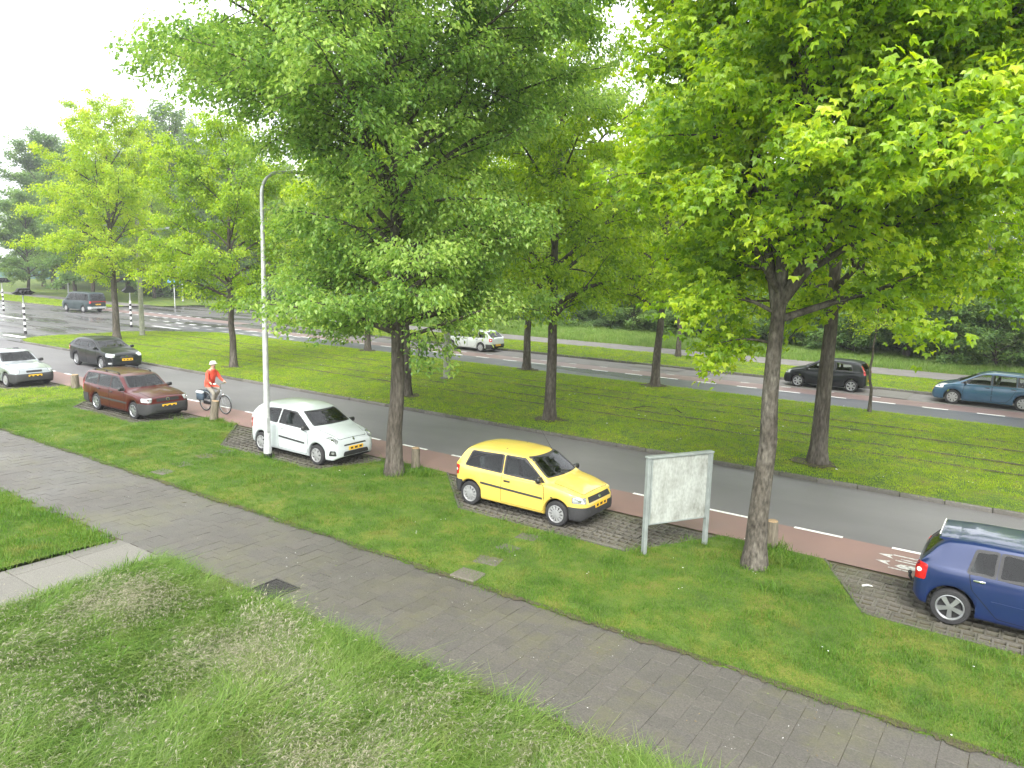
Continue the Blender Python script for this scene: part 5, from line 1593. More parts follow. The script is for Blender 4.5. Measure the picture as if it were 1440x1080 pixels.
    def ring(s, name, pts, axis, w, off, mat, sgn=1, r=.05):
        """rubber seal round an opening"""
        P = [Vector(p) for p in pts]; c = sum(P, Vector((0, 0))) / len(P)
        grow_ = lambda k: [tuple(p + (p - c).normalized() * k) for p in P]
        A = round_poly(grow_(w), r); B = []
        inner = [Vector(q) for q in A]
        bm = bmesh.new(); rows = []
        for p in A:
            q = p + (c - p).normalized() * (w + .022)
            row = []
            for z_, o_ in ((p, -.004), (p, off), (q, off), (q, -.012)):
                h, nn, d = s.project(axis, sgn, z_.x, z_.y)
                row.append(bm.verts.new(h + (nn * .6 - d * .4).normalized() * o_))
            rows.append(row)
        n = len(rows)
        for k in range(n):
            for j in range(3): bm.faces.new((rows[k][j], rows[k][j + 1], rows[(k + 1) % n][j + 1], rows[(k + 1) % n][j]))
        return bm_obj(name, bm, mat, s.root)
    def interior(s):
        sp = s.sp; W = sp['W']; b = min(sp['belt'])
        k = sp.get('seat_x', 0.0); zf = sp['sill'] + .12
        bm = bmesh.new()
        add_box(bm, ((sp['x_cowl'] + sp['x_rr']) / 2 - .05, 0, zf), (sp['x_cowl'] - sp['x_rr'] - .1, 2 * W - .25, .04)); bm_obj('cabin_floor', bm, M['dash'], s.root)
        bm = bmesh.new(); add_box(bm, (sp['x_cowl'] - .22, 0, b - .12), (.40, 2 * W - .28, .20), bevel=.05); d_ = bm_obj('dashboard', bm, M['dash'], s.root, smooth=40)
        sx = sp['x_rf'] - .55
        for sy in (-1, 1):
            bm = bmesh.new()
            add_box(bm, (sx + .22, sy * W * .44, zf + .24), (.50, .46, .16), bevel=.05)
            add_box(bm, (sx - .08, sy * W * .44, zf + .58), (.14, .46, .62), bevel=.05, tilt=Matrix.Rotation(R(-14), 3, 'Y'))
            st = bm_obj('seat', bm, M['seat'], s.root, smooth=40)
            bm = bmesh.new(); add_box(bm, (sx - .17, sy * W * .44, zf + 1.0), (.10, .26, .18), bevel=.04); bm_obj('headrest', bm, M['seat'], st, smooth=40)
        rx = max(sp['x_rr'] + .45, sx - 1.0)
        bm = bmesh.new(); add_box(bm, (rx + .20, 0, zf + .24), (.48, 2 * W - .40, .16), bevel=.05); add_box(bm, (rx - .06, 0, zf + .54), (.14, 2 * W - .40, .56), bevel=.05, tilt=Matrix.Rotation(R(-14), 3, 'Y'))
        bm_obj('rear_bench', bm, M['seat'], s.root, smooth=40)
        bm = bmesh.new()
        c_ = Vector((sp['x_cowl'] - .50, W * .44, b - .02)); pts_ = []
        for a in np.linspace(0, 2 * PI, 17): pts_.append(c_ + Vector((.06 * math.cos(a), .18 * math.sin(a), .17 * math.cos(a))))
        add_tube(bm, pts_, .014, 6); add_tube(bm, [c_, c_ + Vector((.2, 0, -.08))], .025, 6)
        bm_obj('steering_wheel', bm, M['dash'], d_, smooth=50)
    def strip_line(s, name, pts, axis, w, off, mat, sgn=1, parent=None):
        """thin strip following a 2-D polyline on the body"""
        P = []
        for (a, b) in zip(pts[:-1], pts[1:]):
            a = Vector(a); b = Vector(b); k = max(2, int((b - a).length / .08))
            for j in range(k): P.append(a + (b - a) * (j / k))
        P.append(Vector(pts[-1]))
        bm = bmesh.new(); prev = None
        for i, p in enumerate(P):
            d2 = (P[min(i + 1, len(P) - 1)] - P[max(0, i - 1)]).normalized(); nn2 = Vector((-d2.y, d2.x)) * w / 2
            row = []
            for q, o_ in ((p - nn2, 0), (p - nn2, off), (p + nn2, off), (p + nn2, 0)):
                h, nn, d = s.project(axis, sgn, q.x, q.y)
                row.append(bm.verts.new(h + (nn * .6 - d * .4).normalized() * o_))
            if prev:
                for k in range(3): bm.faces.new((prev[k], prev[k + 1], row[k + 1], row[k]))
            prev = row
        return bm_obj(name, bm, mat, parent or s.root)
    def shell(s, name, planes, off, mat, parent=None, skip_under=True):
        """piece of the body surface kept by planes (co, outward normal), lifted by off"""
        bm = s.bm_src.copy()
        if skip_under:
            bmesh.ops.delete(bm, geom=[f for f in bm.faces if f.material_index == 1], context='FACES')
        for co, no in planes:
            bmesh.ops.bisect_plane(bm, geom=bm.verts[:] + bm.edges[:] + bm.faces[:], plane_co=co, plane_no=no, clear_outer=True)
        bm.normal_update()
        nrm = {v: v.normal.copy() for v in bm.verts}
        for v in bm.verts: v.co += nrm[v] * off
        be = [e for e in bm.edges if len(e.link_faces) == 1]
        orig = {v: nrm[v] for e in be for v in e.verts}
        ret = bmesh.ops.extrude_edge_only(bm, edges=be)
        for v in [g for g in ret['geom'] if isinstance(g, bmesh.types.BMVert)]:
            best = min(orig, key=lambda q: (q.co - v.co).length_squared)
            v.co -= orig[best] * (off + .006)
        for f in bm.faces: f.material_index = 0
        me = bpy.data.meshes.new(name); bm.to_mesh(me); bm.free()
        me.polygons.foreach_set('use_smooth', np.ones(len(me.polygons), bool)); me.set_sharp_from_angle(angle=R(38))
        return link(name, me, mat, parent or s.root)
    # ---- standard fittings
    def wheels(s, style, n=6, mat=None):
        sp = s.sp; r = sp['wr']; tw = sp.get('tw', .175); rr = r * sp.get('rim', .66)
        mat = mat or M['cap']
        def mk(name, fn, m):
            bm = bmesh.new(); fn(bm)
            me = bpy.data.meshes.new(name); bmesh.ops.recalc_face_normals(bm, faces=bm.faces); bm.to_mesh(me); bm.free()
            me.polygons.foreach_set('use_smooth', np.ones(len(me.polygons), bool)); me.set_sharp_from_angle(angle=R(35))
            me.materials.append(m); return me
        h = tw / 2
        def tyre(bm):
            add_lathe(bm, [(rr - .004, -h + .01), (rr + .012, -h - .002), (r - .022, -h + .0), (r - .006, -h + .018), (r, -h + .045), (r, h - .045), (r - .006, h - .018), (r - .022, h), (rr + .012, h + .002), (rr - .004, h - .01), (rr - .02, h - .05)], 36)
        def hub(bm):
            add_lathe(bm, [(0, h - .06), (rr * .98, h - .06), (rr * .98, -h + .03), (0, -h + .03)], 24)
        def rim(bm):
            add_lathe(bm, [(rr - .022, h - .055), (rr - .024, h - .012), (rr - .008, h + .006), (rr + .004, h + .003), (rr + .003, h - .02)], 36)
            if style == 'spoke':
                add_lathe(bm, [(0, h + .004), (rr * .2, h + .003), (rr * .25, h - .012), (rr * .25, h - .05)], 20)
                for k in range(n):
                    a = 2 * PI * k / n
                    w0, w1 = rr * .17, rr * (.30 if n < 7 else .2)
                    m4 = Matrix.Rotation(a, 4, 'Z')
                    v = [bm.verts.new(m4 @ Vector(q)) for q in ((rr * .18, -w0 * .8, h), (rr * .9, -w1 * .62, h - .008), (rr * 1.0, -w1 * .75, h - .006), (rr * 1.0, w1 * .75, h - .006), (rr * .9, w1 * .62, h - .008), (rr * .18, w0 * .8, h))]
                    lo = [bm.verts.new(q.co - Vector((0, 0, .035))) for q in v]
                    bm.faces.new(v)
                    for q in range(6): bm.faces.new((v[q], lo[q], lo[(q + 1) % 6], v[(q + 1) % 6]))
            else:   # domed cover with slots between ribs
                add_lathe(bm, [(0, h + .012), (rr * .3, h + .010), (rr * .5, h + .004), (rr * .52, h - .03)], 24)
                for k in range(n):
                    a = 2 * PI * (k + .5) / n; da = PI / n * .66
                    v = [bm.verts.new((q * math.cos(b), q * math.sin(b), z)) for q, b, z in ((rr * .46, a - da * 1.1, h + .004), (rr * .99, a - da, h - .002), (rr * .99, a, h - .001), (rr * .99, a + da, h - .002), (rr * .46, a + da * 1.1, h + .004))]
                    lo = [bm.verts.new(q.co - Vector((0, 0, .03))) for q in v]
                    bm.faces.new(v)
                    for q in range(5): bm.faces.new((v[q], lo[q], lo[(q + 1) % 5], v[(q + 1) % 5]))
        mt, mh, mr = mk('tyre', tyre, M['rubber']), mk('hub', hub, M['hub_dark']), mk('rim', rim, mat)
        for cx in (sp['fx'], sp['rx']):
            for sd in (1, -1):
                o = link('wheel', mh, None, s.root, (cx, sd * (sp['W'] - .022 - h), r))
                o.rotation_euler = (R(-90) if sd > 0 else R(90), 0, 0)
                link('tyre', mt, None, o); q = link('rim', mr, None, o); q.rotation_euler = (0, 0, random.Random(cx + sd).uniform(0, 1))
    def glazing(s, bottoms, tops, zb, zt, gap=.035, tint=None):
        """side windows between pillars: x positions at belt and roof, z lines (rear, front)"""
        g = tint or M['pane']
        hl = s.sp['L'] / 2
        zb_ = lambda x: zb[0] + (zb[1] - zb[0]) * (x + hl) / (2 * hl)
        for i in range(len(bottoms) - 1):
            b0, b1 = bottoms[i] + gap / 2, bottoms[i + 1] - gap / 2
            t0, t1 = tops[i] + gap / 2, tops[i + 1] - gap / 2
            zt0 = zt[i] if isinstance(zt, (list, tuple)) else zt
            zt1 = zt[i + 1] if isinstance(zt, (list, tuple)) else zt
            poly = [(b0, zb_(b0)), (b1, zb_(b1)), (t1, zt1), (t0, zt0)]
            c = Vector((sum(p[0] for p in poly) / 4, sum(p[1] for p in poly) / 4))
            for sd in (1, -1):
                fr = s.ring('window_frame', poly, 'side', .026, .005, M['trim'], sd, r=.05)
                s.panel('window', poly, 'side', -.002, g, sd, r=.04, parent=fr, rim=False)
                s.cut(poly, 'side', sd)
    def screens(s, zc, zr, yb, yt, rzb=None, rzt=None, ryb=None, ryt=None, tint=None, rtint=None):
        p = [(-yb, zc), (yb, zc), (yt, zr), (-yt, zr)]
        c = Vector((0, (zc + zr) / 2))
        fr = s.ring('windscreen_seal', p, 'front', .028, .005, M['trim'], r=.05)
        s.panel('windscreen', p, 'front', -.002, tint or M['pane'], r=.05, parent=fr, rim=False)
        s.cut(p, 'front', 1)
        for sy in (-.38, .12):
            bm = bmesh.new()
            h0, n0, d0 = s.project('front', 1, yb * (sy + .30), zc - .005); h1, n1, d1 = s.project('front', 1, yb * (sy - .36), zc + .055)
            add_tube(bm, [h0 + n0 * .02, (h0 + h1) / 2 + n0 * .035, h1 + n1 * .018], [.011, .009, .006], 5)
            bm_obj('wiper', bm, M['black'], s.root)
        if rzb:
            p = [(-ryb, rzb), (ryb, rzb), (ryt, rzt), (-ryt, rzt)]
            c = Vector((0, (rzb + rzt) / 2))
            fr = s.ring('rear_window_seal', p, 'rear', .028, .005, M['trim'], r=.05)
            s.panel('rear_window', p, 'rear', -.002, rtint or M['pane'], r=.05, parent=fr, rim=False)
            s.cut(p, 'rear', 1)
        s.interior()
    def door(s, poly, handle, hmat=None, mat=None):
        c = Vector((sum(p[0] for p in poly) / len(poly), sum(p[1] for p in poly) / len(poly)))
        for sd in (1, -1):
            g = s.panel('door_gap', [tuple(Vector(p) + (Vector(p) - c).normalized() * .015) for p in poly], 'side', .0012, M['gap'], sd, r=.04, rim=False)
            d = s.panel('door', poly, 'side', .005, mat or s.paint, sd, r=.035)
            g.parent = d
            bm = bmesh.new(); h, n, _ = s.project('side', sd, handle[0], handle[1])
            add_box(bm, h + n * .012, (.17, .035, .038), bevel=.01)
            bm_obj('door_handle', bm, hmat or M['black'], d, smooth=40)
    def lid(s, name, poly, axis, mat=None):
        c = Vector((sum(p[0] for p in poly) / len(poly), sum(p[1] for p in poly) / len(poly)))
        g = s.panel('gap', [tuple(Vector(p) + (Vector(p) - c).normalized() * .016) for p in poly], axis, .0012, M['gap'], r=.05, rim=False)
        d = s.panel(name, poly, axis, .005, mat or s.paint, r=.045)
        g.parent = d
        return d
    def moulding(s, x0, x1, z0, z1, w=.05, mat=None):
        for sd in (1, -1): s.strip_line('side_moulding', [(x0, z0), (x1, z1)], 'side', w, .014, mat or M['trim'], sd)
    def mirrors(s, x, z, mat=None):
        for sd in (1, -1):
            h, n, _ = s.project('side', sd, x, z)
            bm = bmesh.new()
            y = h.y + sd * .10
            add_box(bm, (h.x, y, h.z + .035), (.10, .19, .125), bevel=.03)
            add_tube(bm, [(h.x + .02, h.y - sd * .01, h.z), (h.x, h.y + sd * .06, h.z + .01)], .022, 6)
            o = bm_obj('wing_mirror', bm, mat or M['black'], s.root, smooth=40)
            bm = bmesh.new(); add_box(bm, (h.x - .052, y, h.z + .035), (.006, .16, .098), bevel=.002); bm_obj('mirror_glass', bm, M['mirror'], o)
    def corner_ref(s, x, sd, z):
        s.cref = Vector((x, sd * s.sp['W'] * .82, z))
    def headlights(s, x, z, w, h, slant=0.0, mat=None, frame=None, ind=False, shape=None):
        for sd in (1, -1):
            s.corner_ref(x, sd, z)
            pts = shape or [(-w / 2, z - h / 2 + slant * .2), (w / 2, z - h / 2), (w / 2, z + h / 2), (-w / 2, z + h / 2 + slant)]
            if sd < 0: pts = [(-a, b) for a, b in pts][::-1]
            c = Vector((sum(p[0] for p in pts) / len(pts), sum(p[1] for p in pts) / len(pts)))
            fr = s.panel('headlight', [tuple(Vector(p) + (Vector(p) - c).normalized() * .012) for p in pts], 'corner', .004, frame or M['trim'], sd, r=.03)
            s.panel('lens', pts, 'corner', .009, mat or M['lamp_glass'], sd, r=.03, parent=fr)
            # reflector bowl seen in the lens
            s.panel('reflector', [tuple(c + Vector((math.cos(a), math.sin(a))) * h * .30) for a in np.linspace(0, 2 * PI, 9)[:-1]], 'corner', .012, M['chrome'], sd, r=.02, parent=fr)
    def tails(s, x, z, w, h, white=True, shape=None):
        for sd in (1, -1):
            s.corner_ref(x, sd, z)
            pts = shape or [(-w / 2, z - h / 2), (w / 2, z - h / 2), (w / 2, z + h / 2), (-w / 2, z + h / 2)]
            if sd < 0: pts = [(-a, b) for a, b in pts][::-1]
            fr = s.panel('tail_light', pts, 'rcorner', .010, M['tail'], sd, r=.03)
            if white:
                c = Vector((sum(p[0] for p in pts) / len(pts), sum(p[1] for p in pts) / len(pts)))
                s.panel('reversing_lens', [tuple(c + Vector((math.cos(a) * w * .26, math.sin(a) * h * .13))) for a in np.linspace(0, 2 * PI, 9)[:-1]], 'rcorner', .014, M['white_lamp'], sd, r=.01, parent=fr)
    def plate(s, z, axis='front', y=0.0):
        h, n, d = s.project(axis, 1, y, z)
        x = h.x + (.016 if axis == 'front' else -.016)
        bm = bmesh.new(); add_box(bm, (x, y, z), (.012, .52, .11), bevel=.004)
        o = bm_obj('number_plate', bm, M['plate'], s.root)
        sx = 1 if axis == 'front' else -1
        for k, (a, wd) in enumerate(((-.16, .085), (0.0, .10), (.16, .085))):
            bm = bmesh.new(); add_box(bm, (x + sx * .0065, y + a, z), (.003, wd, .052)); bm_obj('plate_characters', bm, M['plate_ink'], o)
        return o
    def antenna(s, x, y, L, back=.5):
        h, n, d = s.project('top', 1, x, y)
        bm = bmesh.new(); add_tube(bm, [h, h + Vector((-back * L, 0, L))], [.006, .003], 5); add_tube(bm, [h - Vector((0, 0, .01)), h + Vector((-.02, 0, .03))], [.02, .012], 8)
        bm_obj('antenna', bm, M['black'], s.root)
    def finish(s): s.bm_src.free()

def poly4(x0, x1, z0, z1): return [(x0, z0), (x1, z0), (x1, z1), (x0, z1)]
CG = 'cars parked and driving along the road'

# --- yellow three-door hatchback
sp = dict(L=3.50, W=.75, fx=1.07, rx=-1.265, wr=.275, belt=(.90, .86), sill=.20, rim=.68,
          top=[(-1.75, .62), (-1.742, .80), (-1.715, .93), (-1.62, 1.10), (-1.50, 1.29), (-1.40, 1.365), (-1.05, 1.41), (-.5, 1.43), (0, 1.41), (.26, 1.36), (.60, 1.14), (.88, .965), (1.2, .895), (1.52, .80), (1.65, .735), (1.71, .63), (1.742, .54), (1.75, .46)],
          x_tail=-1.70, x_rr=-1.44, x_rf=.26, x_cowl=.88, tumble=.17)
c = Car('hatchback_car', (-9.14, 14.06, .02), 0.0, 'yellow three-door hatchback with black bumpers parked left of the notice board', sp, M['yellow'], group=CG)
c.glazing([-1.46, -.36, .78], [-1.30, -.36, .20], (.93, .88), [1.27, 1.31, 1.30], gap=.07)
c.screens(.985, 1.335, .58, .50, .98, 1.28, .56, .50)
c.door([(-.37, .27), (.73, .27), (.76, .60), (.72, .84), (-.37, .87)], (-.22, .76))
c.lid('bonnet', [(.92, -.58), (1.60, -.50), (1.60, .50), (.92, .58)], 'top')
c.lid('tailgate', [(-.54, .60), (.54, .60), (.56, .92), (-.56, .92)], 'rear')
c.shell('front_bumper', [(Vector((1.36, 0, 0)), Vector((-1, 0, 0))), (Vector((0, 0, .50)), Vector((0, 0, 1)))], .018, M['trim'])
c.shell('rear_bumper', [(Vector((-1.50, 0, 0)), Vector((1, 0, 0))), (Vector((0, 0, .56)), Vector((0, 0, 1)))], .018, M['trim'])
c.moulding(-.95, .73, .60, .555, .045)
c.headlights(1.56, .645, .27, .12, 0)
c.panel('grille', [(-.47, .585), (.47, .585), (.44, .695), (-.44, .695)], 'front', .006, M['black'], r=.02)
for z in (.62, .655): c.strip_line('grille_bar', [(-.40, z), (.40, z)], 'front', .012, .012, M['trim'])
em = c.panel('emblem', [(-.045, .615), (.045, .615), (.045, .665), (-.045, .665)], 'front', .016, M['chrome'], r=.01)
c.plate(.49); c.tails(-1.6, .78, .13, .22); c.mirrors(.66, .92); c.wheels('cap', 12); c.antenna(.18, .46, .62, .75)
c.panel('indicator', [(.92, .60), (.97, .60), (.97, .63), (.92, .63)], 'side', .008, M['black'], -1, r=.01)
c.panel('fuel_flap', poly4(-1.22, -1.06, .70, .84), 'side', .004, M['yellow'], -1, r=.02)
c.finish()

# --- white three-door hatchback
sp = dict(L=3.60, W=.825, fx=1.11, rx=-1.257, wr=.285, belt=(.97, .88), sill=.19, rim=.66,
          top=[(-1.80, .55), (-1.79, .82), (-1.755, .98), (-1.64, 1.20), (-1.50, 1.36), (-1.36, 1.425), (-.9, 1.465), (-.35, 1.475), (.08, 1.445), (.34, 1.375), (.70, 1.165), (1.02, .99), (1.32, .91), (1.58, .81), (1.70, .71), (1.765, .58), (1.793, .48), (1.80, .42)],
          x_tail=-1.74, x_rr=-1.42, x_rf=.34, x_cowl=1.02, tumble=.19)
c = Car('hatchback_car', (-16.82, 14.15, .02), 0.0, 'white three-door hatchback parked behind the street lamp', sp, M['white'], group=CG)
c.glazing([-1.12, -.50, .86], [-1.02, -.42, .20], (1.0, .90), [1.31, 1.345, 1.32], gap=.09)
c.screens(1.03, 1.345, .63, .53, 1.03, 1.34, .58, .50)
c.door([(-.46, .27), (.74, .27), (.78, .60), (.74, .87), (-.46, .93)], (-.28, .84), mat=M['white'], hmat=M['white'])
c.lid('bonnet', [(1.06, -.62), (1.66, -.48), (1.66, .48), (1.06, .62)], 'top')
c.lid('tailgate', [(-.54, .58), (.54, .58), (.58, .98), (-.58, .98)], 'rear')
c.moulding(-.42, .66, .60, .555, .05)
c.headlights(1.57, .73, .34, .15, .05, shape=[(-.20, .80), (-.06, .66), (.14, .655), (.17, .72), (.02, .80)])
c.panel('lower_grille', [(-.46, .30), (.46, .30), (.42, .42), (-.42, .42)], 'front', .008, M['black'], r=.04)
c.panel('upper_grille', [(-.40, .565), (.40, .565), (.38, .60), (-.38, .60)], 'front', .008, M['black'], r=.01)
for sd in (1, -1):
    c.corner_ref(1.62, sd, .40)
    fl = c.panel('fog_light', [(-.10, .33), (.10, .33), (.07, .47), (-.07, .47)] , 'corner', .008, M['black'], sd, r=.03)
    c.panel('lens', [(-.04, .38), (.03, .38), (.03, .44), (-.04, .44)], 'corner', .014, M['lamp_glass'], sd, r=.02, parent=fl)
c.plate(.49); c.tails(-1.64, .82, .14, .28); c.mirrors(.72, .95); c.wheels('cap', 7)
em = c.panel('emblem', [(0, .64), (.045, .70), (0, .76), (-.045, .70)], 'front', .012, M['chrome'], r=.004)
c.panel('emblem_centre', [(0, .67), (.02, .70), (0, .73), (-.02, .70)], 'front', .016, M['black'], r=.002, parent=em)
c.finish()

# --- maroon estate
sp = dict(L=4.34, W=.845, fx=1.33, rx=-1.145, wr=.295, belt=(.93, .88), sill=.20, rim=.68,
          top=[(-2.17, .55), (-2.16, .84), (-2.135, .98), (-2.06, 1.17), (-1.98, 1.33), (-1.88, 1.40), (-1.2, 1.437), (-.3, 1.44), (.12, 1.415), (.34, 1.365), (.64, 1.17), (.95, .985), (1.4, .93), (1.9, .835), (2.04, .77), (2.10, .64), (2.15, .54), (2.17, .44)],
          x_tail=-2.12, x_rr=-1.93, x_rf=.34, x_cowl=.95, tumble=.17)
c = Car('estate_car', (-26.25, 14.13, .02), 0.0, 'maroon estate car parked beside the red cycle lane', sp, M['maroon'], group=CG)
c.glazing([-1.98, -1.02, -.16, .84], [-1.86, -1.02, -.16, .24], (.96, .90), [1.30, 1.325, 1.33, 1.32], gap=.07)
c.screens(1.01, 1.335, .64, .55, 1.0, 1.30, .60, .54)
c.door([(-.17, .26), (.78, .26), (.82, .60), (.78, .86), (-.17, .88)], (-.02, .80))
c.door([(-.78, .40), (-.66, .27), (-.20, .26), (-.20, .89), (-1.0, .91), (-.98, .62)], (-.90, .82))
c.lid('bonnet', [(1.0, -.64), (1.96, -.56), (1.96, .56), (1.0, .64)], 'top')
c.lid('tailgate', [(-.58, .60), (.58, .60), (.60, .95), (-.60, .95)], 'rear')
c.shell('front_bumper', [(Vector((1.66, 0, 0)), Vector((-1, 0, 0))), (Vector((0, 0, .58)), Vector((0, 0, 1)))], .02, M['trim'])
c.shell('rear_bumper', [(Vector((-1.62, 0, 0)), Vector((1, 0, 0))), (Vector((0, 0, .58)), Vector((0, 0, 1)))], .02, M['trim'])
c.moulding(-.80, .98, .53, .52, .055)
c.headlights(1.95, .70, .34, .135, 0)
c.panel('grille', [(-.40, .64), (.40, .64), (.40, .745), (-.40, .745)], 'front', .006, M['black'], r=.02)
for z in (.67, .70): c.strip_line('grille_bar', [(-.39, z), (.39, z)], 'front', .008, .012, M['trim'])
em = c.panel('emblem', [(math.cos(a) * .062, .695 + math.sin(a) * .062) for a in np.linspace(0, 2 * PI, 13)[:-1]], 'front', .016, M['chrome'], r=.01)
c.panel('emblem_centre', [(math.cos(a) * .044, .695 + math.sin(a) * .044) for a in np.linspace(0, 2 * PI, 13)[:-1]], 'front', .020, M['black'], r=.01, parent=em)
c.panel('bumper_intake', [(-.55, .28), (.55, .28), (.52, .36), (-.52, .36)], 'front', .022, M['black'], r=.02)
c.plate(.49); c.tails(-2.05, .82, .13, .34); c.mirrors(.72, .94); c.wheels('spoke', 7, M['alloy'])
for sd in (1, -1):
    bm = bmesh.new(); pts = []
    for x in np.linspace(-1.6, .05, 8):
        h, n_, d_ = c.project('top', 1, x, sd * .56); pts.append(h + Vector((0, 0, .055)))
    add_tube(bm, pts, .014, 6)
    for x in (-1.6, -.8, .05):
        h, n_, d_ = c.project('top', 1, x, sd * .56); add_box(bm, h + Vector((0, 0, .025)), (.10, .03, .06), bevel=.008)
    bm_obj('roof_rail', bm, M['black'], c.root)
c.antenna(-1.5, 0, .32, .6); c.finish()

# --- silver white saloon at the left edge
sp = dict(L=4.36, W=.845, fx=1.40, rx=-1.18, wr=.295, belt=(.90, .86), sill=.20, rim=.64,
          top=[(-2.18, .52), (-2.17, .80), (-2.10, .92), (-1.75, .97), (-1.48, .99), (-1.20, 1.16), (-.92, 1.33), (-.72, 1.375), (-.1, 1.39), (.18, 1.36), (.38, 1.29), (.66, 1.10), (.92, .96), (1.4, .895), (1.92, .79), (2.05, .73), (2.11, .62), (2.16, .52), (2.18, .44)],
          x_tail=-1.62, x_rr=-.88, x_rf=.28, x_cowl=.92, tumble=.18)
c = Car('saloon_car', (-36.1, 14.1, .02), 0.0, 'silver white saloon with dark bumper cut by the left picture edge', sp, M['silver'], group=CG)
c.glazing([-1.34, -.92, -.12, .82], [-.86, -.80, -.12, .26], (.93, .89), [1.25, 1.27, 1.29, 1.27], gap=.06)
c.screens(.99, 1.30, .64, .54, 1.02, 1.29, .60, .54)
c.door([(-.13, .26), (.80, .26), (.84, .60), (.80, .85), (-.13, .87)], (.02, .79))
c.door([(-.82, .42), (-.66, .27), (-.17, .26), (-.17, .87), (-1.0, .88)], (-.88, .80))
c.lid('bonnet', [(.98, -.64), (1.98, -.54), (1.98, .54), (.98, .64)], 'top')
c.lid('boot_lid', [(-2.08, -.58), (-1.58, -.60), (-1.58, .60), (-2.08, .58)], 'top')
c.shell('front_bumper', [(Vector((1.74, 0, 0)), Vector((-1, 0, 0))), (Vector((0, 0, .57)), Vector((0, 0, 1)))], .018, M['trim'])
c.shell('rear_bumper', [(Vector((-1.7, 0, 0)), Vector((1, 0, 0))), (Vector((0, 0, .55)), Vector((0, 0, 1)))], .018, M['trim'])
c.moulding(-.82, 1.0, .52, .51, .05)
c.headlights(1.96, .665, .36, .115, 0)
c.panel('grille', [(-.30, .62), (.30, .62), (.30, .70), (-.30, .70)], 'front', .006, M['black'], r=.02)
c.plate(.48); c.tails(-2.0, .76, .2, .16); c.mirrors(.72, .93, M['black']); c.wheels('cap', 8)
c.finish()

# --- black hatchback driving
sp = dict(L=4.32, W=.885, fx=1.30, rx=-1.278, wr=.315, belt=(1.0, .93), sill=.19, rim=.68,
          top=[(-2.16, .55), (-2.15, .86), (-2.10, 1.0), (-1.88, 1.21), (-1.66, 1.345), (-1.42, 1.415), (-.9, 1.455), (-.3, 1.46), (.10, 1.425), (.36, 1.345), (.78, 1.15), (1.16, 1.01), (1.6, .92), (1.94, .80), (2.06, .70), (2.12, .58), (2.15, .48), (2.16, .42)],
          x_tail=-2.07, x_rr=-1.56, x_rf=.34, x_cowl=1.16, tumble=.21)
c = Car('hatchback_car', (-38.35, 19.25, .004), R(-1.5), 'black five-door hatchback driving in the lane behind the maroon estate', sp, M['blackp'], group=CG)
c.glazing([-1.62, -1.0, -.12, 1.0], [-1.40, -1.0, -.12, .22], (1.03, .96), [1.28, 1.315, 1.325, 1.32], gap=.05)
c.screens(1.05, 1.32, .68, .56, 1.06, 1.32, .60, .52)
c.door([(-.13, .27), (.84, .27), (.88, .6), (.84, .92), (-.13, .96)], (.02, .86), hmat=M['blackp'])
c.door([(-.82, .42), (-.68, .28), (-.17, .27), (-.17, .96), (-1.02, .98)], (-.9, .88), hmat=M['blackp'])
c.lid('bonnet', [(1.2, -.66), (1.96, -.52), (1.96, .52), (1.2, .66)], 'top')
c.headlights(1.93, .72, .40, .13, .05)
c.panel('grille', [(-.34, .62), (.34, .62), (.24, .71), (-.24, .71)], 'front', .008, M['trim'], r=.02)
c.panel('lower_grille', [(-.42, .28), (.42, .28), (.38, .42), (-.38, .42)], 'front', .008, M['gap'], r=.03)
em = c.panel('emblem', [(-.05, .64), (.05, .64), (.05, .70), (-.05, .70)], 'front', .014, M['chrome'], r=.012)
for sd in (1, -1):
    c.corner_ref(1.95, sd, .38); c.panel('fog_light', [(-.11, .33), (.11, .33), (.09, .42), (-.09, .42)], 'corner', .010, M['lamp_glass'], sd, r=.03)
c.plate(.53); c.tails(-1.98, .86, .2, .22); c.mirrors(.86, .99, M['blackp']); c.wheels('spoke', 10, M['alloy'])
c.finish()

# --- dark blue five-door hatchback at the right edge
sp = dict(L=3.78, W=.82, fx=1.14, rx=-1.332, wr=.29, belt=(.93, .87), sill=.19, rim=.70,
          top=[(-1.89, .55), (-1.88, .82), (-1.84, .95), (-1.70, 1.14), (-1.56, 1.31), (-1.44, 1.375), (-1.0, 1.415), (-.3, 1.42), (.12, 1.39), (.34, 1.325), (.66, 1.15), (1.0, .975), (1.4, .89), (1.66, .79), (1.78, .69), (1.84, .58), (1.875, .48), (1.89, .42)],
          x_tail=-1.82, x_rr=-1.50, x_rf=.32, x_cowl=1.0, tumble=.18)
c = Car('hatchback_car', (.61, 14.2, .02), R(0), 'dark blue five-door hatchback with tow bar cut by the right picture edge', sp, M['navy'], group=CG)
c.glazing([-1.17, -.76, -.06, .82], [-1.08, -.74, -.06, .22], (.93, .88), [1.27, 1.29, 1.305, 1.30], gap=.045, tint=M['pane_clear'])
c.screens(1.01, 1.30, .62, .53, .99, 1.30, .60, .53)
c.door([(-.07, .26), (.76, .26), (.80, .6), (.76, .86), (-.07, .88)], (.06, .80), hmat=M['navy'])
c.door([(-.86, .46), (-.70, .29), (-.11, .26), (-.11, .88), (-1.12, .91), (-1.06, .66)], (-.98, .82), hmat=M['chrome'])
c.lid('bonnet', [(1.04, -.62), (1.70, -.5), (1.70, .5), (1.04, .62)], 'top')
c.lid('tailgate', [(-.56, .58), (.56, .58), (.60, .93), (-.60, .93)], 'rear')
c.moulding(-.80, .92, .53, .50, .045, M['navy'])
c.headlights(1.68, .70, .32, .14, .04)
c.tails(-1.74, .80, .17, .30, shape=[(-.07, .64), (.10, .66), (.10, .90), (-.02, .95), (-.10, .84)])
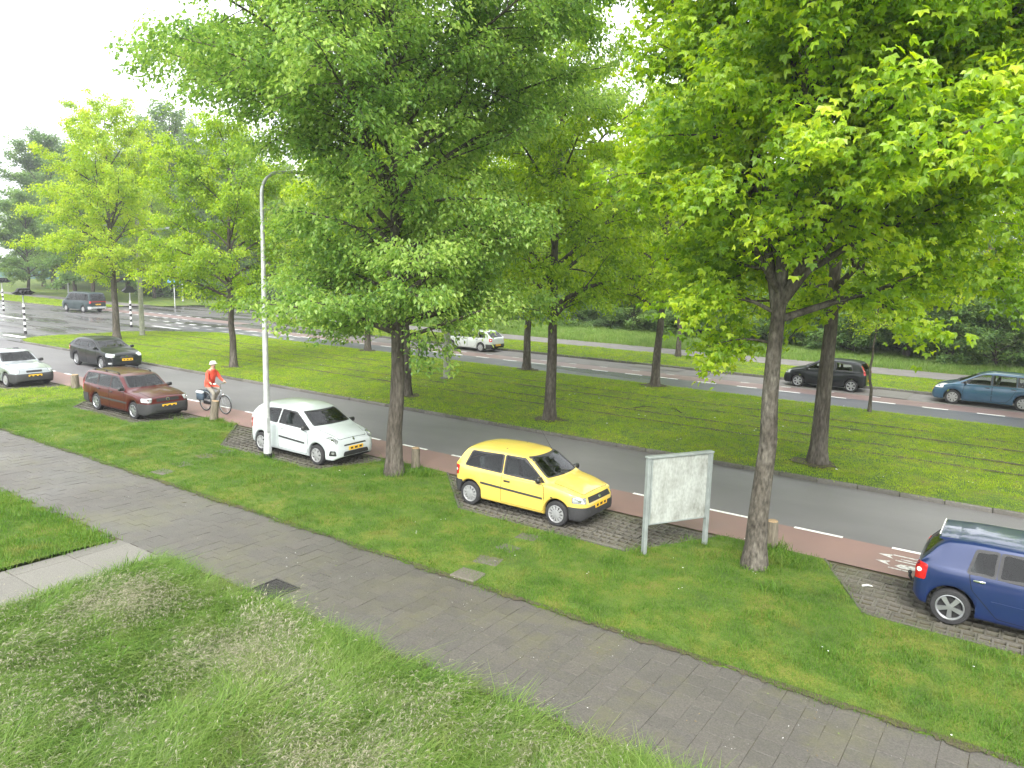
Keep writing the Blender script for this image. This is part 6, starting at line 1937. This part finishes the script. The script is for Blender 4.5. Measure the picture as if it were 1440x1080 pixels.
c.plate(.50); c.plate(.52, 'rear'); c.mirrors(.70, .94, M['navy']); c.wheels('spoke', 5, M['alloy']); c.antenna(.25, 0, .55, .7)
# roof spoiler
bm = bmesh.new()
for k, (x, z) in enumerate(((-1.36, 1.395), (-1.56, 1.385), (-1.60, 1.36), (-1.50, 1.33))): pass
rows = []
for y in np.linspace(-.54, .54, 9):
    dz = -.03 * (y / .54) ** 2
    rows.append([bm.verts.new((x, y, z + dz)) for x, z in ((-1.34, 1.392), (-1.58, 1.375), (-1.61, 1.352), (-1.50, 1.325))])
for a, b in zip(rows[:-1], rows[1:]):
    for k in range(4): bm.faces.new((a[k], a[(k + 1) % 4], b[(k + 1) % 4], b[k]))
bm.faces.new(rows[0]); bm.faces.new(rows[-1])
spo = bm_obj('roof_spoiler', bm, M['navy'], c.root, smooth=30)
bm = bmesh.new(); add_box(bm, (-1.605, 0, 1.368), (.02, .9, .03), bevel=.006); bm_obj('spoiler_edge', bm, M['white_lamp'], spo)
# tow bar
bm = bmesh.new(); add_tube(bm, [(-1.7, 0, .33), (-1.98, 0, .32), (-2.02, 0, .38), (-2.02, 0, .42)], [.03, .03, .025, .02], 8)
bmesh.ops.create_uvsphere(bm, u_segments=10, v_segments=8, radius=.035, matrix=Matrix.Translation((-2.02, 0, .45)))
add_box(bm, (-1.93, -.09, .36), (.03, .10, .12), bevel=.01)
bm_obj('tow_bar', bm, M['black'], c.root, smooth=40); c.finish()

# --- black hatchback parked across the median
sp = dict(L=3.84, W=.83, fx=1.16, rx=-1.30, wr=.29, belt=(.98, .88), sill=.19, rim=.70,
          top=[(-1.92, .55), (-1.91, .84), (-1.87, .98), (-1.74, 1.19), (-1.62, 1.37), (-1.50, 1.43), (-1.0, 1.475), (-.3, 1.48), (.10, 1.445), (.32, 1.37), (.68, 1.165), (1.02, 1.0), (1.4, .905), (1.68, .80), (1.80, .69), (1.865, .56), (1.90, .47), (1.92, .41)],
          x_tail=-1.85, x_rr=-1.55, x_rf=.32, x_cowl=1.02, tumble=.18)
c = Car('hatchback_car', (-8.46, 39.25, .004), PI, 'black hatchback parked on the far side, behind the bright tree trunks', sp, M['blackp'], group=CG)
c.glazing([-1.36, -.52, .84], [-1.26, -.50, .20], (1.01, .91), [1.30, 1.36, 1.35], gap=.07, tint=M['pane_clear'])
c.screens(1.03, 1.345, .62, .53, 1.03, 1.36, .58, .52)
c.door([(-.53, .27), (.74, .27), (.78, .6), (.74, .88), (-.53, .95)], (-.36, .86))
c.lid('bonnet', [(1.06, -.62), (1.72, -.5), (1.72, .5), (1.06, .62)], 'top')
c.headlights(1.70, .72, .34, .14, .05)
c.tails(-1.80, 1.06, .12, .42, False)
c.plate(.48); c.plate(.56, 'rear'); c.mirrors(.72, .95); c.wheels('spoke', 6, M['alloy']); c.finish()

# --- teal blue five-door across the median at the right edge
sp = dict(L=4.25, W=.87, fx=1.28, rx=-1.33, wr=.305, belt=(.98, .90), sill=.19, rim=.68,
          top=[(-2.125, .55), (-2.115, .86), (-2.07, 1.0), (-1.90, 1.24), (-1.74, 1.42), (-1.60, 1.475), (-1.0, 1.52), (-.3, 1.525), (.12, 1.485), (.36, 1.405), (.86, 1.16), (1.30, .98), (1.62, .90), (1.90, .79), (2.02, .69), (2.085, .56), (2.115, .47), (2.125, .41)],
          x_tail=-2.05, x_rr=-1.66, x_rf=.34, x_cowl=1.30, tumble=.20)
c = Car('hatchback_car', (-1.66, 39.15, .004), PI, 'teal blue five-door car parked on the far side at the right picture edge', sp, M['teal'], group=CG)
c.glazing([-1.72, -1.06, -.14, 1.06], [-1.56, -1.04, -.14, .26], (1.0, .93), [1.36, 1.39, 1.40, 1.38], gap=.06, tint=M['pane_clear'])
c.screens(1.02, 1.375, .66, .55, 1.05, 1.39, .60, .54)
c.door([(-.15, .27), (.86, .27), (.90, .6), (.86, .90), (-.15, .94)], (0, .85))
c.door([(-.86, .46), (-.70, .29), (-.19, .27), (-.19, .94), (-1.08, .96)], (-.94, .87))
c.lid('bonnet', [(1.34, -.64), (1.94, -.5), (1.94, .5), (1.34, .64)], 'top')
c.moulding(-.86, 1.0, .56, .54, .045, M['teal'])
c.headlights(1.86, .75, .42, .15, .06, mat=M['white_lamp'])
c.plate(.48); c.tails(-2.0, .9, .16, .3); c.mirrors(.84, .97); c.wheels('cap', 8); c.finish()

# --- pale car half hidden by the dark tree's leaves
sp = dict(L=4.05, W=.82, fx=1.26, rx=-1.20, wr=.285, belt=(.90, .86), sill=.20, rim=.66,
          top=[(-2.025, .52), (-2.015, .82), (-1.97, .93), (-1.80, 1.08), (-1.55, 1.28), (-1.40, 1.345), (-.9, 1.385), (-.1, 1.39), (.18, 1.36), (.38, 1.29), (.68, 1.10), (.94, .96), (1.4, .88), (1.80, .78), (1.91, .70), (1.97, .58), (2.01, .48), (2.025, .42)],
          x_tail=-1.92, x_rr=-1.46, x_rf=.28, x_cowl=.94, tumble=.17)
c = Car('hatchback_car', (-30.65, 39.35, .004), PI, 'pale car parked on the far side, half hidden by hanging leaves', sp, M['pale'], group=CG)
c.glazing([-1.6, -.98, -.10, .84], [-1.42, -.96, -.10, .26], (.93, .89), [1.25, 1.28, 1.29, 1.27], gap=.06)
c.screens(.99, 1.29, .62, .53, .96, 1.27, .60, .52)
c.door([(-.11, .27), (.80, .27), (.83, .6), (.80, .85), (-.11, .87)], (.02, .79))
c.door([(-.80, .42), (-.66, .28), (-.15, .27), (-.15, .87), (-1.0, .88)], (-.9, .80))
c.lid('bonnet', [(.98, -.62), (1.84, -.52), (1.84, .52), (.98, .62)], 'top')
c.shell('rear_bumper', [(Vector((-1.62, 0, 0)), Vector((1, 0, 0))), (Vector((0, 0, .52)), Vector((0, 0, 1)))], .018, M['trim'])
c.headlights(1.80, .68, .34, .13, 0); c.tails(-1.90, .78, .2, .2); c.plate(.45, 'rear'); c.mirrors(.72, .93); c.wheels('cap', 9); c.finish()

# --- dark grey van driving away
sp = dict(L=4.75, W=.90, fx=1.48, rx=-1.30, wr=.315, belt=(1.12, 1.06), sill=.24, rim=.64,
          top=[(-2.375, .55), (-2.37, .95), (-2.35, 1.15), (-2.27, 1.55), (-2.18, 1.85), (-2.08, 1.92), (-1.5, 1.96), (.5, 1.96), (.92, 1.92), (1.12, 1.82), (1.45, 1.48), (1.72, 1.22), (1.98, 1.10), (2.20, .95), (2.30, .78), (2.35, .60), (2.375, .48)],
          x_tail=-2.34, x_rr=-2.14, x_rf=.98, x_cowl=1.72, tumble=.15)
c = Car('passenger_van', (-77.3, 36.9, .004), PI + R(6), 'dark grey van driving away over the wet crossing', sp, M['vanp'], 'van', CG)
c.glazing([-2.14, -1.06, .12, 1.40], [-2.02, -1.06, .12, .92], (1.15, 1.12), [1.76, 1.80, 1.80, 1.76], gap=.08)
c.screens(1.27, 1.80, .70, .60, 1.18, 1.76, .66, .60)
c.door([(.10, .34), (1.08, .34), (1.10, .7), (1.30, 1.06), (.10, 1.08)], (.24, .98))
c.lid('tailgate', [(-.70, .62), (.70, .62), (.72, 1.10), (-.72, 1.10)], 'rear', M['vanp'])
c.shell('rear_bumper', [(Vector((-2.1, 0, 0)), Vector((1, 0, 0))), (Vector((0, 0, .58)), Vector((0, 0, 1)))], .03, M['galv'])
c.panel('lamp_bar', [(-.70, 1.02), (.70, 1.02), (.70, 1.07), (-.70, 1.07)], 'rear', .012, M['tail'], r=.01)
c.tails(-2.28, 1.0, .16, .2, False); c.plate(.78, 'rear'); c.mirrors(1.30, 1.16); c.wheels('cap', 8); c.headlights(2.16, .82, .3, .16, 0); c.finish()

# ------------------------------------------------------------------ bicycle and rider
M['red_cloth'] = plain('red_jacket', (.66, .075, .040), .8, noise=.12, nscale=9, bump=.25, bscale=22)
M['grey_cloth'] = plain('grey_trousers', (.22, .205, .17), .9, noise=.15, nscale=9, bump=.25, bscale=22)
M['skin'] = plain('skin', (.50, .30, .22), .6)
M['shoe'] = plain('shoe', (.10, .08, .06), .6)
M['hat'] = plain('white_hat', (.52, .50, .46), .85, noise=.06, nscale=10)
M['hair'] = plain('grey_hair', (.35, .33, .30), .8)
M['bike_grey'] = plain('bicycle_frame', (.24, .25, .26), .35, .4)
M['bag'] = plain('pannier_cloth', (.055, .085, .115), .8, noise=.2, nscale=12)
M['bag_light'] = plain('pannier_flap', (.50, .56, .58), .7)
bk = empty('bicycle', (-24.12, 15.88, .002), R(3)); props(bk, 'grey city bicycle with dark double panniers on the red cycle lane', 'bicycle')
FW, RW, WR = Vector((.58, 0, .345)), Vector((-.52, 0, .345)), .345
BB = Vector((-.08, 0, .29)); ST = Vector((-.26, 0, .80)); HT = Vector((.36, 0, .82)); HD = Vector((.40, 0, .66))
for wc in (RW, FW):
    bm = bmesh.new()
    mt = Matrix.Translation(wc) @ Matrix.Rotation(R(90), 4, 'X')
    def torus(bm, r, rt, n=32, k=6):
        rings = []
        for i in range(n):
            a = 2 * PI * i / n
            rings.append([bm.verts.new(mt @ Vector(((r + rt * math.cos(2 * PI * j / k)) * math.cos(a), (r + rt * math.cos(2 * PI * j / k)) * math.sin(a), rt * math.sin(2 * PI * j / k)))) for j in range(k)])
        for i in range(n):
            for j in range(k): bm.faces.new((rings[i][j], rings[(i + 1) % n][j], rings[(i + 1) % n][(j + 1) % k], rings[i][(j + 1) % k]))
    torus(bm, WR - .02, .02)
    w = bm_obj('wheel', bm, M['rubber'], bk, smooth=60)
    bm = bmesh.new(); torus(bm, WR - .046, .011); bm_obj('rim', bm, M['alloy'], w, smooth=60)
    bm = bmesh.new()
    for i in range(18):
        a = 2 * PI * i / 18
        add_tube(bm, [wc + Vector((.02 * math.cos(a + .8), .02 * (1 if i % 2 else -1), .02 * math.sin(a + .8))), wc + Vector(((WR - .05) * math.cos(a), 0, (WR - .05) * math.sin(a)))], .0022, 3, caps=False)
    add_tube(bm, [wc + Vector((0, -.05, 0)), wc + Vector((0, .05, 0))], .022, 8)
    bm_obj('spokes', bm, M['alloy'], w)
    bm = bmesh.new()
    prev = None
    for a in np.linspace(R(20), R(165) if wc is RW else R(150), 14):
        row = [bm.verts.new(wc + Vector(((WR + .025) * math.cos(a if wc is RW else a), y, (WR + .025) * math.sin(a)))) for y in (-.03, 0, .03)]
        row[1].co += Vector((.008 * math.cos(a), 0, .008 * math.sin(a)))
        if prev:
            for k in range(2): bm.faces.new((prev[k], prev[k + 1], row[k + 1], row[k]))
        prev = row
    bm_obj('mudguard', bm, M['bike_grey'], bk, smooth=60)
bm = bmesh.new()
for a, b, r in ((BB, ST, .017), (BB + Vector((.02, 0, .02)), HD, .019), (HD, HT, .02), (BB + Vector((.05, 0, .10)), HD + Vector((-.01, 0, .07)), .014)): add_tube(bm, [a, b], r, 8)
for y in (-.045, .045):
    add_tube(bm, [BB + Vector((0, y * .6, 0)), RW + Vector((0, y, 0))], .011, 6)
    add_tube(bm, [ST + Vector((.03, y * .5, -.12)), RW + Vector((0, y, 0))], .009, 6)
    add_tube(bm, [HD + Vector((.01, y, -.02)), HD + Vector((.08, y, -.12)), FW + Vector((0, y, 0))], [.012, .011, .008], 6)
bm_obj('frame', bm, M['bike_grey'], bk, smooth=60)
bm = bmesh.new()
add_tube(bm, [HT, HT + Vector((-.03, 0, .22)), HT + Vector((.03, 0, .26))], .012, 6)
for s in (-1, 1): add_tube(bm, [HT + Vector((.03, 0, .26)), HT + Vector((.04, s * .12, .28)), HT + Vector((-.06, s * .25, .27)), HT + Vector((-.20, s * .29, .25))], [.012, .011, .011, .011], 6)
hb = bm_obj('handlebar', bm, M['chrome'], bk, smooth=60)
for s in (-1, 1):
    bm = bmesh.new(); add_tube(bm, [HT + Vector((-.08, s * .257, .268)), HT + Vector((-.21, s * .292, .249))], .017, 8); bm_obj('grip', bm, M['black'], hb, smooth=60)
bm = bmesh.new()
add_tube(bm, [ST, ST + Vector((-.03, 0, .10))], .012, 6)
rows = []
for x, w, z in ((-.17, .09, .0), (-.12, .115, .02), (-.02, .085, .015), (.08, .035, .01), (.13, .018, .0)):
    rows.append([bm.verts.new(ST + Vector((-.04 + x, y * w, .13 + z - (abs(y) ** 2) * .035))) for y in (-1, -.5, 0, .5, 1)])
for a, b in zip(rows[:-1], rows[1:]):
    for k in range(4): bm.faces.new((a[k], a[k + 1], b[k + 1], b[k]))
bm_obj('saddle', bm, M['black'], bk, smooth=60)
bm = bmesh.new()
for y in (-.06, .06): add_tube(bm, [ST + Vector((-.05, y, -.03)), RW + Vector((-.30, y, .40)), RW + Vector((-.03, y, .0))], .006, 5)
for x in (-.28, -.15, 0, .1): add_box(bm, RW + Vector((x, 0, .405 + (x + .3) * .02)), (.012, .13, .008))
bm_obj('carrier', bm, M['black'], bk)
for s in (-1, 1):
    bm = bmesh.new(); add_box(bm, RW + Vector((-.10, s * .135, .22)), (.36, .13, .32), bevel=.035); pb = bm_obj('pannier', bm, M['bag'], bk, smooth=50)
    bm = bmesh.new(); add_box(bm, RW + Vector((-.10, s * .150, .345)), (.365, .135, .10), bevel=.03); bm_obj('flap', bm, M['bag_light'] if s < 0 else M['bag'], pb, smooth=50)
bm = bmesh.new()
add_lathe(bm, [(0, -.006), (.09, -.006), (.09, .006), (0, .006)], 20, Matrix.Translation(BB + Vector((0, -.05, 0))) @ Matrix.Rotation(R(90), 4, 'X'))
for s, a in ((-1, R(-20)), (1, R(160))):
    e = BB + Vector((.17 * math.cos(a), s * .075, .17 * math.sin(a)))
    add_tube(bm, [BB + Vector((0, s * .06, 0)), e], .010, 6); add_box(bm, e + Vector((0, s * .05, 0)), (.09, .09, .02), bevel=.004)
bm_obj('crankset', bm, M['bike_grey'], bk, smooth=40)
bm = bmesh.new(); add_box(bm, (BB + RW) / 2 + Vector((0, -.062, .01)), (.50, .03, .12), bevel=.014); bm_obj('chain_case', bm, M['black'], bk, smooth=40)
bm = bmesh.new(); add_lathe(bm, [(0, .04), (.03, .035), (.045, 0), (.03, -.03), (0, -.032)], 12, Matrix.Translation(HD + Vector((.09, 0, .04))) @ Matrix.Rotation(R(90), 4, 'Y')); hl_ = bm_obj('headlamp', bm, M['chrome'], bk, smooth=60)
bm = bmesh.new(); add_box(bm, RW + Vector((-.36, 0, .30)), (.03, .07, .05), bevel=.01); bm_obj('rear_lamp', bm, M['tail'], bk)

def skin_body(name, joints, edges, mats_fn, mats, parent=None, sub=2, root=0):
    me = bpy.data.meshes.new(name)
    me.from_pydata([j[0] for j in joints], edges, [])
    o = bpy.data.objects.new(name, me); COL.objects.link(o)
    sk = o.modifiers.new('skin', 'SKIN'); sk.use_smooth_shade = True
    for i, j in enumerate(joints):
        d = me.skin_vertices[0].data[i]
        r = j[1]; d.radius = r if isinstance(r, tuple) else (r, r)
        d.use_root = (i == root)
    sb = o.modifiers.new('sub', 'SUBSURF'); sb.levels = sub; sb.render_levels = sub
    dg = bpy.context.evaluated_depsgraph_get()
    m2 = bpy.data.meshes.new_from_object(o.evaluated_get(dg))
    bpy.data.objects.remove(o); 
    m2.name = name
    for m in mats: m2.materials.append(m)
    for p in m2.polygons:
        p.material_index = mats_fn(p.center); p.use_smooth = True
    return link(name, m2, None, parent)

pr = empty('person', tuple(bk.location), R(3)); props(pr, 'person in red jacket, grey trousers and white hat riding the bicycle', 'person')
hip = Vector((-.27, 0, 1.00)); sh = Vector((-.10, 0, 1.48))
J, E_ = [], []
def jt(p, r): J.append((tuple(p), r)); return len(J) - 1
def ed(a, b): E_.append((a, b))
pel = jt(hip, (.165, .18)); wa = jt(hip + Vector((.05, 0, .18)), (.16, .175)); ch = jt(hip + Vector((.12, 0, .36)), (.16, .195)); nk0 = jt(sh + Vector((.02, 0, .04)), .085); nk = jt(sh + Vector((.05, 0, .12)), .055); hd0 = jt(sh + Vector((.08, 0, .20)), .085); hd1 = jt(sh + Vector((.085, 0, .30)), .088)
ed(pel, wa); ed(wa, ch); ed(ch, nk0); ed(nk0, nk); ed(nk, hd0); ed(hd0, hd1)
hands = []
for s in (-1, 1):
    a = jt(sh + Vector((.0, s * .185, -.03)), .075); b = jt(sh + Vector((.10, s * .27, -.27)), .056); c_ = jt(Vector((.155, s * .285, 1.135)), .036); d_ = jt(Vector((.20, s * .285, 1.11)), .032)
    ed(nk0, a); ed(a, b); ed(b, c_); ed(c_, d_); hands.append((s, d_))
    k = jt(hip + Vector((.02, s * .10, -.05)), .105)
    ed(pel, k)
    if s < 0: kn, an = Vector((.14, s * .12, .72)), Vector((.06, s * .125, .30))
    else: kn, an = Vector((.17, s * .12, .86)), Vector((-.20, s * .125, .43))
    m_ = jt((J[k][0] + Vector((0, 0, 0)) if False else Vector(J[k][0])) * .5 + kn * .5, .092); n1 = jt(kn, .072); n2 = jt(kn * .55 + an * .45 + Vector((-.02, 0, 0)), .066); n3 = jt(an, .050)
    ed(k, m_); ed(m_, n1); ed(n1, n2); ed(n2, n3)
    h_ = jt(an + Vector((-.03, 0, -.065)), (.036, .042)); t_ = jt(an + Vector((.10, 0, -.085)), (.034, .045)); t2_ = jt(an + Vector((.18, 0, -.095)), (.022, .036))
    ed(n3, h_); ed(h_, t_); ed(t_, t2_)
# fingers curl round the grip, thumb on the inner side
for s, w in hands:
    for f in range(4):
        off = (f - 1.5) * .021
        b0 = Vector((.215 - off * .9, s * (.285 + off * .25), 1.095))
        q1 = jt(b0 + Vector((.022, s * .012, .012)), .009); q2 = jt(b0 + Vector((.03, s * .02, -.015)), .0085); q3 = jt(b0 + Vector((.008, s * .018, -.034)), .0075)
        ed(w, q1); ed(q1, q2); ed(q2, q3)
    q1 = jt(Vector((.205, s * .258, 1.10)), .010); q2 = jt(Vector((.225, s * .245, 1.082)), .0085); ed(w, q1); ed(q1, q2)
def cloth(c):
    if c.z > 1.545: return 2
    if c.x > .165 and 1.0 < c.z < 1.17: return 2
    if c.z < .255 and c.x > .0 or (c.z < .40 and c.x < -.10 and c.z > .30 and c.y > 0 and c.x < -.02 and c.z < .385): return 3
    if c.z > .93 and c.x < .12 + max(0, c.z - 1.05) * 2: return 0
    if c.z > 1.02: return 0
    return 1
body = skin_body('body', J, E_, cloth, [M['red_cloth'], M['grey_cloth'], M['skin'], M['shoe']], pr)
hc = sh + Vector((.085, 0, .27))
bm = bmesh.new()
for s in (-1, 1):
    bmesh.ops.create_uvsphere(bm, u_segments=8, v_segments=6, radius=.022, matrix=Matrix.Translation(hc + Vector((-.01, s * .085, -.03))) @ Matrix.Diagonal((.8, .4, 1.3, 1)))
add_tube(bm, [hc + Vector((.075, 0, .0)), hc + Vector((.105, 0, -.045)), hc + Vector((.08, 0, -.055))], [.012, .018, .012], 6)
bm_obj('ears_and_nose', bm, M['skin'], pr, smooth=60)
bm = bmesh.new()
for s in (-1, 1): bmesh.ops.create_uvsphere(bm, u_segments=8, v_segments=6, radius=.010, matrix=Matrix.Translation(hc + Vector((.083, s * .032, -.005))))
add_box(bm, hc + Vector((.078, 0, -.085)), (.012, .045, .010), bevel=.003)
bm_obj('eyes_and_mouth', bm, M['trim'], pr)
bm = bmesh.new(); bmesh.ops.create_uvsphere(bm, u_segments=16, v_segments=10, radius=.099, matrix=Matrix.Translation(hc + Vector((-.022, 0, .0))) @ Matrix.Diagonal((.95, .97, 1.1, 1)))
bmesh.ops.bisect_plane(bm, geom=bm.verts[:] + bm.edges[:] + bm.faces[:], plane_co=hc + Vector((.03, 0, 0)), plane_no=(1, 0, -.25), clear_outer=True)
bm_obj('hair', bm, M['hair'], pr, smooth=60)
bm = bmesh.new(); add_lathe(bm, [(.148, -.03), (.145, -.02), (.113, .006), (.110, .045), (.09, .076), (.05, .09), (0, .093)], 24, Matrix.Translation(hc + Vector((-.005, 0, .035))) @ Matrix.Rotation(R(-8), 4, 'Y'))
add_lathe(bm, [(.148, -.031), (.10, .0)], 24, Matrix.Translation(hc + Vector((-.005, 0, .033))) @ Matrix.Rotation(R(-8), 4, 'Y'))
bm_obj('hat', bm, M['hat'], pr, smooth=50)
bm = bmesh.new(); add_lathe(bm, [(.085, -.02), (.10, .02), (.082, .05), (.07, .045)], 16, Matrix.Translation(sh + Vector((.045, 0, .06))) @ Matrix.Rotation(R(18), 4, 'Y'))
bm_obj('collar', bm, M['red_cloth'], pr, smooth=60)

# ------------------------------------------------------------------ damp air
hz = bpy.data.materials.new('haze'); hz.use_nodes = True
t = hz.node_tree; t.nodes.clear()
o_ = N(t, 'ShaderNodeOutputMaterial'); pv = N(t, 'ShaderNodeVolumePrincipled')
pv.inputs['Color'].default_value = (.93, .96, 1, 1); pv.inputs['Density'].default_value = .0007; pv.inputs['Anisotropy'].default_value = .2
t.links.new(pv.outputs[0], o_.inputs['Volume'])
bm = bmesh.new(); add_box(bm, (-130, 200, 15.4), (800, 540, 33)); o = bm_obj('haze', bm, hz); o['kind'] = 'stuff'

# look-alikes that share a stretch of the belt are told apart by their order from the left
ORD = ['leftmost', 'second from left', 'third from left', 'fourth from left', 'fifth from left', 'sixth from left', 'seventh from left', 'eighth from left', 'ninth from left']
byl = {}
for o in SC.objects:
    if o.parent is None and o.get('group') in (G2, G3): byl.setdefault(o['label'], []).append(o)
for l_, os_ in byl.items():
    if len(os_) > 1:
        os_.sort(key=lambda o: -math.atan2(o.location.y, o.location.x))
        for k, o in enumerate(os_): o['label'] = l_ + ', ' + ORD[min(k, 8)]
